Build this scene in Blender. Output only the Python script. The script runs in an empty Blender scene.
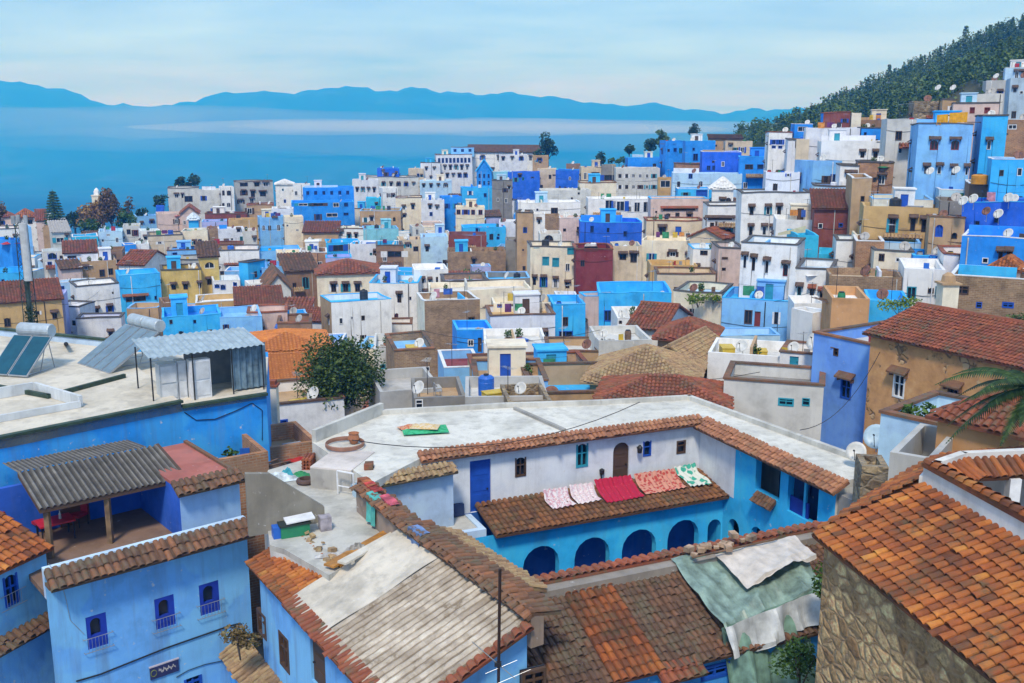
import bpy, math, random
import numpy as np
from mathutils import Vector, Matrix
random.seed(7)
rng = np.random.default_rng(11)
scene = bpy.context.scene
COL = scene.collection
R = math.radians
# ---------------------------------------------------------------- camera, sky, sun, exposure
F = 995.0
PITCH = R(12.0)
cam_d = bpy.data.cameras.new("Camera")
cam_d.sensor_width = 36.0
cam_d.lens = 36.0 * F / 1024.0
cam_d.clip_start = 0.5
cam_d.clip_end = 60000.0
cam = bpy.data.objects.new("Camera", cam_d)
cam.location = (0, 0, 0)
cam.rotation_euler = (R(90) - PITCH, 0, 0)
COL.objects.link(cam)
scene.camera = cam

SUN_EL, SUN_AZ = R(54), R(190)          # azimuth measured clockwise from +Y
world = bpy.data.worlds.new("World")
scene.world = world
world.use_nodes = True
wt = world.node_tree
wn, wl = wt.nodes, wt.links
for n in list(wn): wn.remove(n)
out = wn.new('ShaderNodeOutputWorld')
bg = wn.new('ShaderNodeBackground')
sky = wn.new('ShaderNodeTexSky')
sky.sky_type = 'NISHITA'
sky.sun_disc = False
sky.sun_elevation = SUN_EL
sky.sun_rotation = SUN_AZ
sky.altitude = 600
sky.air_density = 1.0
sky.dust_density = 0.6
sky.ozone_density = 2.0
# thin overcast veil: clouds on a plane overhead
tc = wn.new('ShaderNodeTexCoord')
sep = wn.new('ShaderNodeSeparateXYZ'); wl.new(tc.outputs['Generated'], sep.inputs[0])
mx = wn.new('ShaderNodeMath'); mx.operation = 'MAXIMUM'; wl.new(sep.outputs['Z'], mx.inputs[0]); mx.inputs[1].default_value = 0.0
ad = wn.new('ShaderNodeMath'); ad.operation = 'ADD'; wl.new(mx.outputs[0], ad.inputs[0]); ad.inputs[1].default_value = 0.10
dv = wn.new('ShaderNodeVectorMath'); dv.operation = 'DIVIDE'
cmb = wn.new('ShaderNodeCombineXYZ')
for i in range(3): wl.new(ad.outputs[0], cmb.inputs[i])
wl.new(tc.outputs['Generated'], dv.inputs[0]); wl.new(cmb.outputs[0], dv.inputs[1])
mp = wn.new('ShaderNodeMapping'); mp.inputs['Scale'].default_value = (0.42, 0.62, 0.0); mp.inputs['Location'].default_value = (1.3, 0.4, 0)
wl.new(dv.outputs[0], mp.inputs[0])
nz = wn.new('ShaderNodeTexNoise'); nz.inputs['Scale'].default_value = 1.0; nz.inputs['Detail'].default_value = 7; nz.inputs['Roughness'].default_value = 0.55
nz.inputs['Distortion'].default_value = 0.4
wl.new(mp.outputs[0], nz.inputs['Vector'])
cr = wn.new('ShaderNodeValToRGB')
cr.color_ramp.elements[0].position = 0.33; cr.color_ramp.elements[0].color = (0.72, 0.72, 0.72, 1)
cr.color_ramp.elements[1].position = 0.72; cr.color_ramp.elements[1].color = (1.0, 1.0, 1.0, 1)
wl.new(nz.outputs['Fac'], cr.inputs[0])
mixc = wn.new('ShaderNodeMix'); mixc.data_type = 'RGBA'
wl.new(cr.outputs[0], mixc.inputs['Factor'])
wl.new(sky.outputs[0], mixc.inputs['A'])
veil = wn.new('ShaderNodeValToRGB')       # the veil is paler overhead, bluer low down
veil.color_ramp.elements[0].position = 0.02; veil.color_ramp.elements[0].color = (0.145, 0.315, 0.60, 1)
veil.color_ramp.elements[1].position = 0.30; veil.color_ramp.elements[1].color = (0.185, 0.30, 0.51, 1)
wl.new(sep.outputs['Z'], veil.inputs[0])
vs_ = wn.new('ShaderNodeVectorMath'); vs_.operation = 'SCALE'; vs_.inputs['Scale'].default_value = 10.0
nz2 = wn.new('ShaderNodeTexNoise'); nz2.inputs['Scale'].default_value = 1.6; nz2.inputs['Detail'].default_value = 6; nz2.inputs['Roughness'].default_value = 0.5; nz2.inputs['Distortion'].default_value = 0.3
wl.new(mp.outputs[0], nz2.inputs['Vector'])
cr2 = wn.new('ShaderNodeValToRGB')
cr2.color_ramp.elements[0].position = 0.30; cr2.color_ramp.elements[0].color = (0.78, 0.83, 0.90, 1)
cr2.color_ramp.elements[1].position = 0.70; cr2.color_ramp.elements[1].color = (1.62, 1.42, 1.20, 1)
wl.new(nz2.outputs['Fac'], cr2.inputs[0])
mv = wn.new('ShaderNodeMix'); mv.data_type = 'RGBA'; mv.blend_type = 'MULTIPLY'; mv.inputs['Factor'].default_value = 1.0
wl.new(veil.outputs[0], mv.inputs['A']); wl.new(cr2.outputs[0], mv.inputs['B'])
wl.new(mv.outputs['Result'], vs_.inputs[0]); wl.new(vs_.outputs[0], mixc.inputs['B'])
wl.new(mixc.outputs['Result'], bg.inputs['Color'])
bg.inputs['Strength'].default_value = 0.10
wl.new(bg.outputs[0], out.inputs['Surface'])

sun_d = bpy.data.lights.new("sun", 'SUN')
sun_d.energy = 1.5
sun_d.angle = R(10)
sun_d.color = (1.0, 0.95, 0.89)
sun = bpy.data.objects.new("sun", sun_d)
_dir = Vector((math.sin(SUN_AZ) * math.cos(SUN_EL), math.cos(SUN_AZ) * math.cos(SUN_EL), math.sin(SUN_EL)))
sun.rotation_euler = _dir.to_track_quat('Z', 'Y').to_euler()
sun.location = (0, -20, 120)
COL.objects.link(sun)
scene.view_settings.view_transform = 'Standard'
scene.view_settings.look = 'None'
scene.view_settings.exposure = 1.05
scene.view_settings.gamma = 1.0
scene.view_settings.use_curve_mapping = False
scene.cycles.use_denoising = True
scene.cycles.max_bounces = 6
scene.cycles.diffuse_bounces = 3
scene.cycles.glossy_bounces = 2
scene.cycles.transparent_max_bounces = 6
scene.cycles.volume_bounces = 2
scene.cycles.sample_clamp_indirect = 6
# ---------------------------------------------------------------- projection helpers (photograph pixel + distance -> point in the place)
CP, SP = math.cos(PITCH), math.sin(PITCH)
def ray(px, py):
    u, v = (px - 512) / F, -(py - 341.5) / F
    return Vector((u, CP + v * SP, -SP + v * CP))
def P(px, py, Y):
    d = ray(px, py)
    return d * (Y / d.y)
def Pz(px, py, z):
    d = ray(px, py)
    return d * (z / d.z)
def project(p):
    dep = p.y * CP - p.z * SP
    up = p.y * SP + p.z * CP
    return 512 + F * p.x / dep, 341.5 - F * up / dep
from mathutils import noise as mnoise
def lin(c):
    return tuple(((x / 255) / 12.92 if x / 255 <= 0.04045 else ((x / 255 + 0.055) / 1.055) ** 2.4) for x in c)
# ---------------------------------------------------------------- mesh builder
class MB:
    def __init__(s):
        s.v = []; s.f = []; s.r = []
    def face(s, pts, rnd=0.5):
        n = len(s.v)
        s.v.extend(Vector(p) for p in pts)
        s.f.append(tuple(range(n, n + len(pts)))); s.r.append(rnd)
    def box(s, lo, hi, rnd=0.5):
        x0, y0, z0 = lo; x1, y1, z1 = hi
        s.prism([(x0, y0), (x1, y0), (x1, y1), (x0, y1)], z0, z1, rnd)
    def prism(s, poly, z0, z1, rnd=0.5):
        n = len(s.v); k = len(poly)
        for z in (z0, z1):
            s.v.extend(Vector((p[0], p[1], z)) for p in poly)
        s.f.append(tuple(reversed(range(n, n + k)))); s.f.append(tuple(range(n + k, n + 2 * k)))
        for i in range(k):
            j = (i + 1) % k
            s.f.append((n + i, n + j, n + k + j, n + k + i))
        s.r.extend([rnd] * (k + 2))
    def obox(s, O, ax, ay, az, rnd=0.5):
        """box from corner O with three edge vectors"""
        O, ax, ay, az = Vector(O), Vector(ax), Vector(ay), Vector(az)
        n = len(s.v)
        s.v.extend([O, O + ax, O + ax + ay, O + ay, O + az, O + ax + az, O + ax + ay + az, O + ay + az])
        if ax.cross(ay).dot(az) > 0:
            fs = [(3, 2, 1, 0), (4, 5, 6, 7), (0, 1, 5, 4), (1, 2, 6, 5), (2, 3, 7, 6), (3, 0, 4, 7)]
        else:
            fs = [(0, 1, 2, 3), (7, 6, 5, 4), (4, 5, 1, 0), (5, 6, 2, 1), (6, 7, 3, 2), (7, 4, 0, 3)]
        for f in fs: s.f.append(tuple(n + i for i in f))
        s.r.extend([rnd] * 6)
    def tube(s, pts, rad, seg=6, cap=True, rnd=0.5):
        pts = [Vector(p) for p in pts]
        if not hasattr(rad, '__len__'): rad = [rad] * len(pts)
        n = len(s.v)
        prev = None
        for i, p in enumerate(pts):
            t = (pts[min(i + 1, len(pts) - 1)] - pts[max(i - 1, 0)]).normalized()
            a = prev if prev else (Vector((0, 0, 1)) if abs(t.z) < 0.9 else Vector((1, 0, 0)))
            x = a.cross(t)
            if x.length < 1e-5: x = Vector((1, 0, 0)).cross(t)
            x.normalize(); y = t.cross(x).normalized(); prev = y.cross(t) * -1 if False else a
            for k in range(seg):
                th = 2 * math.pi * k / seg
                s.v.append(p + (x * math.cos(th) + y * math.sin(th)) * rad[i])
        for i in range(len(pts) - 1):
            for k in range(seg):
                a, b = n + i * seg + k, n + i * seg + (k + 1) % seg
                s.f.append((a, b, b + seg, a + seg)); s.r.append(rnd)
        if cap:
            s.f.append(tuple(reversed(range(n, n + seg)))); s.r.append(rnd)
            m = n + (len(pts) - 1) * seg
            s.f.append(tuple(range(m, m + seg))); s.r.append(rnd)
    def lathe(s, prof, seg=16, O=(0, 0, 0), M=None, rnd=0.5):
        """profile of (r, z) turned round z"""
        n = len(s.v); O = Vector(O)
        for r, z in prof:
            for k in range(seg):
                th = 2 * math.pi * k / seg
                p = Vector((r * math.cos(th), r * math.sin(th), z))
                if M: p = M @ p
                s.v.append(O + p)
        for i in range(len(prof) - 1):
            for k in range(seg):
                a, b = n + i * seg + k, n + i * seg + (k + 1) % seg
                s.f.append((a, b, b + seg, a + seg)); s.r.append(rnd)
    def build(s, name, mat, parent=None, smooth=False):
        me = bpy.data.meshes.new(name)
        me.from_pydata([tuple(v) for v in s.v], [], s.f)
        at = me.attributes.new('rnd', 'FLOAT', 'FACE')
        at.data.foreach_set('value', np.array(s.r, dtype=np.float32))
        if mat: me.materials.append(mat)
        if smooth: me.polygons.foreach_set('use_smooth', [True] * len(me.polygons))
        me.update()
        o = bpy.data.objects.new(name, me)
        COL.objects.link(o)
        if parent: o.parent = parent
        return o
def tag(o, label, cat, group=None):
    o['label'] = label; o['category'] = cat
    if group: o['group'] = group
    return o
def struct(o):
    o['kind'] = 'structure'; return o
def thing(name, label, cat, loc=(0, 0, 0), rz=0.0, group=None):
    o = bpy.data.objects.new(name, None)
    o.location = loc; o.rotation_euler = (0, 0, rz); o.empty_display_size = 0.3
    COL.objects.link(o)
    return tag(o, label, cat, group)
def copy_tree(o, parent=None):
    c = o.copy(); COL.objects.link(c)
    if parent: c.parent = parent
    for ch in list(o.children): copy_tree(ch, c)
    return c
# ---------------------------------------------------------------- materials
_M = {}
def nodes_of(m):
    m.use_nodes = True
    nt = m.node_tree
    return nt, nt.nodes, nt.links, nt.nodes['Principled BSDF']
def N(nt, typ, **kw):
    n = nt.nodes.new(typ)
    for k, v in kw.items():
        if k.startswith('_'): setattr(n, k[1:], v)
        else: n.inputs[k.replace('__', ' ')].default_value = v
    return n
def coords(nt, scale=(1, 1, 1)):
    t = nt.nodes.new('ShaderNodeTexCoord'); oi = nt.nodes.new('ShaderNodeObjectInfo')
    ml = N(nt, 'ShaderNodeMath', _operation='MULTIPLY'); nt.links.new(oi.outputs['Random'], ml.inputs[0]); ml.inputs[1].default_value = 57.0
    a = N(nt, 'ShaderNodeVectorMath', _operation='ADD'); nt.links.new(t.outputs['Object'], a.inputs[0]); nt.links.new(ml.outputs[0], a.inputs[1])
    m = N(nt, 'ShaderNodeMapping'); m.inputs['Scale'].default_value = scale; nt.links.new(a.outputs[0], m.inputs[0])
    return m.outputs[0]
def ramp(nt, src, stops):
    r = nt.nodes.new('ShaderNodeValToRGB'); e = r.color_ramp.elements
    while len(e) < len(stops): e.new(0.5)
    for i, (p, c) in enumerate(stops):
        e[i].position = p
        e[i].color = (*c, 1) if hasattr(c, '__len__') else (c, c, c, 1)
    nt.links.new(src, r.inputs[0])
    return r.outputs[0]
def mixrgb(nt, fac, a, b, mode='MIX'):
    m = nt.nodes.new('ShaderNodeMix'); m.data_type = 'RGBA'; m.blend_type = mode
    for nm, x in (('Factor', fac), ('A', a), ('B', b)):
        if isinstance(x, (int, float)): m.inputs[nm].default_value = x
        elif isinstance(x, tuple): m.inputs[nm].default_value = (*x, 1)
        else: nt.links.new(x, m.inputs[nm])
    return m.outputs['Result']
def bump(nt, h, strength, dist=0.03):
    b = nt.nodes.new('ShaderNodeBump'); b.inputs['Strength'].default_value = strength; b.inputs['Distance'].default_value = dist
    nt.links.new(h, b.inputs['Height']); return b.outputs[0]
def noise(nt, vec, scale, detail=5, rough=0.6):
    n = N(nt, 'ShaderNodeTexNoise', Scale=scale, Detail=detail, Roughness=rough)
    nt.links.new(vec, n.inputs['Vector']); return n.outputs['Fac']
def plain(name, c, rough=0.7, metal=0.0, var=0.12):
    """painted or bare surface with a slight uneven tone"""
    k = ('plain', name)
    if k in _M: return _M[k]
    m = bpy.data.materials.new(name); nt, ns, ls, b = nodes_of(m)
    v = coords(nt)
    f = noise(nt, v, 2.3, 6)
    d = tuple(x * (1 - var * 2) for x in c); l = tuple(min(1, x * (1 + var)) for x in c)
    ls.new(ramp(nt, f, [(0.3, d), (0.7, l)]), b.inputs['Base Color'])
    b.inputs['Roughness'].default_value = rough; b.inputs['Metallic'].default_value = metal
    _M[k] = m
    return m
def plaster(c, wear=0.5):
    """lime-washed plaster: brushed tone, rain streaks, chipped patches"""
    k = ('plaster', c, wear)
    if k in _M: return _M[k]
    m = bpy.data.materials.new('limewash'); nt, ns, ls, b = nodes_of(m)
    v = coords(nt); vs = coords(nt, (1.6, 1.6, 0.16))
    n1 = noise(nt, v, 0.7, 7, 0.65); n2 = noise(nt, vs, 1.0, 6, 0.65); n3 = noise(nt, v, 3.1, 8, 0.7); n4 = noise(nt, v, 28, 3)
    g = sum(c) / 3
    c1 = tuple(x * 0.72 for x in c)
    c2 = tuple(min(0.86, x * 1.10 + 0.025) for x in c)
    base = ramp(nt, n1, [(0.30, c1), (0.5, c), (0.70, c2)])
    n5 = noise(nt, v, 0.42, 4, 0.5)
    base = mixrgb(nt, ramp(nt, n5, [(0.50, 0.0), (0.54, 0.5 * min(1, wear))]), base, tuple(min(.86, x * 1.22 + 0.045) for x in c))
    n6 = noise(nt, vs, 2.6, 7, 0.7)
    base = mixrgb(nt, ramp(nt, n6, [(0.52, 0.0), (0.62, 0.4 * min(1, wear))]), base, tuple(min(.86, x * .78 + .06) for x in c))
    streak = ramp(nt, n2, [(0.5, 0.0), (0.72, min(.9, 0.5 * wear))])
    dirt = tuple(0.42 * x + 0.07 * y for x, y in zip(c, (1.0, .95, .85)))
    col = mixrgb(nt, streak, base, dirt)
    chip = ramp(nt, n3, [(0.635, 0.0), (0.68, 0.7 * min(1.2, wear))])
    chipc = (0.62, 0.62, 0.60) if g < 0.55 else (0.54, 0.49, 0.43)
    col = mixrgb(nt, chip, col, chipc)
    ls.new(col, b.inputs['Base Color'])
    b.inputs['Roughness'].default_value = 0.9
    hs = mixrgb(nt, 0.5, n3, n4)
    ls.new(bump(nt, hs, 0.35, 0.03), b.inputs['Normal'])
    _M[k] = m
    return m
def rubble(name, c1, c2, mortar, scale=3.0):
    k = ('rubble', name)
    if k in _M: return _M[k]
    m = bpy.data.materials.new(name); nt, ns, ls, b = nodes_of(m)
    v = coords(nt, (1, 1, 1.35))
    w = N(nt, 'ShaderNodeTexNoise', Scale=1.5, Detail=3); ls.new(v, w.inputs['Vector'])
    vv = mixrgb(nt, 0.30, v, w.outputs['Color'])
    vo = N(nt, 'ShaderNodeTexVoronoi', Scale=scale, _feature='F1'); ls.new(vv, vo.inputs['Vector'])
    ve = N(nt, 'ShaderNodeTexVoronoi', Scale=scale, _feature='DISTANCE_TO_EDGE'); ls.new(vv, ve.inputs['Vector'])
    sp = N(nt, 'ShaderNodeSeparateColor'); ls.new(vo.outputs['Color'], sp.inputs[0])
    stone = ramp(nt, sp.outputs[0], [(0.0, c1), (0.45, tuple((a + d) / 2 for a, d in zip(c1, c2))), (0.8, c2), (1.0, tuple(x * 1.25 for x in c2))])
    nn = noise(nt, v, 7, 8, 0.7)
    stone = mixrgb(nt, 0.85, stone, ramp(nt, nn, [(0.32, 0.12), (0.68, 0.85)]), 'OVERLAY')
    edge = ramp(nt, ve.outputs['Distance'], [(0.01, 1.0), (0.16, 0.0)])
    ls.new(mixrgb(nt, edge, stone, mortar), b.inputs['Base Color'])
    b.inputs['Roughness'].default_value = 0.95
    h = ramp(nt, ve.outputs['Distance'], [(0.0, 0.0), (0.2, 1.0)])
    ls.new(bump(nt, mixrgb(nt, 0.35, h, nn), 0.9, 0.08), b.inputs['Normal'])
    _M[k] = m
    return m
def bricks(name, c1, c2, mortar):
    k = ('bricks', name)
    if k in _M: return _M[k]
    m = bpy.data.materials.new(name); nt, ns, ls, b = nodes_of(m)
    t = nt.nodes.new('ShaderNodeTexCoord')
    sx = N(nt, 'ShaderNodeSeparateXYZ'); ls.new(t.outputs['Object'], sx.inputs[0])
    su = N(nt, 'ShaderNodeMath', _operation='ADD'); ls.new(sx.outputs[0], su.inputs[0]); ls.new(sx.outputs[1], su.inputs[1])
    cb = N(nt, 'ShaderNodeCombineXYZ'); ls.new(su.outputs[0], cb.inputs[0]); ls.new(sx.outputs[2], cb.inputs[1])
    br = N(nt, 'ShaderNodeTexBrick', Scale=1.0); br.inputs['Brick Width'].default_value = 0.34; br.inputs['Row Height'].default_value = 0.13
    br.inputs['Mortar Size'].default_value = 0.016; br.inputs['Bias'].default_value = 0.1
    br.inputs['Color1'].default_value = (*c1, 1); br.inputs['Color2'].default_value = (*c2, 1); br.inputs['Mortar'].default_value = (*mortar, 1)
    ls.new(cb.outputs[0], br.inputs['Vector'])
    v = coords(nt); nn = noise(nt, v, 0.9, 8, 0.7)
    col = mixrgb(nt, 0.75, br.outputs['Color'], ramp(nt, nn, [(0.3, 0.22), (0.7, 0.8)]), 'OVERLAY')
    pl = ramp(nt, noise(nt, v, 0.5, 6, 0.7), [(0.56, 0.0), (0.62, 0.8)])
    col = mixrgb(nt, pl, col, tuple((x + y) / 2 for x, y in zip(mortar, c2)))
    ls.new(col, b.inputs['Base Color']); b.inputs['Roughness'].default_value = 0.95
    ls.new(bump(nt, br.outputs['Fac'], -0.5, 0.02), b.inputs['Normal'])
    _M[k] = m
    return m
def tilemat(name, stops, moss=0.35, mossc=(0.10, 0.095, 0.055)):
    k = ('tile', name)
    if k in _M: return _M[k]
    m = bpy.data.materials.new(name); nt, ns, ls, b = nodes_of(m)
    a = N(nt, 'ShaderNodeAttribute', _attribute_name='rnd')
    v = coords(nt)
    nd_ = noise(nt, v, 0.9, 6, 0.65)
    fm = N(nt, 'ShaderNodeMix'); fm.inputs['Factor'].default_value = .42; ls.new(a.outputs['Fac'], fm.inputs['A']); ls.new(ramp(nt, nd_, [(0.28, 0.0), (0.72, 1.0)]), fm.inputs['B'])
    col = ramp(nt, fm.outputs['Result'], stops)
    n1 = noise(nt, v, 4.0, 8, 0.72); n2 = noise(nt, v, 0.8, 5, 0.6); n3 = noise(nt, v, 22, 4)
    col = mixrgb(nt, 0.6, col, ramp(nt, n1, [(0.3, 0.22), (0.7, 0.72)]), 'OVERLAY')
    mf = N(nt, 'ShaderNodeMath', _operation='MULTIPLY'); ls.new(ramp(nt, n2, [(0.42, 0.0), (0.66, 1.0)]), mf.inputs[0]); ls.new(ramp(nt, n1, [(0.42, 0.0), (0.6, moss * 2)]), mf.inputs[1])
    col = mixrgb(nt, mf.outputs[0], col, mossc)
    ls.new(col, b.inputs['Base Color']); b.inputs['Roughness'].default_value = 0.88
    ls.new(bump(nt, n3, 0.3, 0.012), b.inputs['Normal'])
    _M[k] = m
    return m
T_ORANGE = tilemat('fired_clay_orange', [(0, (0.065, 0.028, 0.016)), (0.25, (0.16, 0.05, 0.02)), (0.5, (0.34, 0.09, 0.022)), (0.72, (0.46, 0.145, 0.03)), (0.9, (0.56, 0.235, 0.045)), (1, (0.54, 0.29, 0.07))], 0.5, (0.075, 0.065, 0.035))
T_BROWN = tilemat('old_clay_brown', [(0, (0.055, 0.034, 0.026)), (0.4, (0.14, 0.072, 0.043)), (0.72, (0.24, 0.105, 0.052)), (0.92, (0.36, 0.135, 0.055)), (1, (0.46, 0.18, 0.08))], 0.85, (0.125, 0.10, 0.065))
T_OLD = tilemat('lichened_clay', [(0, (0.15, 0.095, 0.06)), (0.45, (0.32, 0.20, 0.11)), (0.85, (0.46, 0.30, 0.15)), (1, (0.50, 0.26, 0.13))], 0.6, (0.36, 0.29, 0.15))
T_RED = tilemat('red_clay', [(0, (0.10, 0.035, 0.022)), (0.5, (0.26, 0.07, 0.035)), (1, (0.40, 0.12, 0.055))], 0.6)
T_WHITE = tilemat('whitewashed_clay', [(0, (0.09, 0.07, 0.055)), (0.3, (0.36, 0.29, 0.22)), (0.6, (0.52, 0.45, 0.36)), (0.93, (0.62, 0.56, 0.47)), (1, (0.42, 0.16, 0.09))], 0.7, (0.22, 0.17, 0.12))
T_VIVID = tilemat('new_clay', [(0, (0.42, 0.14, 0.035)), (0.5, (0.58, 0.19, 0.04)), (1, (0.66, 0.26, 0.06))], 0.12)
GLASS = plain('dark_glass', (0.022, 0.028, 0.04), 0.12)
WOODD = plain('dark_wood', (0.085, 0.048, 0.03), 0.7)
WOODB = plain('blue_paint_wood', (0.012, 0.085, 0.48), 0.5)
WOODT = plain('teal_paint_wood', (0.03, 0.30, 0.42), 0.5)
WOODR = plain('red_paint_wood', (0.22, 0.035, 0.03), 0.5)
WHITEP = plain('white_paint', (0.74, 0.75, 0.77), 0.6)
METAL = plain('galvanised_steel', (0.48, 0.50, 0.52), 0.42, 0.7)
DARKM = plain('dark_iron', (0.03, 0.03, 0.033), 0.5, 0.4)
CEMENT = plaster((0.50, 0.48, 0.44), 0.8)
TERR = {}
# ---------------------------------------------------------------- the lie of the land
PROF_L = [(683, 24), (560, 32), (450, 42), (405, 52), (370, 66), (335, 92), (300, 122), (270, 145), (240, 178), (215, 225), (195, 265), (180, 300), (155, 345), (140, 380)]
PROF_R = [(683, 20), (540, 24), (450, 42), (405, 48), (350, 62), (300, 82), (250, 95), (220, 115), (190, 128), (160, 138), (140, 150), (118, 165), (90, 185), (60, 215)]
def depth_at(px, py):
    def ev(pr):
        ys = [a for a, b in pr][::-1]; ds = [b for a, b in pr][::-1]
        return float(np.interp(py, ys, ds))
    t = min(1, max(0, (px - 590) / 230)); t = t * t * (3 - 2 * t)
    return ev(PROF_L) * (1 - t) + ev(PROF_R) * t
_cp = []
for px in (-150, 0, 120, 250, 400, 540):
    for py, Y in PROF_L:
        if py < (205 if px < 100 else 180 if px < 250 else 165 if px < 420 else 140): continue
        p = P(px, py, Y); _cp.append((p.x, p.y, p.z - 9.0))
for px in (820, 930, 1040, 1200):
    for py, Y in PROF_R:
        if py < (128 if px < 900 else 112 if px < 1000 else 90): continue
        p = P(px, py, Y); _cp.append((p.x, p.y, p.z - 9.0))
for px in (620, 700, 760):
    for py in (683, 560, 450, 400, 350, 300, 270, 240, 210, 180, 160, 145):
        p = P(px, py, depth_at(px, py)); _cp.append((p.x, p.y, p.z - 9.0))
# the wooded spur on the right (roots of the trees)
for px, py, Y in [(1010, 62, 240), (1150, 0, 240), (900, 112, 215), (800, 128, 255), (740, 141, 320), (690, 150, 330), (900, 76, 430), (1024, 16, 430), (1100, -20, 430), (1200, -70, 430),
                  (960, 46, 430), (850, 99, 430), (800, 117, 430), (760, 131, 430), (720, 139, 430), (670, 148, 420), (705, 142, 430), (735, 135, 430), (745, 134, 380), (725, 139, 380), (700, 145, 380), (775, 127, 400), (950, 88, 310), (860, 112, 310), (1024, 50, 310), (1150, -10, 310)]:
    p = P(px, py, Y); _cp.append((p.x, p.y, p.z))
for x, y, z in [(0, -60, -17), (-60, -40, -17), (60, -40, -15), (0, 5, -19.5), (-30, 10, -19), (30, 10, -18.5), (-8, 22, -21), (4, 24, -21), (12, 16, -18),
                (120, 560, 5), (220, 560, 42), (320, 600, 70), (60, 560, -25), (-200, 330, -34), (-260, 200, -30), (-120, 90, -22), (110, 80, -2), (180, 140, 18), (240, 240, 45)]:
    _cp.append((x, y, z))
_cp = np.array(_cp)
def _sm(a, b, x):
    t = np.clip((x - a) / (b - a), 0, 1); return t * t * (3 - 2 * t)
HILLS = [(-400, 96), (-300, 88), (-200, 92), (-100, 84), (0, 81.5), (30, 82.5), (60, 88), (90, 94), (110, 101), (130, 106.5), (160, 108), (185, 108), (205, 101.5), (230, 96), (260, 94.5), (300, 95), (333, 94), (343, 90.5), (360, 90),
         (380, 93), (410, 93), (425, 91.5), (440, 94), (470, 96), (500, 96.5), (520, 97), (545, 98.5), (570, 101.5), (600, 107.5), (625, 106.5), (645, 105), (660, 107), (680, 112), (710, 113.5), (740, 110.5), (770, 110.5), (900, 104), (1100, 96), (1500, 90)]
def g(x, y):
    """height of the ground"""
    x = np.atleast_1d(np.asarray(x, float)); y = np.atleast_1d(np.asarray(y, float))
    sc = 6 + 0.055 * np.hypot(x, y)
    d2 = (x[:, None] - _cp[None, :, 0]) ** 2 + (y[:, None] - _cp[None, :, 1]) ** 2
    w = 1.0 / (d2 + sc[:, None] ** 2) ** 2
    near = (w * _cp[None, :, 2]).sum(1) / w.sum(1)
    r = np.hypot(x, y)
    k = _sm(0.12, 0.36, x / np.maximum(y, 1))
    start = np.where(x < -60, 285, 335) + 170 * k
    t = _sm(start - 60, start + 620 + 500 * k, r) ** .8
    val = -270 + 14 * np.sin(x / 420.0) * np.cos(y / 510.0) + 9 * np.sin((x + y) / 230.0)
    # far range closing the valley
    px = 512 + x / np.maximum(y, 1) * F * CP
    top = np.interp(px, [a for a, b in HILLS], [b for a, b in HILLS])
    jag = 9 * np.sin(px / 7.3 + 1.0) + 6 * np.sin(px / 3.1) + 5 * np.sin(px / 13.7 + 2) + 3 * np.sin(px / 1.7)
    crest = jag + (130.0 - top) / F * 1.02 * 7800.0
    rid = np.sin(x / 310.0 + np.sin(y / 700.0)) * 30 + np.sin(x / 130.0 + y / 400.0) * 14
    s = _sm(5200, 7700, y)
    far = val * (1 - s) + crest * s + rid * s * (1 - s) * 4
    far = np.where(y > 7800, crest - (y - 7800) * 0.12, far)
    far = np.where(y > 3000, far, val)
    return near * (1 - t) + far * t
def gz(x, y): return float(g(x, y)[0])
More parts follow.
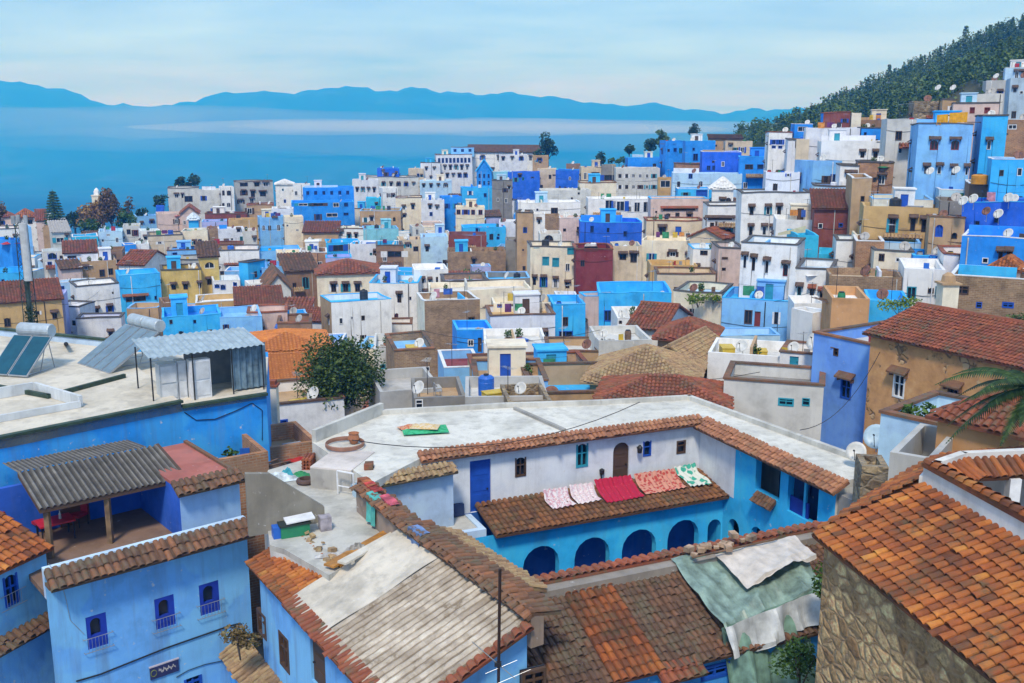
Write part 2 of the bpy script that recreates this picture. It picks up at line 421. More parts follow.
def make_ground():
    dist = [2.5 * 1.0]
    while dist[-1] < 11500: dist.append(dist[-1] * (1.045 if dist[-1] < 700 else 1.06) + 0.4)
    ang = list(np.linspace(-46, 46, 231)); ang = [-180 + 9 * i for i in range(15)] + ang[:] + [54 + 9 * i for i in range(14)]
    nr, na = len(dist), len(ang)
    A = np.radians(np.array(ang)); D = np.array(dist)
    X = (D[:, None] * np.sin(A)[None, :]).ravel(); Yy = (D[:, None] * np.cos(A)[None, :]).ravel()
    Z = np.concatenate([g(X[i:i + 4000], Yy[i:i + 4000]) for i in range(0, len(X), 4000)])
    verts = np.stack([X, Yy, Z], 1).tolist()
    c = len(verts); verts.append([0, 0, gz(0, 0.01)])
    faces = []
    for i in range(nr - 1):
        for j in range(na):
            k = (j + 1) % na
            faces.append((i * na + j, i * na + k, (i + 1) * na + k, (i + 1) * na + j))
    for j in range(na): faces.append((c, (j + 1) % na, j))
    me = bpy.data.meshes.new('ground'); me.from_pydata(verts, [], faces)
    me.polygons.foreach_set('use_smooth', [True] * len(me.polygons))
    m = bpy.data.materials.new('earth_and_scrub'); nt, ns, ls, b = nodes_of(m)
    t = nt.nodes.new('ShaderNodeTexCoord'); v = t.outputs['Object']
    far = ramp(nt, noise(nt, v, 0.0035, 9, 0.6), [(0.35, (0.008, 0.026, 0.016)), (0.5, (0.013, 0.036, 0.02)), (0.66, (0.03, 0.045, 0.028))])
    near = ramp(nt, noise(nt, v, 0.5, 8, 0.7), [(0.3, (0.11, 0.10, 0.085)), (0.55, (0.22, 0.19, 0.155)), (0.75, (0.32, 0.29, 0.25))])
    wood = ramp(nt, noise(nt, v, 0.12, 8, 0.7), [(0.3, (0.018, 0.034, 0.014)), (0.6, (0.05, 0.065, 0.028)), (0.75, (0.20, 0.17, 0.12))])
    sx = N(nt, 'ShaderNodeSeparateXYZ'); ls.new(v, sx.inputs[0])
    f1 = N(nt, 'ShaderNodeMapRange'); f1.inputs['From Min'].default_value = 180; f1.inputs['From Max'].default_value = 250; ls.new(sx.outputs[1], f1.inputs['Value'])
    f2 = N(nt, 'ShaderNodeMapRange'); f2.inputs['From Min'].default_value = 420; f2.inputs['From Max'].default_value = 900; ls.new(sx.outputs[1], f2.inputs['Value'])
    col = mixrgb(nt, f1.outputs[0], near, wood); col = mixrgb(nt, f2.outputs[0], col, far)
    ls.new(col, b.inputs['Base Color']); b.inputs['Roughness'].default_value = 1.0
    b.inputs['Specular IOR Level'].default_value = 0.1
    me.materials.append(m)
    o = bpy.data.objects.new('ground', me); COL.objects.link(o)
    return struct(o)
make_ground()
def make_haze():
    b = MB(); b.box((-13000, -300, -420), (13000, 12500, 480))
    o = b.build('haze', None); o['kind'] = 'stuff'
    m = bpy.data.materials.new('valley_air'); m.use_nodes = True
    nt = m.node_tree; nt.nodes.clear()
    ou = nt.nodes.new('ShaderNodeOutputMaterial'); pv = nt.nodes.new('ShaderNodeVolumePrincipled')
    pv.inputs['Color'].default_value = HAZE_COL
    pv.inputs['Absorption Color'].default_value = (1, 1, 1, 1)
    pv.inputs['Density'].default_value = HAZE_D
    pv.inputs['Anisotropy'].default_value = 0.0
    nt.links.new(pv.outputs[0], ou.inputs['Volume'])
    o.data.materials.clear(); o.data.materials.append(m)
HAZE_COL, HAZE_D = (0.022, 0.335, 1.0, 1), 3.8e-4
FOG = True
make_haze()
# ---------------------------------------------------------------- walls with real openings
Z = Vector((0, 0, 1))
class Face:
    """a vertical wall face: origin O, unit ex along it, n outward; x along ex, z up, dn outward"""
    def __init__(s, O, ex, n): s.O, s.ex, s.n = Vector(O), Vector(ex).normalized(), Vector(n).normalized()
    def p(s, x, z, dn=0.0): return s.O + s.ex * x + Z * z + s.n * dn
def fq(mb, face, pts, rnd=0.5):
    """face polygon wound so that it points outward"""
    q = [face.p(*p) for p in pts]
    nn = (q[1] - q[0]).cross(q[2] - q[1])
    if nn.dot(face.n) < 0: q.reverse()
    mb.face(q, rnd)
def arch_pts(x0, x1, zs, seg=8, k=1.0):
    c, r = (x0 + x1) / 2, (x1 - x0) / 2
    return [(c - r * math.cos(math.pi * i / seg), zs + r * k * math.sin(math.pi * i / seg)) for i in range(seg + 1)]
def panel(mb, face, w, z0, z1, holes, depth=0.2, ztop=None):
    """wall face with holes (x0,x1,z0,z1,arch) and their reveals; ztop: height at the far end of a sloping top"""
    hs = [h for h in holes if h[1] > 0.02 and h[0] < w - 0.02 and h[3] > z0 and h[2] < z1]
    hs = [(max(0.03, h[0]), min(w - 0.03, h[1]), max(z0 + 0.01, h[2]), min(z1 - 0.02, h[3]), h[4]) for h in hs]
    nseg = max(1, int(w / 1.9))
    xs = sorted({*[round(w * i / nseg, 4) for i in range(nseg + 1)], *[round(h[0], 3) for h in hs], *[round(h[1], 3) for h in hs]})
    zs = sorted({z0, z1, *[round(h[2], 3) for h in hs], *[round(h[3], 3) for h in hs]})
    def solid(x, z): return not any(h[0] - 1e-3 < x < h[1] + 1e-3 and h[2] - 1e-3 < z < h[3] + 1e-3 for h in hs)
    for i in range(len(xs) - 1):
        run = None
        cells = []
        for j in range(len(zs) - 1):
            ok = solid((xs[i] + xs[i + 1]) / 2, (zs[j] + zs[j + 1]) / 2)
            if ok and run is None: run = zs[j]
            if not ok and run is not None: cells.append((run, zs[j])); run = None
        if run is not None: cells.append((run, zs[-1]))
        for a, b in cells:
            fq(mb, face, [(xs[i], a), (xs[i + 1], a), (xs[i + 1], b), (xs[i], b)])
    for x0, x1, a, b, arch in hs:
        def rev(p, q):
            mb.face([face.p(*p), face.p(*q), face.p(*q, -depth), face.p(*p, -depth)])
        if arch:
            r = (x1 - x0) / 2; zs_ = max(a, b - r * arch); kk = (b - zs_) / r
            pts = arch_pts(x0, x1, zs_, 8, kk)
            m = len(pts) // 2
            for seq, cx in ((pts[:m + 1], x0), (pts[m:], x1)):
                for q in range(len(seq) - 1):
                    fq(mb, face, [(cx, b), seq[q], seq[q + 1]])
            for q in range(len(pts) - 1): rev(pts[q], pts[q + 1])
            top = zs_
        else:
            rev((x0, b), (x1, b)); top = b
        rev((x0, a), (x1, a)); rev((x0, a), (x0, top)); rev((x1, a), (x1, top))
PALETTE = dict(
    W=(0.80, 0.80, 0.80), LW=(0.66, 0.69, 0.78), C=(0.76, 0.67, 0.53), CR=(0.60, 0.50, 0.37), LB=(0.20, 0.47, 0.86), PB=(0.42, 0.62, 0.84),
    B=(0.012, 0.26, 0.84), SB=(0.03, 0.42, 0.88), DB=(0.010, 0.12, 0.70), CY=(0.03, 0.45, 0.70), TQ=(0.22, 0.55, 0.66), O=(0.52, 0.34, 0.14),
    Y=(0.60, 0.43, 0.13), BR=(0.25, 0.145, 0.085), TN=(0.44, 0.29, 0.16), G=(0.42, 0.42, 0.41), DG=(0.22, 0.21, 0.195), RB=(0.22, 0.055, 0.04), MR=(0.19, 0.022, 0.028), PK=(0.62, 0.47, 0.42), GW=(0.56, 0.56, 0.54), LV=(0.40, 0.42, 0.72), GB=(0.38, 0.50, 0.62), PW=(0.15, 0.34, 0.86), OT=(0.54, 0.29, 0.125))
def patched():
    """tan render fallen away in patches from rough stone"""
    if 'patched' in _M: return _M['patched']
    m = bpy.data.materials.new('fallen_render'); nt, ns, ls, b = nodes_of(m); v = coords(nt)
    vo = N(nt, 'ShaderNodeTexVoronoi', Scale=3.2, _feature='F1'); ve = N(nt, 'ShaderNodeTexVoronoi', Scale=3.2, _feature='DISTANCE_TO_EDGE')
    w = N(nt, 'ShaderNodeTexNoise', Scale=2.0, Detail=4); ls.new(v, w.inputs['Vector']); vv = mixrgb(nt, .25, v, w.outputs['Color']); ls.new(vv, vo.inputs['Vector']); ls.new(vv, ve.inputs['Vector'])
    sp = N(nt, 'ShaderNodeSeparateColor'); ls.new(vo.outputs['Color'], sp.inputs[0])
    stone = mixrgb(nt, ramp(nt, ve.outputs['Distance'], [(0.02, 1.0), (0.14, 0.0)]), ramp(nt, sp.outputs[0], [(0, (.24, .14, .065)), (.6, (.42, .25, .12)), (1, (.54, .36, .2))]), (.16, .10, .055))
    n1 = noise(nt, v, .55, 7, .62)
    rend = ramp(nt, noise(nt, v, 1.4, 7, .65), [(.3, (.40, .20, .085)), (.6, (.58, .31, .13)), (.75, (.64, .40, .21))])
    fac = ramp(nt, n1, [(.545, 0.0), (.58, 1.0)])
    ls.new(mixrgb(nt, fac, rend, stone), b.inputs['Base Color']); b.inputs['Roughness'].default_value = .95
    hh = mixrgb(nt, fac, (.9, .9, .9), ramp(nt, ve.outputs['Distance'], [(0, 0.0), (.2, .8)]))
    ls.new(bump(nt, hh, .8, .06), b.inputs['Normal']); _M['patched'] = m
    return m
def wallmat(c):
    if c == 'RUB': return rubble('rubble_stone', (0.14, 0.10, 0.065), (0.34, 0.26, 0.16), (0.24, 0.20, 0.15))
    if c == 'BRK': return bricks('mud_brick', (0.32, 0.20, 0.11), (0.22, 0.13, 0.075), (0.30, 0.24, 0.17))
    if c == 'OBR': return bricks('orange_brick', (0.42, 0.20, 0.09), (0.30, 0.14, 0.07), (0.36, 0.28, 0.2))
    if c == 'OTR': return patched()
    return plaster(PALETTE[c])
HOUSES = []
REFS = {'white slab house|beside a sky-blue wall on the middle left': 'white slab house on the middle left', 'white slab house|on top of the pale pink house': 'white slab house on the pale pink house',
 'grey concrete house|right of the white patched house': 'grey concrete house near the white patched house', 'grey concrete house|with a satellite dish under the pines': 'grey concrete house under the pines',
 'maroon roof house|behind the white house in the left middle': 'maroon roof house on the left', 'white low house|with a lilac band right of the bright blue stair house': 'white low house with a lilac band',
 'white low house|with a small blue shutter under the bright blue terrace': 'white low house with a small blue shutter', 'pale house|half hidden behind the conifer trunk': 'pale house behind the conifer',
 'pale house|with an arched blue door on the left': 'pale house with an arched blue door', 'cream house|with teal shuttered windows in the centre': 'cream house with teal shutters',
 'white house|with a brown patched corner and a blue roof edge': 'white house with a brown patched corner', 'white house|with three framed windows under one long hood': 'white house with three framed windows',
 'white house|with paired windows under a red roof on the hillside': 'white house with paired windows', 'grey stone house|right of the lilac brown low house': 'grey stone house near the lilac brown house',
 'grey stone house|with a brown parapet and teal window': 'grey stone house with a teal window', 'brown parapet house|between rubble roof and cement house': 'brown parapet house near the rubble roof',
 'brown parapet house|under an orange water tank': 'brown parapet house under an orange tank', 'brown brick house|with a fallen blue tarp near the dark tree': 'brown brick house with a blue tarp',
 'brown brick house|with an air vent at the right edge': 'brown brick house with an air vent', 'small white house|with a tile-topped side wall and green door': 'small white house with a green door',
 'small white house|with twin dark windows below the hillside': 'small white house with twin windows', 'cream house|with three windows under one long hood and a red hip roof': 'cream house with a red hip roof',
 'beige house|with three windows under a long awning': 'beige house with a long awning', 'low house|with a mossy sagging tile roof': 'low house with a mossy roof', 'low house|with a dark red tile roof behind the white riad roof': 'low house with a dark red roof',
 'wide house|with a big lichened tile roof behind the blue terraces': 'wide house with a lichened roof', 'pavilion|with weathered red tiles in the centre': 'pavilion with weathered red tiles', 'lilac house|with a blue base and three windows left of the narrow bright blue house': 'lilac house with a blue base',
 'white building|with two windows below the ridge-top hotel': 'white building below the ridge-top hotel', 'lilac block|with a pink band left of the long grey-white block': 'lilac block with a pink band', 'maroon roof house|left of the ochre tower house': 'maroon roof house near the ochre tower'}
HOODM = plain('dark_hood_tiles', (0.10, 0.062, 0.045), .85, 0, .3)
def addwin(root, face, x0, x1, z0, z1, kind, detail):
    """window or door part set into the opening (face in house-local coordinates)"""
    arch = 1.0 if 'a' in kind else 0
    w, h = x1 - x0, z1 - z0
    pm = {'b': WOODB, 't': WOODT, 'r': WOODR, 'k': WOODD}.get(next((c for c in kind if c in 'btrk'), ''), None)
    fr = MB()
    t = min(0.09, w * 0.13)
    fd = 0.03
    def bar(xa, xb, za, zb, d0=-0.10, d1=fd): fr.obox(face.p(xa, za, d0), face.ex * (xb - xa), face.n * (d1 - d0), Z * (zb - za))
    if 'd' in kind:                                # a door
        dm = MB(); dm.obox(face.p(x0, z0, -0.14), face.ex * w, face.n * 0.05, Z * h)
        for q in range(3 if detail else 0):
            dm.obox(face.p(x0 + w * .14, z0 + h * (.08 + .31 * q), -0.09), face.ex * w * .72, face.n * 0.02, Z * h * .24)
        o = dm.build('door', pm or WOODD, root)
        if detail:
            k = MB(); k.tube([face.p(x0 + w * .84, z0 + h * .42, -.09), face.p(x0 + w * .84, z0 + h * .42, 0.0)], 0.035, 6); k.build('handle', DARKM, o)
        return
    bar(x0, x0 + t, z0, z1); bar(x1 - t, x1, z0, z1); bar(x0 + t, x1 - t, z0, z0 + t)
    if not arch: bar(x0 + t, x1 - t, z1 - t, z1)
    if w > 0.5: bar((x0 + x1) / 2 - t * .35, (x0 + x1) / 2 + t * .35, z0 + t, z1 - t, -0.08, 0.0)
    if detail: bar(x0 + t, x1 - t, z0 + h * .6 - t * .3, z0 + h * .6 + t * .3, -0.08, -0.002)
    o = fr.build('window', pm or (WHITEP if random.random() < .35 else WOODD), root)
    pa = MB(); pa.obox(face.p(x0, z0, -0.17), face.ex * w, face.n * 0.03, Z * h)
    pa.build('pane', GLASS if 's' not in kind else (pm or WOODB), o)
    if not detail and 'a' not in kind and 's' not in kind and random.random() < .28:   # open shutters
        sm_ = random.choice([WOODB, WOODT, WOODD, WHITEP]); sw = w * .46
        for xx in (x0 - sw - .02, x1 + .02):
            sb2 = MB(); sb2.obox(face.p(xx, z0, .012), face.ex * sw, face.n * .045, Z * h); sb2.build('shutter', sm_, o)
    if 'h' in kind:                                # little tiled hood on brackets
        hd = MB(); e = 0.22 * max(1, w)
        e = min(e, .45); dep = 0.42; rise = 0.28
        hd.obox(face.p(x0 - e, z1 + .06, dep), face.ex * (w + 2 * e), face.n * -dep + Z * rise, Z * .09)
        hd.obox(face.p(x0 - e * .6, z1 - .12, 0.003), face.ex * .08, face.n * dep * .6, Z * .2); hd.obox(face.p(x1 + e * .6 - .08, z1 - .12, 0.003), face.ex * .08, face.n * dep * .6, Z * .2)
        hd.build('hood', T_RED if 'R' in kind else (T_BROWN if detail else HOODM), o)
def tiles(mb, O, ex, ed, W, L, sp=0.24, row=0.34, lo=0.0, seg=4, jit=0.012, base=True, lift=0.0, hi=1.0):
    """barrel tiles on a plane: O top corner, ex along the ridge, ed down the slope"""
    O, ex, ed = Vector(O), Vector(ex).normalized(), Vector(ed).normalized()
    n = ex.cross(ed).normalized()
    if n.z < 0: n = -n
    nc = max(1, round(W / sp)); sp = W / nc
    nr = max(1, round(L / row)); row = L / nr
    if base:
        a = [O, O + ex * W, O + ex * W + ed * L, O + ed * L]
        if (a[1] - a[0]).cross(a[3] - a[0]).dot(n) < 0: a.reverse()
        mb.face(a, lo + 0.05)
        mb.obox(O + ed * L - n * 0.10, ex * W, ed * -L, n * 0.085, lo + .1)
    for j in range(nc):
        cx = (j + .5) * sp + random.uniform(-jit, jit)
        cj = random.random() * 0.25
        for i in range(nr):
            r0, r1 = sp * .36, sp * .46
            y0, y1 = i * row - row * .12, (i + 1) * row + row * 0.02 + random.uniform(-jit, jit) * 1.5
            k = min(1, max(0, random.random() * .8 + cj - .02)); k = lo + (hi - lo) * k
            dx = random.uniform(-jit, jit)
            if random.random() < .03: y0 += row * .3; y1 += row * .3; dx += random.uniform(-.03, .03)
            if random.random() < .012 and i > 0: continue
            m = len(mb.v)
            for (y, r, up) in ((y0, r0, lift), (y1, r1, lift + 0.035)):
                for q in range(seg + 1):
                    th = math.pi * q / seg
                    mb.v.append(O + ex * (cx + dx * (y > y0) - r * math.cos(th)) + ed * y + n * (up + r * .75 * math.sin(th) + .004))
            for q in range(seg):
                mb.f.append((m + q, m + q + 1, m + seg + 2 + q, m + seg + 1 + q)); mb.r.append(k)
def house(label, xs, yt, Y, wall='W', a=0.0, d=8.0, roof='G', cap=None, ph=0.7, wins=(), auto=None, kind='house', top='flat', tm=None, zb=None, clutter=None, rise=1.2, side=None, sp=None, cat='house', wmax=None, over=0.3, rel=True):
    """label 'short|rest'. xs: facade pixels (left,right) or (left,near corner,right); yt: pixel row of its top at distance Y; a: turn of the facade in degrees"""
    short, _, rest = label.partition('|')
    if len(xs) == 3: xL, xc, xR = xs
    else: xc, xR = xs; xL = None
    if rel: a = a - math.degrees(math.atan(((xc + xR) / 2 - 512) / F)) * .92      # facades look down the slope, towards the viewpoint
    a = R(a)
    C = P(xc, yt, Y)
    e1 = Vector((math.cos(a), math.sin(a), 0)); e2 = Vector((-math.sin(a), math.cos(a), 0))
    def ext(e, px):
        u = (px - 512) / F
        # (C+t e).x = u * depth
        dep0 = C.y * CP - C.z * SP
        den = e.x - u * e.y * CP
        return (u * dep0 - C.x) / den if abs(den) > 1e-4 else 8.0
    w = ext(e1, xR)
    if w <= 0 or w > 60: w = 8.0
    if xL is not None:
        dd = ext(e2, xL)
        d = min(dd, 6.5 if Y > 70 else 12) if 1.5 < dd < 40 else d
    elif rel and top == 'flat' and Y > 62: d *= .78
    zt = C.z
    cs = [C, C + e1 * w, C + e1 * w + e2 * d, C + e2 * d]
    base = (min(gz(c.x, c.y) for c in cs) - 0.6) if zb is None else zb
    base = min(base, zt - 3.0)
    root = thing(kind, (short + ' ' + rest).strip(), cat, (C.x, C.y, base), a)
    H = zt - base
    near = Y < 75
    faces = {'f': Face((0, 0, 0), (1, 0, 0), (0, -1, 0)), 's': Face((0, 0, 0), (0, 1, 0), (-1, 0, 0)), 'r': Face((w, 0, 0), (0, 1, 0), (1, 0, 0)), 'b': Face((0, d, 0), (1, 0, 0), (0, 1, 0))}
    wid = {'f': w, 'b': w, 's': d, 'r': d}
    inv = Matrix.Rotation(-a, 3, 'Z')
    holes = {k: [] for k in faces}
    todo = []
    def addhole(fk, x0, x1, z0, z1, kd):
        if x1 - x0 < .15 or x0 < 0.05 or x1 > wid[fk] - .05 or z1 > H - .05: 
            x0, x1 = max(x0, .08), min(x1, wid[fk] - .08); z1 = min(z1, H - .1)
            if x1 - x0 < .2: return
        for h in holes[fk]:
            if h[0] - .05 < x1 and h[1] + .05 > x0 and h[2] - .05 < z1 and h[3] + .05 > z0: return
        holes[fk].append((x0, x1, z0, z1, 1.0 if 'a' in kd else 0)); todo.append((fk, x0, x1, z0, z1, kd))
    def unproj(px, py, fc):
        D = inv @ ray(px, py); o = inv @ (-Vector((C.x, C.y, base)))
        t = (fc.O - o).dot(fc.n) / D.dot(fc.n)
        q = o + D * t
        return (q - fc.O).dot(fc.ex), q.z
    for wn_ in wins:
        px, py, ww, hh = wn_[:4]; kd = wn_[4] if len(wn_) > 4 else 'h'; fk = wn_[5] if len(wn_) > 5 else 'f'
        fc = faces[fk]
        xa, _ = unproj(px - ww / 2, py, fc); xb, _ = unproj(px + ww / 2, py, fc)
        _, za = unproj(px, py + hh / 2, fc); _, zb_ = unproj(px, py - hh / 2, fc)
        addhole(fk, min(xa, xb), max(xa, xb), za, zb_, kd)
    rs = random.Random(short)
    if auto:
        for spec in auto if isinstance(auto[0], tuple) else (auto,):
            fk, nco, nro, kd = spec
            for i in range(nro):
                for j in range(nco):
                    if rs.random() < .22: continue
                    ww, hh = rs.choice([(.75, 1.1), (.6, .95), (.9, 1.2), (.5, .7)])
                    x = wid[fk] * (j + .5) / nco + rs.uniform(-.4, .4); z = H - ph - 1.15 - i * 3.0 - rs.uniform(0, .25)
                    addhole(fk, x - ww / 2, x + ww / 2, z - hh, z, kd)
    if len(wins) < 3 and not auto and w > 3 and not near and 'ruin' not in short:
        for i in range(rs.choice([1, 2, 3, 4])):
            ww, hh = rs.choice([(.75, 1.1), (.6, .95), (.5, .6), (.45, .45), (.8, 1.2)])
            x = w * rs.uniform(.12, .88); z = H - ph - .5 - rs.choice([0, 0, 2.9]) - rs.uniform(0, .7)
            if z - hh > .5: addhole('f', x - ww / 2, x + ww / 2, z - hh, z, rs.choice(['h', 'p', 'p', 'pb', 'p', 'a', 'pt']))
    # plain windows on the faces the photograph does not show
    for fk in 'srb':
        if fk in ('s', 'r') and not holes[fk] and d > 5 and near is False and rs.random() < .6:
            for i in range(2):
                x = d * rs.uniform(.25, .75); z = H - ph - 1.3 - 3 * i
                if z > 2: addhole(fk, x - .35, x + .35, z - 1.0, z, 'h')
    wm = wallmat(wall); smt = wallmat(side) if side else None
    mb = MB(); ms = MB() if side else mb
    tk = 0.22
    sloped = top in ('gable', 'gablef', 'shed', 'hip')
    for fk, fc in faces.items():
        panel(ms if (side and fk in side_faces(side)) else mb, fc, wid[fk], 0, H, holes[fk])
    rz = H - (0 if sloped else ph)
    if not sloped:
        qo, qi = ringpts(w, d, 0), ringpts(w, d, tk)
        for i in range(len(qo)):
            j = (i + 1) % len(qo)
            mb.face([(*qo[i], H), (*qo[j], H), (*qi[j], H), (*qi[i], H)])
            mb.face([(*qi[i], H), (*qi[j], H), (*qi[j], rz), (*qi[i], rz)])
    if top == 'gablef':      # ridge runs back, gable end to the front
        for y, fk in ((0, 'f'), (d, 'b')):
            mb.face([(0, y, H), (w, y, H), (w / 2, y, H + rise)] if y == 0 else [(w, y, H), (0, y, H), (w / 2, y, H + rise)])
    if top == 'gable':
        for x in (0, w):
            mb.face([(x, 0, H), (x, d, H), (x, d / 2, H + rise)] if x else [(x, d, H), (x, 0, H), (x, d / 2, H + rise)])
    if top == 'shed':        # slopes down to the front
        mb.face([(0, d, H), (0, 0, H), (0, d, H + rise)]); mb.face([(w, 0, H), (w, d, H), (w, d, H + rise)])
        mb.face([(w, d, H), (0, d, H), (0, d, H + rise), (w, d, H + rise)])
    if not near: wobble(mb, H, root); wobble(ms, H, root) if side else None
    wo = mb.build('wall', wm, root)
    if side: ms.build('side_wall', smt, root)
    for fk, x0, x1, z0, z1, kd in todo: addwin(root, faces[fk], x0, x1, z0, z1, kd, near)
    rb = MB()
    if not sloped:
        rb.face([(tk, tk, rz + .004), (w - tk, tk, rz + .004), (w - tk, d - tk, rz + .004), (tk, d - tk, rz + .004)])
        rb.build('roof', plaster({'G': (0.44, 0.42, 0.39), 'P': (0.60, 0.57, 0.52)}.get(roof) or PALETTE.get(roof, PALETTE['TN']), 0.8), root)
    else:
        mt = tm or T_BROWN
        s_ = sp or (0.24 if Y < 80 else 0.34 if Y < 130 else 0.5)
        rw = s_ * 1.5
        o_ = over
        if top == 'shed':
            ln = math.hypot(d, rise)
            ed = Vector((0, -d, -rise)).normalized()
            tiles(rb, Vector((-o_, d, H + rise + .12)), (1, 0, 0), ed, w + 2 * o_, ln + o_, s_, rw)
        elif top == 'gable':
            ln = math.hypot(d / 2, rise)
            for sg, y in ((-1, 0), (1, d)):
                ed = Vector((0, sg * d / 2, -rise)).normalized()
                tiles(rb, Vector((-o_, d / 2, H + rise + .12)), (1, 0, 0), ed, w + 2 * o_, ln + o_, s_, rw)
            rb.tube([(-o_, d / 2, H + rise + .16), (w + o_, d / 2, H + rise + .16)], .14, 6, rnd=.5)
        elif top == 'gablef':
            ln = math.hypot(w / 2, rise)
            for sg in (-1, 1):
                ed = Vector((sg * w / 2, 0, -rise)).normalized()
                tiles(rb, Vector((w / 2, -o_, H + rise + .12)), (0, 1, 0), ed, d + 2 * o_, ln + o_, s_, rw)
            rb.tube([(w / 2, -o_, H + rise + .16), (w / 2, d + o_, H + rise + .16)], .14, 6, rnd=.5)
        elif top == 'hip':
            m = min(w, d) / 2
            A_, B_ = ((m, d / 2), (w - m, d / 2)) if w >= d else ((w / 2, m), (w / 2, d - m))
            c4 = [(-o_, -o_), (w + o_, -o_), (w + o_, d + o_), (-o_, d + o_)]
            def v3(p, z): return (p[0], p[1], z)
            zt_, ze = H + rise, H + .02
            if w >= d: fs = [(c4[0], c4[1], B_, A_), (c4[1], c4[2], B_), (c4[2], c4[3], A_, B_), (c4[3], c4[0], A_)]
            else: fs = [(c4[0], c4[1], A_), (c4[1], c4[2], B_, A_), (c4[2], c4[3], B_), (c4[3], c4[0], A_, B_)]
            for f in fs: hiptiles(rb, [v3(p, ze if p in c4 else zt_) for p in f], s_, rw)
            rb.box((-o_, -o_, H - .10), (w + o_, d + o_, H + .015), .1)
        rb.build('roof', mt, root)
    if cap and not sloped:
        cb = MB(); e, hc = (.07, .12 if Y < 110 else .17) if cap in 'brd' else (.02, .07)
        qo, qi = ringpts(w, d, -e), ringpts(w, d, tk + e); m_ = len(qo)
        for i in range(m_):
            j = (i + 1) % m_; kk = rs.random(); z0_, z1_ = H + .003, H + hc
            for f_ in ([(*qo[i], z1_), (*qo[j], z1_), (*qi[j], z1_), (*qi[i], z1_)], [(*qo[i], z0_), (*qo[j], z0_), (*qo[j], z1_), (*qo[i], z1_)], [(*qi[j], z0_), (*qi[i], z0_), (*qi[i], z1_), (*qi[j], z1_)], [(*qo[j], z0_), (*qo[i], z0_), (*qi[i], z0_), (*qi[j], z0_)]):
                cb.face(f_, kk)
        if not near: wobble(cb, H, root)
        cb.build('parapet_cap', {'b': T_BROWN, 'r': T_RED, 'w': WHITEP, 'l': plaster(PALETTE['LB']), 'u': plaster(PALETTE['SB']), 'd': plain('dark_coping', (.10, .09, .085), .8)}[cap], root)
    if not near:
        root.rotation_euler = (R(rs.uniform(-.7, .7)), R(rs.uniform(-.8, .8)), a)
        if rs.random() < .22 and w > 3.5 and Y < 230:        # a tiled lean-to against the front
            ww = rs.uniform(1.4, w * .7); x = rs.uniform(.1, w - ww - .1); z = H - ph - rs.uniform(1.2, 2.8); dp = MB()
            tiles(dp, Vector((x, -.02, z)), (1, 0, 0), (0, -.85, -.42), ww, rs.uniform(.7, 1.3), .34, .5); dp.build('awning', rs.choice([T_RED, T_BROWN, T_OLD, T_RED]), root)
        if rs.random() < .4 and w > 2.5:
            x = w * rs.uniform(.05, .95); dp = MB(); dp.tube([(x, -.06, .5), (x, -.06, H - .3), (x, .02, H - .1)], .05, 5); dp.build('drainpipe', rs.choice([DARKM, WHITEP, CEMENT]), root)
        if rs.random() < .3 and w > 3:
            z = H - ph - rs.uniform(.2, 2); dp = MB(); dp.tube([(w * k / 6, -.04, z - .25 * math.sin(math.pi * k / 6)) for k in range(7)], .022, 4); dp.build('cable', DARKM, root)
    rec = dict(root=root, short=REFS.get(label, short), label=label, C=C, e1=e1, e2=e2, w=w, d=d, zt=zt, rz=base + rz, base=base, H=H, Y=Y, wall=wall, flat=not sloped, clutter=clutter, a=a, ph=ph)
    HOUSES.append(rec)
    return rec
def ringpts(w, d, o):
    """points round a w x d rectangle inset by o, with a point every couple of metres"""
    a, b = max(1, int(w / 1.9)), max(1, int(d / 1.9)); p = []
    xs_ = [o + (w - 2 * o) * i / a for i in range(a + 1)]; ys_ = [o + (d - 2 * o) * i / b for i in range(b + 1)]
    p += [(x, o) for x in xs_[:-1]] + [(w - o, y) for y in ys_[:-1]] + [(x, d - o) for x in xs_[:0:-1]] + [(o, y) for y in ys_[:0:-1]]
    return p
def wobble(mb, H, root):
    """hand-built unevenness: walls bow a little and parapets rise and dip"""
    o = Vector(root.location) * .37
    for v in mb.v:
        n = mnoise.noise_vector(Vector((v.x * .33, v.y * .33, v.z * .22)) + o)
        top = max(0.0, min(1.0, (v.z - (H - 1.4)) / .9))
        v.x += n.x * .11; v.y += n.y * .11; v.z += n.z * .17 * top
def side_faces(side): return 'sb'
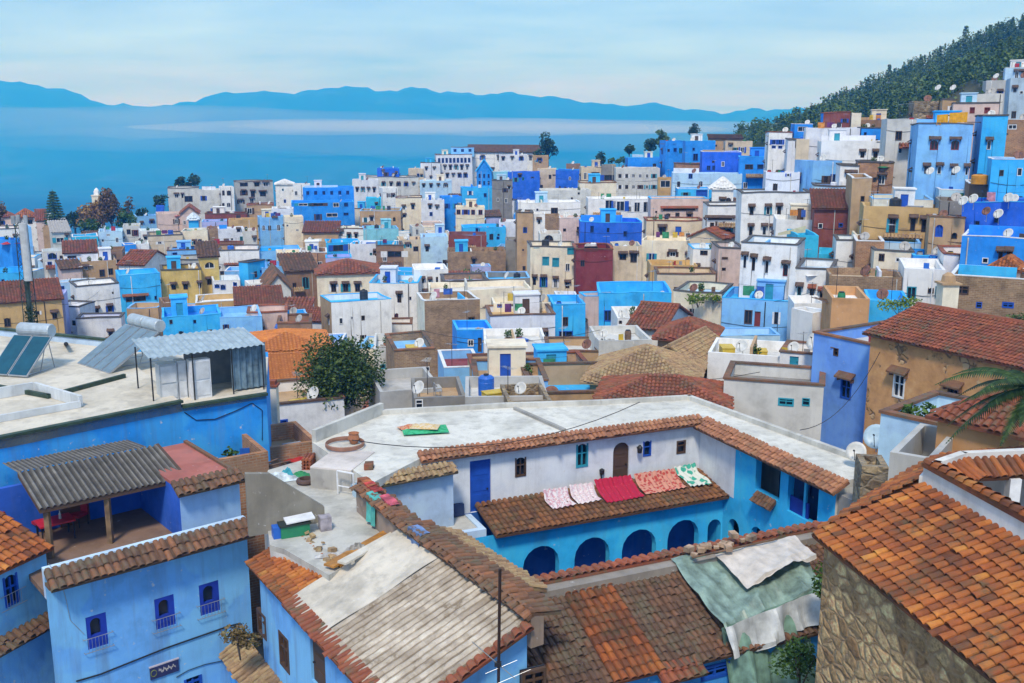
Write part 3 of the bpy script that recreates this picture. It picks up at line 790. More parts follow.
def hiptiles(mb, poly, sp, row):
    """tile columns clipped to a roof polygon (eave edge first)"""
    poly = [Vector(p) for p in poly]
    O = poly[0]; ex = (poly[1] - poly[0]).normalized()
    n = (poly[1] - poly[0]).cross(poly[2] - poly[1]).normalized()
    if n.z < 0: n = -n
    up = n.cross(ex).normalized()
    if up.z < 0: up = -up
    pl = [((p - O).dot(ex), (p - O).dot(up)) for p in poly]
    mb.face(poly, .1)
    W = pl[1][0]; nc = max(1, round(W / sp)); s = W / nc
    for j in range(nc):
        x = (j + .5) * s
        hi = 1e9
        k = len(pl)
        for i in range(k):
            (ax, ay), (bx, by) = pl[i], pl[(i + 1) % k]
            if i == 0: continue
            if (ax - x) * (bx - x) <= 0 and abs(ax - bx) > 1e-6:
                hi = min(hi, ay + (by - ay) * (x - ax) / (bx - ax))
        if hi > 1e8 or hi < row * .4: continue
        nr = max(1, round(hi / row))
        cj = random.random() * .25
        for i in range(nr):
            y0, y1 = hi - i * row + .05 * row, max(-.05, hi - (i + 1) * row - .02 * row)
            if y0 <= 0: break
            m = len(mb.v); seg = 4
            kx = random.random() * .8 + cj
            for (y, r, u) in ((y0, s * .37, .0), (y1, s * .46, .035)):
                for q in range(seg + 1):
                    th = math.pi * q / seg
                    mb.v.append(O + ex * (x - r * math.cos(th)) + up * y + n * (u + r * .75 * math.sin(th) + .004))
            for q in range(seg):
                mb.f.append((m + q, m + q + 1, m + seg + 2 + q, m + seg + 1 + q)); mb.r.append(min(1, kx))
# ---------------------------------------------------------------- the town: houses from the far ridge forward (pixel extents in the photograph, metres away)
h = house
def row(x0, x1, n, y, w, hh, kd='h', fk='f'):
    return tuple((x0 + (x1 - x0) * i / max(1, n - 1), y, w, hh, kd, fk) for i in range(n))
# --- far ridge, centre
h("long white ridge-top hotel|with a brown tiled roof", (470, 541), 152, 335, 'W', a=6, d=13, top='gable', rise=2.2, wins=row(482, 530, 4, 158, 3, 4.5) + row(478, 520, 4, 170, 3, 4), over=.5)
h("white and blue stepped hotel wing|with arcaded balconies on the far ridge", (437, 473), 155, 325, 'LW', a=4, d=12, roof='PB', cap='b', wins=row(440, 470, 9, 160.5, 2.4, 5, 'ab') + row(440, 468, 6, 168, 2.5, 4.5) + row(442, 466, 5, 176, 2.5, 4))
h("small blue rooftop cabin|on top of the stepped hotel wing", (451, 474), 147.5, 331, 'LB', d=6, cap='b', wins=row(455, 470, 3, 150.5, 3, 3, 'pb'), zb=-7.5)
h("low white annex|right of the ridge-top hotel", (500, 528), 155, 318, 'LW', d=8, wins=row(504, 522, 3, 159, 2.5, 3.5))
h("tan flat block|at the right end of the ridge beside a dark tree", (533, 549), 156, 312, 'TN', d=8, roof='P', wins=((540, 160, 3, 3),))
h("white building|with two windows below the ridge-top hotel", (420, 440), 163, 318, 'LW', d=8, cap='d', wins=((426, 169, 2, 3), (434, 169, 2, 3)))
h("pale low house|left of the hotel terraces", (409, 424), 169, 312, 'CR', d=8)
h("brick parapet house|behind the blue striped wall on the ridge", (566, 580), 164, 300, 'BR', d=7)
# --- second row left/centre, Y 240-310
h("dark blue rooftop house|on a long grey-white block", (377, 399), 168, 300, 'DB', d=7, cap='u', wins=((383, 172, 2, 3),), zb=-20)
h("long grey-white block|with a row of small windows under the dark blue rooftop house", (362, 418), 177, 296, 'GW', a=3, d=10, cap='d', wins=row(368, 413, 7, 184, 2.4, 3.6))
h("lilac block|with a pink band left of the long grey-white block", (352, 378), 180, 285, 'LW', d=9, wins=row(357, 374, 4, 190, 2.2, 4))
h("white grey house|below the blue and white hotel wing", (420, 452), 181, 295, 'PB', d=8, roof='W', wins=row(424, 446, 4, 186, 2.4, 3.2))
h("bright blue gabled tower house|with pointed top below the hotel", (477, 492), 171, 285, 'B', d=7, top='gablef', rise=3.0, tm=plain('blue_roof', PALETTE['SB']), wins=row(480, 489, 3, 176, 2, 4, 'ab') + row(480, 489, 3, 183, 2, 4, 'ab'))
h("teal and white low house|right of the bright blue gabled tower", (491, 512), 172, 288, 'TQ', d=8, cap='w', roof='W')
h("grey brown rough house|with a dark top right of the blue tower", (492, 512), 181, 262, 'DG', d=9, roof='DG', cap='d')
h("deep blue flat house|left of the grey brown rough house", (508, 540), 172, 285, 'DB', d=8, wins=((520, 176, 3, 3),))
h("royal blue striped wall house|on the ridge under small conifers", (555, 580), 170, 285, 'DB', a=-6, d=8, roof='PB', cap='u')
h("cream tan low house|between two blue houses on the ridge", (538, 557), 169, 292, 'CR', d=8, roof='CR')
h("wide bright blue house|with a pale roof below the gabled tower", (462, 495), 188, 262, 'SB', a=5, d=10, roof='SB', cap='u', wins=((470, 193, 3, 4, 'pb'), (485, 195, 3, 4, 'pb')))
h("narrow bright blue house|left of the red balcony house", (443, 462), 197, 250, 'B', a=8, d=9, roof='SB', wins=((447, 206, 3, 5, 'pb'), (456, 206, 3, 5, 'pb')))
h("cream balcony house|with red awnings in front of the bright blue house", (455, 484), 207, 232, 'C', d=8, roof='C', wins=row(458, 480, 4, 212, 4, 5, 'pr'))
h("lilac house|with a blue base and three windows left of the narrow bright blue house", (421, 444), 200, 245, 'LW', d=9, roof='PB', wins=((430, 207, 3, 4), (437, 208, 3, 4), (431, 214, 3, 4, 'pb')))
h("white cream house|with dark doors left of the lilac house", (396, 422), 198, 250, 'C', d=8, roof='PK', cap='b', wins=((404, 208, 3, 4), (413, 207, 3, 5), (404, 216, 4, 3)))
h("white slab house|beside a sky-blue wall on the middle left", (383, 398), 188, 262, 'W', a=10, d=8)
h("sky blue low wall house|left of the white slab house", (366, 381), 198, 255, 'CY', d=7, roof='LW')
h("pale roofed brown house|with a light blue terrace at middle left", (360, 401), 211, 228, 'TN', a=-4, d=9, roof='LB', cap='l', wins=((372, 219, 3, 4),))
# --- far left
h("royal blue deck house|with a pergola terrace on the left skyline", (303, 354), 188, 248, 'B', d=9, roof='DB', cap='u', wins=row(308, 348, 6, 193, 3, 4, 'pb'))
h("vivid blue big house|with shaded balcony and square windows", (291, 354), 203, 236, 'B', a=2, d=10, roof='B', cap='u', wins=((303, 203.5, 9, 5, 'p'), (318, 203.5, 10, 5, 'p'), (336, 204, 6, 6, 'p'), (346, 204, 4, 5, 'pb'), (318, 217, 4, 6, 'pb'), (332, 215, 11, 4, 'p'), (346, 214, 5, 3, 'pb')))
h("white canopy house|on the left skyline", (275, 293), 184.5, 285, 'W', d=8, roof='W', top='hip', rise=1.2, tm=plain('white_roofing', (.74, .74, .74)))
h("long white low house|on the skyline left of the royal blue deck house", (293, 310), 184.5, 280, 'W', d=8, cap='w')
h("three storey apartment house|with a yellow top floor on the left skyline", (235, 273), 182, 262, 'G', a=4, d=10, roof='CR', cap='d', wins=((244, 184.5, 8, 4, 'p'), (257, 184.5, 5, 4), (266, 184.5, 5, 4), (244, 193, 4, 5), (253, 194, 4, 6), (263, 194, 6, 5), (241, 202, 4, 4), (252, 201, 4, 5)))
h("white stair tower|with arched windows beside the apartment house", (220, 233), 187, 256, 'W', a=6, d=8, wins=((222.5, 193, 2.5, 5, 'a'), (228, 193, 4, 5, 'a'), (222.5, 205, 2.5, 4, 'a'), (228, 205, 4, 4.5, 'a')))
h("cement grey house|with a sloping top left of the white stair tower", (198, 221), 190, 258, 'GW', a=-8, d=9, roof='GW')
h("grey white house|with broken windows below dark pines", (168, 199), 188.5, 262, 'GW', d=9, roof='G', cap='d', wins=((177, 196, 4, 4), (183, 196, 2, 4), (189, 199, 8, 6, 'p'), (193, 199, 3, 6)))
h("brown stone house|with a red line roof under the apartment house", (246, 273), 205, 235, 'TN', d=8, roof='RB', cap='r', wins=((249, 211, 5, 6, 'p'),))
h("red brick terrace house|left of the brown stone house", (204, 246), 214, 228, 'RB', a=-3, d=8, roof='RB', cap='b')
h("orange brown low house|right of the red brick terrace", (228, 262), 220, 222, 'O', d=7, roof='TN')
h("lilac roof shed|in front of the red brick terrace", (202, 227), 222, 214, 'LV', d=6, roof='LV', cap='l')
h("pink gabled house|with a red roof under the grey white house", (181, 199), 214, 232, 'PK', a=0, d=8, top='gablef', rise=1.6, tm=T_RED)
h("cream pink house|with a roof terrace of clutter", (157, 184), 214, 232, 'PK', a=5, d=9, roof='GW', clutter=3)
h("light blue cube house|right of the autumn trees", (137, 158), 217, 236, 'LB', a=8, d=8, roof='PB', cap='l', wins=((142, 224, 2, 3), (152, 222, 3, 3)))
h("deep blue rooftop tank house|beside a dark pine", (156, 164), 206, 246, 'DB', d=4, roof='DB')
h("small sky blue domed house|below the pink gabled house", (188, 198), 220, 218, 'SB', d=5, top='hip', rise=1.3, tm=plain('white_dome', (.6, .68, .75)))
h("white grey workshop|with dark openings at far left", (123, 140), 226, 215, 'GW', d=8, roof='GB', wins=((129, 232, 4, 5, 'p'), (136, 233, 4, 6, 'pr')))
h("white striped house|with teal panel right of the workshop", (140, 160), 231, 205, 'W', a=6, d=7, roof='TQ', wins=((145, 238, 3, 3), (153, 238, 3, 3)))
h("olive grey flat house|with a stained band at left", (148, 183), 236, 195, 'CR', a=3, d=9, roof='DG', cap='d', wins=((160, 243, 4, 3, 'p'),))
h("cream tall house|with a small plant on the wall", (181, 208), 231, 200, 'C', a=-4, d=9, roof='LB', wins=((195, 243, 3, 4), (188, 247, 3, 3)))
h("dark brown brick wall house|right of the cream tall house", (207, 219), 229, 202, 'BRK', d=8, roof='RB')
h("white patched house|with a blue stain below the red brick terrace", (218, 244), 229, 200, 'LW', a=4, d=8, roof='GW', wins=((226, 242, 3, 3), (238, 230, 3, 3)))
h("grey concrete house|right of the white patched house", (243, 257), 231, 198, 'GW', a=2, d=8, roof='PK', wins=((255, 240, 3, 5),))
h("pale blue stepped house|with arched windows in the left middle", (260, 286), 218, 212, 'LB', a=6, d=8, roof='PB', cap='l', wins=((264, 228, 3, 5, 'a'), (270, 228, 3, 5, 'a'), (279, 228, 3.5, 6, 'a'), (275, 214, 4, 4)))
h("lilac upper house|behind the pale blue stepped house", (271, 293), 209, 222, 'LW', d=8, roof='LW', wins=((275, 214, 3, 4, 'pb'), (279, 215, 2, 3, 'pb')))
h("blank cream white box house|left of the vivid blue big house", (284, 303), 217, 208, 'C', a=4, d=7, roof='C', wins=((297, 230, 3, 2, 'p'),))
h("maroon roof house|behind the white house in the left middle", (205, 243), 245, 188, 'BR', d=7, roof='RB', cap='r')
h("white blank wall house|with one small window left of the blue tower", (218, 259), 251, 178, 'W', a=-3, d=9, roof='PK', cap='d', wins=((234, 269, 3, 4), (222, 273, 4, 4, 'p'), (250, 264, 3, 3)))
h("blue terrace house|with half cream front and cluttered roof", (258, 300), 251, 180, 'LB', a=3, d=9, roof='SB', cap='u', wins=((262, 261, 3, 4, 'p'), (280, 260, 3.5, 6, 'p')), clutter=4)
h("cream shed house|right of the blue terrace house", (277, 301), 253, 172, 'C', a=3, d=7, roof='C', wins=((280, 260, 3, 6),))
h("brown mud wall house|with pale rim left of the red hip roof", (300, 327), 253, 172, 'OBR', a=0, d=9, roof='GW', cap='w')
h("rubble roof house|covered with white debris", (303, 330), 242, 186, 'TN', a=-3, d=8, roof='W', cap=None, clutter=4)
h("brown red roof house|right of the vivid blue big house", (303, 338), 233, 202, 'TN', a=-3, d=8, top='shed', rise=1.6, tm=T_RED)
h("white and cyan long house|with two small windows", (337, 364), 229, 204, 'W', a=-4, d=8, roof='PB', cap='b', wins=((341, 234, 4, 5), (349, 236, 2.5, 4), (356, 236, 2.5, 4)))
h("cyan wall house|right of the white and cyan long house", (363, 398), 229, 203, 'TQ', a=4, d=9, roof='TQ', cap='l')
h("blue tiled terrace house|with a shaded loggia", (326, 360), 243, 184, 'SB', a=4, d=9, roof='LB', cap='u', wins=((338, 248, 10, 6, 'p'), (330, 256, 3, 5, 'pb'), (347, 247, 6, 5, 'p')))
h("lilac roof house|with red awning stripes", (350, 380), 244, 182, 'LW', a=-5, d=8, roof='LW', wins=((376, 253, 3, 4),))
h("dark hollow house|with a brown roof and black garage opening", (376, 403), 246, 176, 'BR', a=2, d=8, roof='TN', cap='d', wins=((394, 254, 14, 6, 'p'),))
h("small cream house|with two dark windows below the dark hollow house", (400, 424), 240, 188, 'CR', a=6, d=8, roof='TN', wins=((408, 246, 4, 4), (416, 249, 5, 5, 'p')))
h("narrow cream house|with a tall doorway near the white peeling slab", (412, 424), 227, 205, 'GW', a=6, d=7, wins=((417, 232, 3, 6, 'p'),))
h("white peeling slab house|with a blue stained top edge", (421, 448), 237, 185, 'PB', a=2, d=9, roof='LB', wins=((425, 265, 4, 3, 'p'),))
h("chocolate brown gable house|with a curved top over rough brick", (448, 486), 235, 186, 'RB', a=0, d=9, roof='SB', side='BRK')
h("rough stone brick house|with shrubs at its foot", (448, 506), 252, 176, 'BRK', a=2, d=8, roof='TN')
h("bright blue stair house|above the chocolate brown gable house", (463, 506), 228, 200, 'SB', a=4, d=9, roof='SB', cap='u', wins=((477, 231, 3, 6, 'pb'), (498, 238, 3, 3, 'pb')))
h("white low house|with a lilac band right of the bright blue stair house", (499, 519), 222, 205, 'LW', a=0, d=8, roof='GW', wins=((504, 232, 2, 3),))
h("grey side wall house|under the white low house", (505, 520), 240, 180, 'DG', a=0, d=8)
# --- left middle ground
h("white villa|with an orange hip roof at the far left", (14, 36), 218, 262, 'W', a=0, d=9, top='hip', rise=2.0, tm=T_ORANGE, wins=((19, 222, 4, 4), (30, 222, 5, 4)))
h("pink villa|with a red hip roof at the left edge", (-12, 13), 218, 262, 'PK', d=9, top='hip', rise=2.0, tm=T_RED, wins=((3, 223, 3, 4),))
h("small pink house|with a red gable beside the conifer", (36, 46), 221, 256, 'PK', d=7, top='gable', rise=2.6, tm=T_RED)
h("white chimney house|just left of the tall conifer", (45, 51), 214.5, 258, 'W', d=5)
h("pale house|half hidden behind the conifer trunk", (50, 66), 219, 262, 'LW', d=7, wins=((60, 222, 4, 3),))
h("white terrace house|with a dark coping at the left edge", (-15, 23), 230, 205, 'W', a=4, d=10, roof='PK', cap='d', wins=((15, 237, 3, 3),))
h("slim light blue house|beside the telecom mast", (23, 31), 227, 200, 'LB', a=8, d=7, wins=((25, 264, 3, 5, 'p'),))
h("tall vivid blue house|with a folded facade at the left edge", (-16, 11, 25), 240, 150, 'B', a=38, roof='B', cap=None)
h("sky blue low house|under the tall vivid blue house", (-16, 33), 275, 132, 'SB', a=3, d=8, roof='SB', cap='u', wins=((4, 281, 3, 3, 'pb'),))
h("grey brown shed|left of the white gabled house", (42, 52), 227, 222, 'TN', d=7)
h("white gabled house|with a pale sloping roof at left", (52, 70), 233, 212, 'GW', a=6, d=9, top='shed', rise=1.8, tm=plain('pale_roofing', (.55, .53, .52)), wins=((60, 240, 8, 5, 'p'), (67, 238, 3, 6)))
h("blue white trimmed house|left of the lilac house row", (72, 98), 237, 205, 'CY', a=3, d=8, roof='LB', cap='w', wins=((80, 245, 3, 3, 'p'), (90, 245, 4, 4, 'p')))
h("lilac grey house|with a dark door left of the blue water box", (98, 122), 232, 208, 'PB', a=0, d=9, roof='PB', wins=((117, 240, 3, 5, 'p'), (108, 235, 4, 2, 'p')))
h("blue cabin house|in front of the olive grey flat house", (124, 136), 245, 190, 'B', a=8, d=5, roof='PB', cap='w')
h("white box house|right of the blue cabin house", (135, 149), 244, 192, 'W', d=7, roof='CY')
h("house with long rust red roof|on the left", (64, 97), 254, 176, 'LW', a=2, d=7, top='shed', rise=1.6, tm=T_RED, wins=((72, 257, 9, 2.5, 'p'), (92, 257, 4, 5, 'p')))
h("pale house|with an arched blue door on the left", (42, 66), 252, 180, 'GW', a=4, d=7, roof='PB', wins=((52, 256, 9, 6, 'ab'), (61, 257, 3, 3, 'p')))
h("teal roof shed|behind a brown tiled lean-to on the left", (55, 80), 262, 164, 'LB', a=4, d=6, roof='B', wins=((58, 267, 3, 3, 'p'),))
h("brown tiled lean-to|among low roofs on the left", (62, 82), 270, 156, 'PK', a=10, d=5, top='shed', rise=.9, tm=T_BROWN)
h("brown clutter house|with dark doors on the left", (97, 122), 251, 176, 'BR', a=-3, d=8, roof='DG', clutter=4, wins=((104, 257, 3, 4), (112, 257, 4, 4)))
h("white roofed shop house|below the brown clutter house", (80, 116), 262, 160, 'TN', a=3, d=9, roof='W', wins=((86, 268, 4, 3),))
h("red gabled chapel-like house|with a white gable wall on the left", (118, 143), 265, 160, 'W', a=-28, d=9, top='gable', rise=1.8, tm=T_RED)
h("royal blue shed|behind the red gabled house", (136, 152), 259, 172, 'B', d=6)
h("white studio house|with a slit window right of the red gabled house", (150, 169), 260, 166, 'W', a=8, d=8, roof='G', cap='d', wins=((158, 264, 4, 1.6, 'p'), (153, 270, 3, 3, 'p')))
h("grey scrap roof house|with blue doors above the yellow house", (166, 200), 261, 168, 'G', a=0, d=8, roof='GW', cap='d', wins=((188, 266, 3, 5, 'pb'), (194, 266, 4, 6, 'pb')), clutter=4)
h("light blue roof house|behind the yellow house", (167, 196), 251, 182, 'LB', a=0, d=8, roof='LB', cap='b', wins=((175, 254, 5, 3, 'pb'),))
h("big white house|with hooded windows and a sunken roof on the left", (58, 76, 120), 287, 140, 'W', a=10, roof='W', cap='d', wins=((88, 312, 4, 7, 'h'), (97, 312, 4, 7, 'h'), (110, 309, 4, 6, 'h'), (89, 329, 3, 4, 'ab'), (98, 329, 3, 4, 'ab'), (109, 328, 3.5, 5, 'ab'), (113, 293, 1.6, 2, 'p')), clutter=0)
h("light blue sunken roof room|on the big white house", (59, 98), 283, 148, 'PB', a=8, d=4, roof='W', cap='w', wins=((62, 288, 5, 4, 'pb'), (78, 290, 4, 3, 'p'), (86, 290, 3, 3, 'p')), zb=-25)
h("sky blue house|with a brown awning between white and yellow houses", (119, 160), 276, 142, 'SB', a=6, d=9, roof='TQ', cap='u', wins=((136, 299, 20, 5, 'hR'), (140, 305, 2.5, 5, 'pb'), (156, 298, 2.5, 4, 'pb')))
h("mustard yellow house|with two hooded arched windows", (160, 200), 271, 146, 'Y', a=3, d=9, roof='CR', cap='d', wins=((173, 287, 4.5, 5, 'ah'), (185, 286.5, 4.5, 5.5, 'ah'), (199, 285, 3, 5, 'h'), (182, 301, 9, 7, 'p')))
h("yellow gabled house|with a large arch and brown roof", (200, 219), 258, 150, 'Y', a=3, d=9, top='shed', rise=1.5, tm=T_BROWN, wins=((210, 265.5, 10, 6, 'a'), (210, 282, 5, 6, 'ah')))
h("rust roof long shed|at the left edge under the mast", (-16, 62), 305, 118, 'O', a=4, d=7, top='shed', rise=1.7, tm=T_RED, wins=((55, 316, 5, 6),))
h("lilac side house|left of the big white house", (44, 64), 296, 128, 'LV', a=-4, d=6, roof='LV', wins=((60, 322, 7, 6, 'pr'),))
h("light blue tower house|with a dark timber lean-to roof", (239, 248, 265), 263, 150, 'SB', a=48, roof='TN', cap='d', wins=())
h("white balcony house|with blue arches left of the light blue tower", (213, 240), 281, 146, 'W', a=4, d=7, roof='PB', cap='w', wins=((217, 286, 5, 4, 'ab'), (223, 287, 5, 5, 'ab'), (235, 284, 4, 4, 'pb'), (229, 295, 4, 4, 'p')))
h("small white cube house|with a deep blue door", (249, 267), 284, 142, 'W', a=10, d=5, roof='W', wins=((259, 290, 8, 10, 'db'),))
h("stone gabled house|with two arched windows left of the cream three-window house", (266, 291), 290, 138, 'GW', a=5, d=11, top='gablef', rise=2.0, tm=T_BROWN, wins=((271, 298, 3, 4, 'a'), (282, 298, 3, 4, 'a')))
h("slate blue terrace house|behind the stone gabled house", (262, 298), 268, 152, 'LB', a=6, d=9, roof='LB', cap='l')
h("brown ridge roof house|right of the stone gabled house", (286, 318), 272, 150, 'BR', a=8, d=9, top='shed', rise=1.6, tm=T_BROWN, wins=((306, 283, 7, 12, 'at'),))
h("cream house|with three windows under one long hood and a red hip roof", (317, 380), 275, 146, 'C', a=2, d=10, top='hip', rise=1.6, tm=T_RED, wins=((334, 288, 5, 8, 'hk'), (346, 288, 5, 8, 'hk'), (358, 288, 5, 8, 'hk')))
h("purple blue house|with a red striped awning behind the cream three-window house", (326, 352), 258, 168, 'LV', a=2, d=6, roof='B', cap='u')
h("white block house|with blue parapets and hooded windows", (369, 418), 283, 134, 'W', a=-6, d=10, roof='SB', cap='u', wins=((399, 298, 4, 9, 'h'), (396, 316, 4, 6, 'ar'), (396, 323, 2, 3, 'a'), (410, 298, 2, 3, 'p')))
h("blue crenel house|on the white block house", (386, 414), 271, 150, 'SB', a=-8, d=6, roof='SB', cap='l', zb=-24)
h("tall white house|with small twin windows right of the blue parapets", (414, 448), 270, 140, 'W', a=4, d=9, roof='W', wins=((423, 281, 2, 4), (430, 281, 2, 3), (425, 294, 5, 5, 'h'), (437, 281, 2, 8, 'p')))
h("white house|with a brown patched corner and a blue roof edge", (309, 331, 391), 303, 118, 'W', a=14, roof='SB', cap='u', side='TN', wins=((341, 321, 3.5, 6, 'p'), (352, 318, 2, 3, 'p'), (363, 318, 3.5, 5, 'p'), (353, 338, 3, 4, 'p'), (363, 337, 3, 4, 'p')))
h("ochre wall house|left of the maroon lean-to", (196, 243), 303, 128, 'O', a=2, d=8, roof='W', cap='w')
h("maroon lean-to house|in front of the white balcony house", (236, 282), 306, 122, 'BR', a=3, d=6, top='shed', rise=1.4, tm=T_RED)
h("pale blue tent-roofed house|with rubble on its roof", (220, 262), 318, 112, 'LB', a=4, d=9, roof='LB', cap='l', clutter=3, wins=((226, 327, 3, 5, 'pb'),))
h("blue low house|beside the yellow house foot", (163, 222), 318, 110, 'SB', a=3, d=9, roof='B', cap='u', wins=((172, 322, 3, 4, 'p'), (196, 322, 3, 4, 'pb')))
h("brown shed|at the foot of the yellow house", (164, 184), 303, 124, 'BR', a=10, d=6, roof='GW')
h("pink rimmed rooftop house|behind the orange tiled hall", (247, 287), 313, 116, 'PK', a=0, d=6, roof='PK', cap='r')
h("light blue rooftop tank house|right of the pink rimmed rooftop", (284, 308), 316, 118, 'SB', a=6, d=5, roof='LB', cap='l')
h("brown roof house|under the light blue rooftop tank house", (278, 312), 324, 112, 'BR', a=0, d=7, roof='RB', cap='b')
h("orange tiled hall|in front of the dark tree", (244, 330), 353, 88, 'O', a=4, d=9, top='hip', rise=1.1, tm=T_VIVID, zb=-27, over=.4)
h("orange roof wing|left of the dark tree", (250, 322), 387, 72, 'O', a=4, d=6, top='shed', rise=1.0, tm=T_VIVID, over=.4)
h("white courtyard house|with a tiled parapet and tall chimney under the dark tree", (228, 344), 410, 58, 'W', a=10, d=6, roof='TN', cap='b', wins=((282, 424, 12, 9, 'pbs'),))
# --- centre
h("brown brick tower house|with a round white framed window", (517, 533), 213, 165, 'TN', a=3, d=8, roof='GW', cap='d', wins=((525, 230, 4, 6, 'ab'), (523, 250, 1.6, 2, 'p'), (524, 268, 3, 4, 'pk')))
h("white topped house|with a small dark window over the brown brick tower", (519, 581), 203, 176, 'W', a=3, d=10, roof='W', cap='w', wins=((538, 210, 2.5, 3, 'p'), (555, 211, 7, 6, 'p')))
h("white curved wing house|right of the brown brick tower", (532, 545), 214, 166, 'W', d=7, wins=((539, 222, 3, 5),))
h("grey arched attic house|with a half-round window above the cream teal-shuttered house", (541, 563), 234, 150, 'GW', a=3, d=8, roof='TN', wins=((550, 238, 9, 6, 'a'), (549, 242, 4, 4, 'ab')))
h("stone front house|under the white topped house", (543, 560), 216, 166, 'BRK', d=7)
h("pale long house|with a white slab roof right of the arched attic", (559, 592), 218, 164, 'PK', a=3, d=9, roof='W', cap='w', wins=((564, 230, 3, 3, 'p'),))
h("cream house|with teal shuttered windows in the centre", (530, 577), 247, 142, 'C', a=5, d=10, roof='GW', cap='d', wins=((545, 261, 7, 9, 'pts'), (555, 262, 7, 9, 'pts'), (536, 244, 6, 9, 'pts'), (534, 281, 3, 8, 'h'), (543, 282, 4, 10, 'ht'), (555, 283, 3.5, 9, 'h'), (567, 267, 4.5, 8, 'p'), (567, 285, 4, 6, 'h'), (571, 250, 9, 8, 'pts')))
h("dark red windowless house|with a roof terrace of dark awnings", (577, 614), 250, 138, 'MR', a=5, d=9, roof='RB', cap='r', wins=((592, 245, 14, 4, 'p'),), clutter=3)
h("ochre narrow house|right of the dark red house", (613, 642), 246, 140, 'CR', a=4, d=9, roof='LB', wins=((623, 257, 7, 6, 'h'), (634, 258, 7, 9, 'h')))
h("deep blue terrace house|above the dark red house", (580, 642), 222, 160, 'DB', a=4, d=9, roof='B', cap='u', wins=((592, 229, 4, 7, 'pb'), (608, 230, 3, 5, 'pb')))
h("long beige wall house|right of the ochre narrow house", (641, 697), 240, 142, 'C', a=-4, d=9, roof='C', wins=((672, 254, 6, 5, 'h'), (688, 257, 5, 6, 'h')))
h("white loggia house|with a row of dark glazed openings", (588, 653), 199, 182, 'W', a=5, d=9, roof='W', cap='w', wins=((609, 205, 8, 10, 'p'), (620, 206, 9, 10, 'p'), (630, 209, 6, 6, 'p'), (637, 207, 6, 10, 'p'), (647, 207, 8, 11, 'p'), (584, 207, 4, 10, 'p')))
h("white stucco house|with a tall side window left of the loggia house", (540, 590), 190, 195, 'GW', a=4, d=9, roof='GW', cap=None, wins=((560, 201, 5, 3, 'p'), (571, 198, 2, 2, 'p'), (578, 193, 2, 2, 'p')))
h("cream banded house|under a beige box house", (580, 617), 183, 205, 'C', a=4, d=8, roof='C', cap='b')
h("beige box house|with a square dark window on the skyline", (581, 604), 167, 238, 'CR', a=4, d=8, roof='GW', wins=((595, 175, 8, 6, 'p'), (585, 176, 3, 7, 'p')))
h("dark framed brown house|right of the beige box house", (603, 617), 165, 232, 'DG', a=2, d=8, roof='TN', wins=((610, 178, 10, 6, 'p'),))
h("grey scaffolded house|under construction on the skyline", (616, 660), 168, 225, 'GW', a=4, d=9, roof='GW', wins=row(620, 654, 6, 176, 3, 4, 'p') + row(620, 654, 6, 187, 3, 4, 'p'))
h("sky blue wall house|below the cluster of dark trees", (629, 673), 158, 235, 'B', a=6, d=10, roof='SB', cap='u')
h("pale grey cabin|left of the sky blue wall house", (632, 643), 155, 248, 'PB', d=5)
h("royal blue tall house|under the first pines", (667, 686), 141, 225, 'B', a=12, d=9, roof='PK', wins=((676, 150, 3, 4, 'pb'),))
h("two-tone blue house|with a purple base right of the royal blue tall house", (685, 715), 141, 212, 'B', a=5, d=9, roof='PB', cap='u', wins=((695, 157, 5, 7, 'pb'), (705, 157, 5, 7, 'pb')))
h("ultramarine wide house|with a pale roof left of the maroon shed", (703, 742), 152, 190, 'DB', a=4, d=9, roof='LB', cap='w', wins=((709, 168, 4, 5, 'pb'), (714, 168, 3, 5, 'pb')))
h("cobalt low house|with a shaded porch under the maroon shed", (741, 774), 157, 182, 'B', a=3, d=8, roof='B', cap='u', wins=((750, 167, 8, 5, 'p'), (764, 167, 12, 5, 'pb')))
h("maroon shed|behind the cobalt low house", (750, 770), 149, 205, 'RB', d=6, roof='BR')
h("pale cream house|with a pale parapet behind the ultramarine house", (725, 752), 141, 215, 'CR', a=4, d=8, roof='GW', wins=((730, 146, 3, 3),))
h("rust pergola house|under the wooded hillside", (709, 742), 139, 228, 'TN', a=3, d=7, top='shed', rise=1.0, tm=T_BROWN)
h("orange brick parapet house|with roof pots left of the ultramarine wide house", (675, 704), 164, 198, 'OBR', a=4, d=6, roof='OBR', cap='b', zb=-16)
h("orange market stall house|with a green plant below the sky blue wall", (659, 674), 178, 205, 'O', a=2, d=6, roof='TN', wins=((666, 184, 10, 7, 'p'),))
h("lilac white wide house|with blue washed terrace under the ultramarine house", (672, 742), 173, 182, 'PB', a=3, d=9, roof='PB', cap=None, wins=((678, 185, 3, 7, 'p'), (690, 176, 4, 5, 'pb')))
h("cyan front house|with a bright blue shutter wall", (678, 712), 189, 168, 'SB', a=4, d=8, roof='LB', cap='w', wins=((686, 195, 5, 5, 'p'), (702, 194, 11, 8, 'pbs')))
h("beige house|with three windows under a long awning", (652, 710), 199, 158, 'PK', a=5, d=9, roof='GW', cap='u', wins=((669, 216, 4, 5, 'a'), (678, 215, 4, 4, 'p'), (690, 217, 4, 5, 'h'), (657, 212, 2, 2, 'p'), (680, 210, 32, 2.2, 'hR')))
h("beige lower house|with a bright blue door and a red rim", (647, 704), 221, 150, 'CR', a=5, d=7, roof='CR', cap='r', wins=((663, 231, 7, 8, 'h'), (679, 231, 6, 9, 'db')))
h("white domed shrine|on a roof right of the cyan front house", (712, 734), 189, 156, 'W', a=0, d=6, top='hip', rise=1.7, tm=plain('white_dome_wash', (.74, .74, .74)))
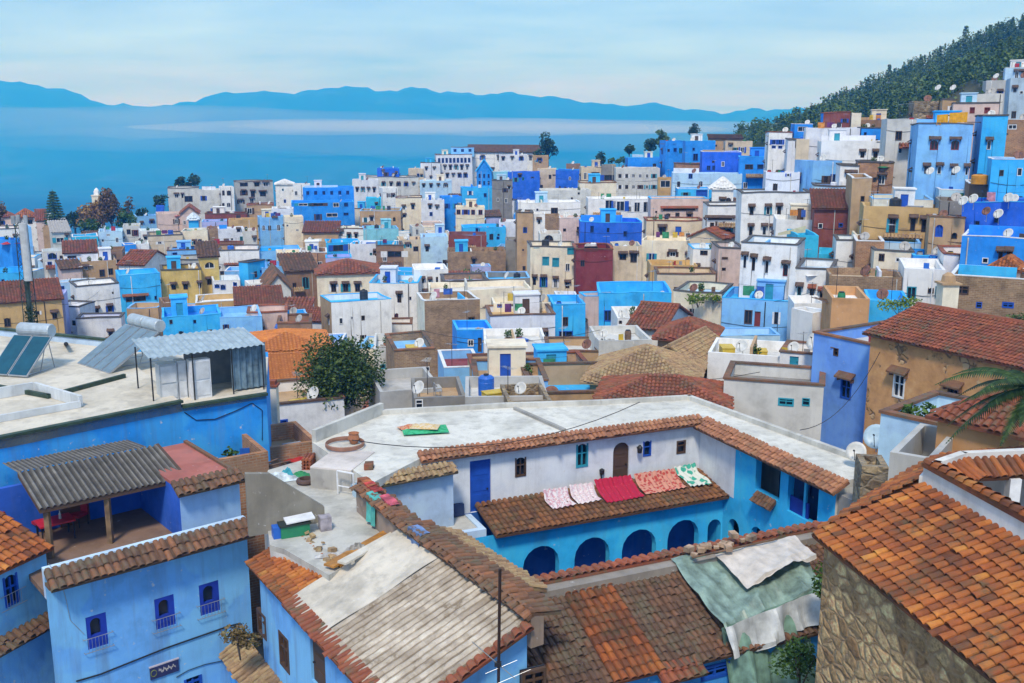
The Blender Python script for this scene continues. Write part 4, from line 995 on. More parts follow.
h("white house|with three framed windows under one long hood", (708, 744), 206, 142, 'W', a=6, d=9, roof='GW', cap='d', wins=((712, 227, 4, 9, 'p'), (720, 226, 5, 9, 'p'), (729, 228, 4, 8, 'p'), (720, 219, 24, 2, 'h')))
h("brown gable roof house|in front of the beige lower house", (689, 722), 237, 140, 'CR', a=-24, d=7, top='gablef', rise=1.2, tm=T_RED)
h("white tall house|with six hooded windows and a teal awning roof", (743, 813), 193, 128, 'W', a=6, d=10, roof='GB', cap='d', wins=((752.5, 211, 4, 8, 'h'), (769, 211, 4, 8, 'h'), (780, 211, 4, 9, 'h'), (800, 212, 4, 8, 'h'), (751.5, 231, 3.5, 9, 'h'), (765, 231, 4, 9, 'h'), (773.5, 232, 4, 10, 'h')))
h("white big corner house|with tall windows and a red arched shutter", (740, 797), 243, 98, 'W', a=-8, d=10, roof='PB', cap='d', wins=((744, 262, 3.5, 13, 'h'), (753, 264, 3.5, 13, 'h'), (766, 267, 4, 13, 'h'), (785, 270, 5, 12, 'arh')), clutter=0)
h("white lower house|with three small hooded windows beside the big corner house", (797, 833), 268, 92, 'W', a=-6, d=9, roof='GB', cap='d', wins=((800, 291, 4, 9, 'ht'), (812.5, 293, 4, 9, 'hR'), (822.5, 295, 4, 8, 'hR')))
h("bright cyan rooftop cube|on the white lower house", (785, 798, 819), 235, 106, 'CY', a=10, d=5, roof='CY', zb=-16)
h("blank white wall house|behind the bright cyan rooftop cube", (775, 846), 219, 116, 'W', a=3, d=9, roof='GW', wins=((829, 240, 2, 2, 'p'), (837, 241, 4, 3, 'p')))
h("turquoise terrace house|right of the bright cyan cube", (819, 862), 254, 104, 'CY', a=0, d=8, roof='CY', cap=None, zb=-16)
h("cream low house|with a yellow tarp and pots on the roof", (692, 718), 249, 128, 'W', a=6, d=8, roof='SB', cap='u', wins=((703, 252, 8, 6, 'p'), (697, 268, 2, 4)))
h("beige cottage|with two small windows left of the white big corner house", (718, 743), 248, 120, 'PK', a=8, d=8, roof='GB', cap='d', wins=((724, 258, 6, 2, 'p'), (723, 269, 4, 3, 'p')))
h("yellow tarp house|in front of the long beige wall", (650, 697), 265, 126, 'O', a=5, d=7, roof='Y', zb=-22)
h("orange canvas roof house|below the yellow tarp house", (657, 716), 274, 118, 'CR', a=4, d=7, roof='O', cap='b', clutter=4)
h("cream plain house|with a crumbling brick parapet", (674, 722), 291, 102, 'C', a=-12, d=9, roof='PB', cap='d', clutter=3)
h("light blue house|with a red canopy and brown shutters", (722, 795), 298, 94, 'LB', a=-6, d=10, roof='SB', cap='u', wins=((748, 317, 8, 14, 'pk'), (757, 319, 6, 15, 'dr'), (776, 318, 4, 12, 'p')))
h("white cube house|with a stepped roof right of the red canopy house", (792, 813, 829), 312, 78, 'W', a=38, roof='W')
h("white upper room|on the stepped white cube house", (796, 826), 303, 86, 'W', a=8, d=5, roof='W')
h("bright blue walled terrace|left of the cream plain house", (600, 673), 293, 104, 'SB', a=4, d=10, roof='SB', cap='u', clutter=3, ph=1.2)
h("peach and white corner house|with a blue top", (578, 584, 618), 296, 104, 'PK', a=14, d=9, roof='SB', cap='u')
h("white low house|with a small blue shutter under the bright blue terrace", (617, 660), 318, 92, 'W', a=6, d=8, roof='GW', cap=None, wins=((626, 334, 3, 6, 'pb'), (620, 322, 3, 3, 'p')))
h("cream box house|with a planked brown front", (414, 425, 480), 302, 104, 'BRK', a=10, roof='P', cap='w', side='C')
h("lilac brown low house|with a stained brick front and shrubs", (444, 489), 282, 128, 'BRK', a=5, d=9, roof='LV', cap='d', clutter=2)
h("grey stone house|right of the lilac brown low house", (488, 531), 279, 130, 'DG', a=3, d=8, roof='SB', cap='l', clutter=3)
h("long cream slab roof house|under the grey stone house", (430, 532), 291, 116, 'C', a=4, d=9, roof='P', cap=None, wins=((449, 296, 6, 5, 'p'),))
h("royal blue small house|with a deep blue parapet", (456, 492), 331, 92, 'B', a=6, d=7, roof='LB', cap='u', wins=((470, 343, 6, 7, 'p'), (479, 345, 4, 14, 'dk')))
h("lilac white house|under an ochre roof room", (491, 556), 316, 98, 'LW', a=6, d=8, roof='O', cap='b')
h("ochre roof room|with a covered porch on the lilac white house", (494, 554), 303, 104, 'C', a=6, d=5, roof='CR', cap=None, wins=((500, 304, 5, 7, 'pb'), (514, 306, 12, 5, 'p')))
h("blue wedge house|behind a blue stair right of the lilac white house", (553, 586), 305, 102, 'SB', a=6, d=8, roof='LB', cap='u', wins=((566, 338, 14, 14, 'pb'),))
h("white parapet house|left of the blue wedge house", (558, 580), 299, 110, 'LW', a=4, d=7)
h("white debris roof house|heaped with rubble and sheets", (484, 547), 343, 84, 'W', a=3, d=9, roof='GW', clutter=7)
h("grey cement house|with a bare roof frame right of the rubble roof", (598, 650), 340, 80, 'GW', a=10, d=8, roof='GW', cap=None)
h("brown parapet house|between rubble roof and cement house", (546, 600), 352, 80, 'TN', a=3, d=8, roof='GW', cap='b')
h("white gabled cottage|under red tiles left of the cream plain house", (630, 662), 327, 88, 'W', a=-20, d=8, top='gable', rise=1.5, tm=T_RED, over=.4)
h("pavilion|with weathered red tiles in the centre", (657, 708), 338, 82, 'TN', a=-10, d=6, top='hip', rise=1.3, tm=T_RED, over=.5)
h("low house|with a mossy sagging tile roof", (642, 700), 360, 73, 'CR', a=-22, d=7, top='gablef', rise=1.3, tm=T_OLD, over=.5)
h("wide house|with a big lichened tile roof behind the blue terraces", (590, 690), 381, 64, 'TN', a=-8, d=7, top='hip', rise=1.9, tm=T_OLD, over=.6)
h("low house|with a dark red tile roof behind the white riad roof", (600, 724), 402, 56, 'TN', a=-4, d=5.5, top='hip', rise=1.15, tm=T_RED, over=.5)
h("pool blue walled roof|left of the lichened tile roofs", (534, 644), 394, 60, 'TN', a=10, d=8, roof='SB', cap='b', ph=1.5)
h("lilac walled roof|with a white bench behind the pool blue roof", (474, 594), 374, 70, 'TN', a=8, d=8, roof='LV', cap='r', ph=1.1)
h("sandy roof house|left of the pool blue walled roof", (475, 548), 382, 63, 'LB', a=4, d=8, roof='TN', cap='b')
h("red slab roof house|left of the sandy roof house", (444, 482), 368, 74, 'LB', a=6, d=8, roof='MR', cap='w')
h("brown brick house|with a fallen blue tarp near the dark tree", (395, 436), 350, 84, 'BRK', a=8, d=9, roof='LB', cap='b', side='BRK')
h("whitewashed stone yard|with rubble below the white patched-corner house", (372, 420), 348, 92, 'GW', a=0, d=9, roof='GW', clutter=5)
h("bare concrete house|left of two weathered sheds", (380, 442), 392, 60, 'G', a=10, d=6, roof='G')
h("weathered flat shed|with a dark doorway behind the riad", (414, 466), 398, 57, 'DG', a=4, d=5, roof='TN', wins=((418, 404, 10, 12, 'p'),))
h("rough concrete house|with a stone rim behind the riad", (465, 548), 397, 56, 'G', a=2, d=5, roof='GW')
h("stone chimney house|with a crumbling rim behind the riad", (508, 552), 402, 54, 'RUB', a=8, d=4, roof='TN')
h("white walled terrace|under drying blankets", (708, 806), 352, 70, 'W', a=-5, d=7, roof='GW', clutter=5)
h("grey stone house|with a brown parapet and teal window", (724, 824), 379, 57, 'GW', a=-4, d=4.5, roof='DG', cap='b', side='DG', wins=((786, 402, 16, 8, 'pt'), (806, 402, 8, 8, 'pt')))
h("small white house|with a tile-topped side wall and green door", (780, 816), 352, 68, 'W', a=-8, d=5, roof='TN', cap='b', wins=((794, 361, 9, 9, 'dt'),))
# --- right hill
h("two-tone light blue house|with tall arched windows below the pines", (918, 973), 124, 108, 'LB', a=5, d=12, roof='LB', cap='d', wins=((934, 145, 8, 10, 'arh'), (954.5, 145, 8, 10, 'arh'), (926, 170, 4, 7, 'h'), (939, 170, 4, 8, 'h'), (953, 171, 4, 8, 'h'), (967, 171, 4, 8, 'h')))
h("bright blue upright house|joined to the two-tone light blue house", (972, 981, 1006), 116, 110, 'SB', a=6, d=9, roof='SB', cap='d', side='LB', wins=((987, 145, 4, 9, 'h'), (990, 172, 4, 8, 'h')))
h("pale pink house|with two dark red shutters behind the blue houses", (955, 1001), 104, 130, 'PK', a=3, d=8, roof='GW', cap='d', wins=((973, 110.5, 5, 6, 'prs'), (988, 110.5, 6, 6, 'prs'), (1000, 111, 4, 3, 'p')))
h("white slab house|on top of the pale pink house", (973, 1005), 94, 140, 'GW', a=3, d=7, roof='GW')
h("grey concrete house|with a satellite dish under the pines", (988, 1014), 81, 155, 'G', a=4, d=8, roof='G', cap='w')
h("light turquoise tall house|at the right edge under the pines", (1013, 1040), 78, 142, 'GB', a=4, d=9, roof='GB', wins=((1017, 90, 3, 4),))
h("pale blue upper house|at the top right under the pines", (1006, 1045), 68, 160, 'PB', a=2, d=8, cap='w', wins=((1017, 75, 4, 7), (1024, 75, 4, 7)))
h("cracked brown house|with light blue hangings left of the pale pink house", (944, 958), 100, 135, 'TN', a=2, d=8, roof='BR', cap='d', wins=((953, 109, 4, 6, 'p'),))
h("rough stone ruin|with a blue water tank on the hill", (916, 946), 101, 142, 'RUB', a=6, d=8, roof='TN', wins=((941, 112, 2, 4, 'p'),))
h("brown brick house|with an air vent at the right edge", (1004, 1040), 120, 115, 'OBR', a=3, d=8, roof='PK', cap='w', wins=((1014, 127, 9, 5, 'p'),))
h("light blue terrace house|with white pots at the right edge", (993, 1040), 159, 95, 'SB', a=3, d=9, roof='PB', cap='w', wins=((1002, 173, 4, 6, 'p'), (1020, 172, 5, 8, 'p')))
h("white cream apartment house|with two square windows left of the light blue house", (888, 921), 119, 125, 'GW', a=5, d=9, roof='GB', wins=((901, 150, 4, 7, 'p'), (914, 150, 4, 7, 'p')))
h("rooftop wash house|with a painted arch on the white cream apartment", (892, 918), 121, 136, 'LV', a=4, d=5, roof='W', wins=((900, 125, 6, 6, 'ab'), (912, 125, 4, 5, 'p')))
h("big white hillside house|with a stepped parapet", (822, 892), 141, 138, 'W', a=4, d=11, roof='W', cap=None, wins=((863, 155, 4, 6, 'h'), (876, 155, 4, 6, 'h'), (880, 140.5, 5, 4, 'p')))
h("white upper block|below the red box house", (806, 860), 128, 152, 'LW', a=3, d=8, roof='LW', cap=None)
h("red box house|with a corrugated front on the hillside", (825, 852), 113, 165, 'RB', a=4, d=7, roof='RB', cap='r', wins=((846, 121, 4, 4, 'p'),), side='B')
h("cream tower|beside the red box house", (851, 861), 113, 163, 'C', d=6)
h("bright blue band house|between white hillside houses", (860, 890), 128, 150, 'B', a=4, d=8, roof='BR', cap='d', wins=((864, 134, 3, 4, 'pb'),))
h("brown walled garden house|behind the bright blue band", (862, 896), 120, 165, 'BR', a=4, d=7, roof='TN')
h("ultramarine porch house|with a grey roof under the pines", (794, 812), 124, 172, 'B', a=6, d=7, roof='GB', cap='w', wins=((802, 129, 10, 5, 'p'),))
h("white house|with paired windows under a red roof on the hillside", (769, 792), 132, 168, 'W', a=5, d=9, roof='RB', cap='r', wins=((773.5, 142, 4, 5, 'pb'), (780, 142, 4, 5, 'pb'), (773.5, 147, 4, 3, 'pb'), (780, 147, 4, 3, 'pb')))
h("white stepped house|with a tan panel right of the paired windows", (788, 826), 140, 158, 'LW', a=4, d=9, roof='LW', cap='d', wins=((800, 144, 10, 8, 'p'),))
h("tan chimney house|in front of the white stepped house", (796, 809), 139, 150, 'CR', d=4)
h("orange brown brick house|below the big white hillside house", (857, 893), 162, 122, 'OBR', a=3, d=8, roof='TN', cap='d')
h("light blue double house|with a sloping side below the white stepped house", (786, 812, 842), 161, 130, 'LB', a=20, roof='SB', cap=None, wins=())
h("lilac low house|with roof clutter at the hill foot", (766, 800), 172, 134, 'LW', a=3, d=8, roof='PK', clutter=5, wins=((788, 175, 3, 3, 'p'),))
h("small white house|with twin dark windows below the hillside", (839, 858), 166, 122, 'W', a=4, d=8, roof='W', cap='d', wins=((846.5, 176, 4, 6, 'h'), (852, 176, 4, 6, 'h')))
h("ochre tower house|with one small window", (854, 874), 178, 108, 'TN', a=4, d=10, roof='TN', cap='w', wins=((864, 199, 4, 6, 'p'),))
h("sunken sky blue terrace house|right of the ochre tower house", (873, 934), 199, 104, 'C', a=4, d=9, roof='LB', cap='l', ph=2.2, wins=())
h("ochre long house|with barred tall windows", (862, 942), 206, 100, 'O', a=4, d=8, roof='LB', cap=None, wins=((890.5, 225, 6, 14, 'hk'), (911, 224, 5, 13, 'hk'), (922, 225, 5, 13, 'hk')))
h("pale blue terrace|with a striped wall right of the ochre long house", (938, 968), 190, 104, 'PB', a=4, d=8, roof='LB', cap='w', wins=((961, 195, 4, 4, 'pt'),))
h("stone grey wall house|behind two white dishes", (941, 970), 201, 98, 'DG', a=3, d=8, roof='TN')
h("brown parapet house|under an orange water tank", (968, 1040), 184, 98, 'BR', a=3, d=9, roof='TN', cap='w')
h("maroon roof house|left of the ochre tower house", (815, 857), 209, 112, 'RB', a=3, d=8, top='shed', rise=1.6, tm=T_RED)
h("pale blue walled house|above the maroon roof house", (813, 855), 186, 122, 'PB', a=3, d=8, roof='LV', cap='d')
h("ultramarine house|with round dishes at the right edge", (966, 1040), 202, 92, 'DB', a=-6, d=8, roof='DB', cap='u', wins=())
h("bright blue front house|with twin hooded windows at the right edge", (962, 1040), 236, 80, 'B', a=-6, d=6, roof='B', cap='w', wins=((1001, 256, 4, 9, 'h'), (1009, 256, 4, 9, 'h')))
h("sandstone house|with a round sky-blue painted window", (927, 930, 966), 217, 92, 'TN', a=4, d=7, roof='TN', cap='b', wins=((939, 231, 8, 12, 'abs'),))
h("white front house|with a pale band left of the sandstone house", (836, 903), 240, 100, 'W', a=4, d=8, roof='PB', cap='d', wins=())
h("tan panel house|in front of the white front house", (858, 886), 241, 96, 'OBR', a=3, d=7, roof='W', cap='w')
h("sky blue roof yard|right of the tan panel house", (884, 923), 242, 96, 'GB', a=3, d=8, roof='SB', cap='l', ph=1.4, clutter=3)
h("cream flat house|with a porch in front of the sky blue yard", (874, 914), 251, 92, 'C', a=4, d=7, roof='P', cap='d', wins=((903, 260, 16, 5, 'p'), (881, 258, 6, 7, 'p')))
h("royal blue porch house|with purple cushions right of the cream flat house", (912, 946), 256, 90, 'B', a=4, d=7, roof='SB', cap='u', wins=((926, 263, 14, 4, 'p'), (932, 254, 8, 4, 'pb')))
h("white corner house|with a red roof rim and one teal window", (945, 975), 255, 84, 'W', a=4, d=8, roof='RB', cap='r', wins=((965, 264, 5, 7, 'ht'),))
h("white tall wall house|left of the cream chimney pillar", (905, 946), 268, 82, 'W', a=3, d=9, roof='W', wins=((937, 292, 3, 12, 'pt'),))
h("rubble front house|below the turquoise terrace", (830, 905), 276, 84, 'BRK', a=3, d=8, roof='CR', cap=None, clutter=3)
h("orange mud house|with a white and green roof", (832, 870), 298, 72, 'OT', a=6, d=8, roof='W', cap=None)
h("light blue yard wall house|behind the white and green roof", (868, 910), 300, 74, 'SB', a=3, d=7, roof='SB')
h("brown stone terrace house|with a niche and two small blue windows", (950, 1040), 275, 72, 'BRK', a=-5, d=8, roof='TN', cap='w', wins=((979, 305, 6, 6, 'pb'), (1008, 305, 12, 6, 'pb'), (962, 290, 14, 9, 'p')))
h("pale lilac long wall house|right of the white corner house", (972, 1040), 270, 78, 'LW', a=-6, d=8, roof='LW')
h("small rust roof house|beside the bright blue front house", (990, 1022), 270, 76, 'W', a=-10, d=5, top='hip', rise=1.0, tm=T_ORANGE)
# ---------------------------------------------------------------- foreground buildings, built part by part
class Bld:
    """a thing whose parts are built in world coordinates"""
    def __init__(s, name, label, cat, base, group=None):
        s.loc = Vector(base); s.root = thing(name, label, cat, base, 0, group)
    def add(s, mb, name, mat, parent=None, smooth=False):
        mb.v = [v - s.loc for v in mb.v]
        return mb.build(name, mat, parent or s.root, smooth)
class WFace(Face):
    """wall face between two plan points, outward normal on the side of `toward`"""
    def __init__(s, A, B, toward=(0, 0)):
        A = Vector((A[0], A[1], 0)); B = Vector((B[0], B[1], 0)); ex = (B - A); s.w = ex.length; ex.normalize()
        n = Vector((-ex.y, ex.x, 0)); t = Vector((toward[0], toward[1], 0))
        if n.dot(t - A) < 0: n = -n
        super().__init__(A, ex, n)
    def at(s, px, py):
        D = ray(px, py); q = D * (s.O.dot(s.n) / D.dot(s.n)); return (q - s.O).dot(s.ex), q.z
    def hole(s, px, py, w, h, arch=0.0):
        a, _ = s.at(px - w / 2, py); b, _ = s.at(px + w / 2, py); _, c = s.at(px, py + h / 2); _, d = s.at(px, py - h / 2)
        return (min(a, b), max(a, b), c, d, arch)
def slabpoly(mb, pts, z0, z1):
    """polygon prism, pts counter-clockwise in plan"""
    ar = sum(pts[i][0] * pts[(i + 1) % len(pts)][1] - pts[(i + 1) % len(pts)][0] * pts[i][1] for i in range(len(pts)))
    mb.prism(pts if ar > 0 else list(reversed(pts)), z0, z1)
def v2(p): return (p[0], p[1])
def setwin(bl, fc, hole, kind, detail=True):
    """glazed or shuttered window set in a foreground wall"""
    class _R: pass
    x0, x1, z0, z1, ar = hole
    before = set(COL.objects)
    addwin(bl.root, fc, x0, x1, z0, z1, kind, detail)
    for o in COL.objects:
        if o not in before:
            for v in o.data.vertices: v.co = v.co - bl.loc
BLUEW = plaster((0.155, 0.44, 0.88), 1.5); BLUE2 = plaster((0.045, 0.32, 0.82), .9); VBLUE = plaster((0.018, 0.32, 0.90), 1.1); CYANB = plaster((0.025, 0.47, 0.88), .7); DEEPB = plaster((0.006, 0.055, 0.42), .4)
WHITEW = plaster((0.66, 0.71, 0.78), .6); PALEB = plaster((0.46, 0.60, 0.78), .7)
ROOFW = plaster((0.57, 0.555, 0.50), 1.3); FLOORG = plaster((0.44, 0.43, 0.39), 1.3); FLOORB = plaster((0.56, 0.51, 0.42), 1.0); BROWNFL = plaster((0.20, 0.12, 0.08), .8); REDFL = plaster((0.36, 0.11, 0.085), .8)
CONC = plaster((0.23, 0.21, 0.17), 1.6)
# ======== courtyard riad
a_ = R(23.1); F1 = Vector((math.cos(a_), math.sin(a_), 0)); F2 = Vector((math.sin(a_), -math.cos(a_), 0))
zR = -13.0
KK = v2(Pz(701, 418.8, zR)); A0 = v2(Pz(424, 455.5, zR)); WE = v2(Pz(846, 478, zR))
F1 = (Vector((*KK, 0)) - Vector((*A0, 0))).normalized(); F2 = Vector((F1.y, -F1.x, 0))
WE = v2(Vector((*KK, 0)) + F2 * 9.1)
riad = Bld('courtyard_house', 'white and blue courtyard riad with an arcade and a wide pale flat roof', 'house', (*KK, -24))
poly = [v2(Pz(372, 482, zR)), v2(Pz(312, 441, zR)), v2(Pz(380, 413, zR)), v2(Pz(505, 406, zR)), v2(Pz(600, 403, zR)), v2(Pz(690, 398, zR)), v2(Pz(888, 470, zR)), WE, KK, A0]
mb = MB(); slabpoly(mb, poly, zR - .35, zR - .04); riad.add(mb, 'roof', ROOFW)
mb = MB()
for i in range(1, 6):      # raised rim round the back of the roof
    A, B = Vector((*poly[i], zR - .04)), Vector((*poly[i + 1], zR - .04)); d = (B - A); n = Vector((-d.y, d.x, 0)).normalized()
    mb.obox(A, d, n * -.22, Z * (.55 if i == 1 else .22))
riad.add(mb, 'roof_rim', plaster((0.50, 0.49, 0.45), 1.0))
mb = MB()
q0, q1 = Pz(516, 409, zR - .03), Pz(566, 431, zR - .03); dq = (q1 - q0)
mb.obox(q0, dq, Vector((dq.y, -dq.x, 0)).normalized() * .16, Z * .12); riad.add(mb, 'roof_gutter', plaster((0.30, 0.29, 0.27), .6))
mb = MB()       # outer walls
for A, B in ((WE, poly[6]), (poly[6], poly[5]), (poly[5], poly[4]), (poly[4], poly[3]), (poly[3], poly[2]), (poly[2], poly[1]), (poly[1], poly[0])):
    mb.face([(*A, -24), (*B, -24), (*B, zR - .35), (*A, zR - .35)])
riad.add(mb, 'outer_wall', plaster(PALETTE['GW'], 1.0))
fw = WFace(A0, KK); 
zflo = -15.8
# white upper wall
hW = [fw.hole(480.5, 485, 21, 50), fw.hole(520.5, 467, 11, 19, 1.0), fw.hole(582, 455.5, 12, 23, 1.0), fw.hole(621, 462, 16, 39, 1.0), fw.hole(647, 448.5, 8, 15, 1.0), fw.hole(681, 447, 9, 13)]
hW[0] = (*hW[0][:2], zflo, hW[0][3], 0)
mb = MB(); panel(mb, fw, fw.w, -24, zR - .35, hW, .22); riad.add(mb, 'upper_wall', WHITEW)
for hh, kd in zip(hW, ('db', 'ak', 'atb', 'dr', 'abk', 'pk')):
    setwin(riad, fw, hh, kd.replace('r', 'k') if kd == 'dr' else kd)
# gallery floor, gallery roof, arcade front
GD = 2.0
A1 = Vector((*A0, 0)) + F2 * GD + F1 * 2.0; K1 = Vector((*KK, 0)) + F2 * GD
af = WFace(v2(Vector((*A0, 0)) + F2 * GD), v2(K1))
zE = -16.05
arch = [(497, 570, 26, 26), (541, 566, 36, 40), (592, 557, 35, 39), (639, 549, 34, 39), (683, 540, 31, 40), (714, 534, 13, 29)]
hA = [af.hole(x, y, w, h_, 1.0) for x, y, w, h_ in arch]
hA = [(q[0], q[1], q[2] - 1.6, q[3], 1.0) for q in hA]
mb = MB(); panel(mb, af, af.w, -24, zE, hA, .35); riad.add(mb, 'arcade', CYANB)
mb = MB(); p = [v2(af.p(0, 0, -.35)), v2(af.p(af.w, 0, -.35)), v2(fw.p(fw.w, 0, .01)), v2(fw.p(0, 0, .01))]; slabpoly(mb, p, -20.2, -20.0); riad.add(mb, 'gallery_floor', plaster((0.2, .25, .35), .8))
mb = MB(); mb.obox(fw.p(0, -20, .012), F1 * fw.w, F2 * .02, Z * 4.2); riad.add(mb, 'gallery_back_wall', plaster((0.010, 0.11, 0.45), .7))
mb = MB(); xs0 = af.at(490, 533)[0] 
O = fw.p(xs0 + .1, -15.42, .05); e_ = (F2 * (GD + .35) + Z * (zE + .12 + 15.42)).normalized()
tiles(mb, O, F1, e_, fw.w - xs0 - .1, GD + .45, .25, .36); riad.add(mb, 'gallery_roof', tilemat('gallery_clay', [(0, (0.07, 0.035, 0.022)), (0.45, (0.19, 0.08, 0.035)), (0.8, (0.32, 0.125, 0.045)), (1, (0.44, 0.19, 0.06))], 0.45))
mb = MB(); x0 = xs0 - .15   # low pale wall at the left end of the gallery
mb.obox(af.p(0.4, -17.2, -.02), F1 * (x0 - .4), F2 * -.25, Z * 1.45); mb.obox(af.p(x0 - .25, -17.2, -.28), F1 * .25, F2 * -(GD - .5), Z * 1.45); riad.add(mb, 'stair_wall', PALEB)
mb = MB(); mb.obox(fw.p(0, zflo - .2, .03), F1 * x0, F2 * (GD - .3), Z * .18); riad.add(mb, 'landing', FLOORG)
# right wing
rf = WFace(KK, WE, toward=(-20, 20))
hR = [rf.hole(768, 478, 25, 36), rf.hole(803, 497, 31, 44), rf.hole(733.5, 532, 11, 26, 1.0), rf.hole(757, 538, 13, 22, 1.0)]
zc = rf.at(736, 500)[1]
mb = MB(); panel(mb, rf, rf.w, -24, zR - .35, hR, .3); riad.add(mb, 'wing_wall', CYANB)
mb = MB(); xk = rf.at(735, 470)[0]; mb.obox(rf.p(0.0, -15.9, .004), rf.ex * xk, rf.n * .012, Z * (15.9 - 13.36)); riad.add(mb, 'wing_white_wall', WHITEW)
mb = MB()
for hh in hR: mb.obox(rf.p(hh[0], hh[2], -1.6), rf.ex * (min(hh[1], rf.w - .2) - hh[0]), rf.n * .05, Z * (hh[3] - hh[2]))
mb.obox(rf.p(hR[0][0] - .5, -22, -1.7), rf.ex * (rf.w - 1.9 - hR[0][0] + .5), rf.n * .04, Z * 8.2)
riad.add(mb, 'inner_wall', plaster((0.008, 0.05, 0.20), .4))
hh = hR[1]; mb = MB(); mb.obox(rf.p(hh[0], hh[2], -.2), rf.ex * (hh[1] - hh[0]) * .62, rf.n * .06, Z * (hh[3] - hh[2]) * .36); riad.add(mb, 'balustrade', plain('navy_paint', (0.008, 0.03, 0.30), .6))
mb = MB(); mb.obox(rf.p((hh[0] + hh[1]) / 2 - .06, hh[2], -.2), rf.ex * .12, rf.n * .1, Z * (hh[3] - hh[2])); riad.add(mb, 'post', CYANB)
hh = hR[0]; mb = MB(); tiles(mb, rf.p(hh[0] + .15, hh[2] - .02, .02), rf.ex, (rf.n * .5 - Z * .55).normalized(), (hh[1] - hh[0]) * .8, .5, .22, .25); riad.add(mb, 'tiled_sill', T_BROWN)
# tile copings along the roof edges
mb = MB(); mb.obox(fw.p(-.3, zR - .36, 0), F1 * (fw.w + .3), F2 * .16, Z * .14)
riad.add(mb, 'cornice', WHITEW)
mb = MB()
tiles(mb, fw.p(-.25, zR + .16, -.12), F1, (F2 * .62 - Z * .30).normalized(), fw.w + .25, .62, .23, .31, jit=.02)
tiles(mb, rf.p(.1, zR + .10, -.22), rf.ex, (rf.n * .75 - Z * .38).normalized(), rf.w + .3, .85, .23, .3, jit=.02)
riad.add(mb, 'tile_coping', tilemat('coping_clay', [(0, (0.17, 0.08, 0.05)), (0.5, (0.38, 0.16, 0.085)), (1, (0.52, 0.24, 0.12))], .35))
# pale annex in front of the left end
AX = [v2(Pz(366, 484, zR - .35)), v2(Pz(453, 468, zR - .35))]
an = Bld('annex', 'pale blue annex block with a short tile coping at the left end of the riad', 'house', (*AX[0], -24))
axf = WFace(*AX); back = [v2(axf.p(axf.w, 0, -4.0)), v2(axf.p(0, 0, -4.0))]
mb = MB(); panel(mb, axf, axf.w, -24, zR - .6, [], .2)
axl = WFace(AX[0], back[1], toward=(-30, 30)); hx = axl.hole(356, 497, 6, 14); panel(mb, axl, axl.w, -24, zR - .6, [], .2)
axr = WFace(AX[1], back[0], toward=(30, 20)); panel(mb, axr, axr.w, -24, zR - .6, [], .2)
an.add(mb, 'wall', PALEB)
mb = MB(); slabpoly(mb, AX + back, zR - .6, zR - .33); an.add(mb, 'roof', ROOFW)
mb = MB(); tiles(mb, axf.p(-.05, zR - .12, -.15), axf.ex, (axf.n * .62 - Z * .32).normalized(), axf.w + .1, .62, .23, .31, jit=.02); an.add(mb, 'tile_coping', T_OLD)
mb = MB(); mb.obox(axf.p(axf.w * .985 + .35, zflo + .02, -1.2), axf.ex * .55, axf.n * .5, Z * .5); tag(mb.build('crate', plain('navy_crate', (.02, .04, .12))), 'small dark navy crate on the landing beside the blue door', 'crate')
# dark cement stub at the end of the right wing
mb = MB(); p0 = Vector((*WE, 0))
st = Bld('ruined_wall', 'broken grey cement wall at the near end of the blue wing', 'wall', (*WE, -24))
mb = MB(); ed = F2 * .02; w0 = rf.p(rf.w + .03, -24, -.1)
mb.obox(w0, rf.ex * 2.0, rf.n * -.5, Z * (24 - 13.5)); mb.obox(rf.p(rf.w + .03, -24, .3), rf.ex * 1.2, rf.n * -.4, Z * (24 - 14.9))
st.add(mb, 'wall', plaster((0.30, 0.28, 0.26), 1.5))
# ======== long brown tiled roof in front of the courtyard
zB = -14.0
B0, B1 = Pz(486, 604, zB), Pz(818, 537, zB); bx = (B1 - B0).normalized(); bn = Vector((bx.y, -bx.x, 0))
B0 = B0 - bx * .9; L_ = (B1 - B0).length + .6
br = Bld('tiled_house', 'long house with a patched brown tile roof in front of the courtyard', 'house', (B0.x, B0.y, -23))
run, drop = 3.5, 1.35
ed = (bn * run - Z * drop).normalized(); Ls = math.hypot(run, drop)
mb = MB()
n1 = 3.4; n2 = 1.7
tiles(mb, B0 + Z * .0, bx, ed, n1, Ls, .21, .28, lo=0, hi=.75, jit=.03)
tiles(mb, B0 + bx * (n1 + n2), bx, ed, L_ - n1 - n2, Ls, .21, .28, lo=0, hi=.75, jit=.03)
br.add(mb, 'roof', T_BROWN)
mb = MB(); tiles(mb, B0 + bx * n1 + Z * .05, bx, ed, n2, Ls + .02, .235, .33, jit=.02, lo=.0, hi=.7); br.add(mb, 'newer_roof_strip', T_ORANGE)['label'] = 'strip of newer orange tiles'
mb = MB(); mb.obox(B0 - bn * .55 + Z * .02, bx * L_, bn * .75, Z * .14); mb.obox(B0 + bn * .0 - Z * .1, bx * L_, bn * .32, Z * .28); br.add(mb, 'ridge_cement', plaster((.26, .23, .20), 1.5))
mb = MB()
tiles(mb, B0 - bn * .15 + Z * .27, bx, (-bn * .9 - Z * .2).normalized(), L_, .55, .3, .3, jit=.03, lo=.3); br.add(mb, 'ridge_tiles', T_RED)
e0 = B0 + bn * (run - .25) - Z * (drop + .1); bf = WFace(v2(e0), v2(e0 + bx * L_))
hb = [bf.hole(715, 671, 28, 14), bf.hole(534, 683, 24, 26)]
mb = MB(); panel(mb, bf, L_, -23, e0.z, hb, .25)
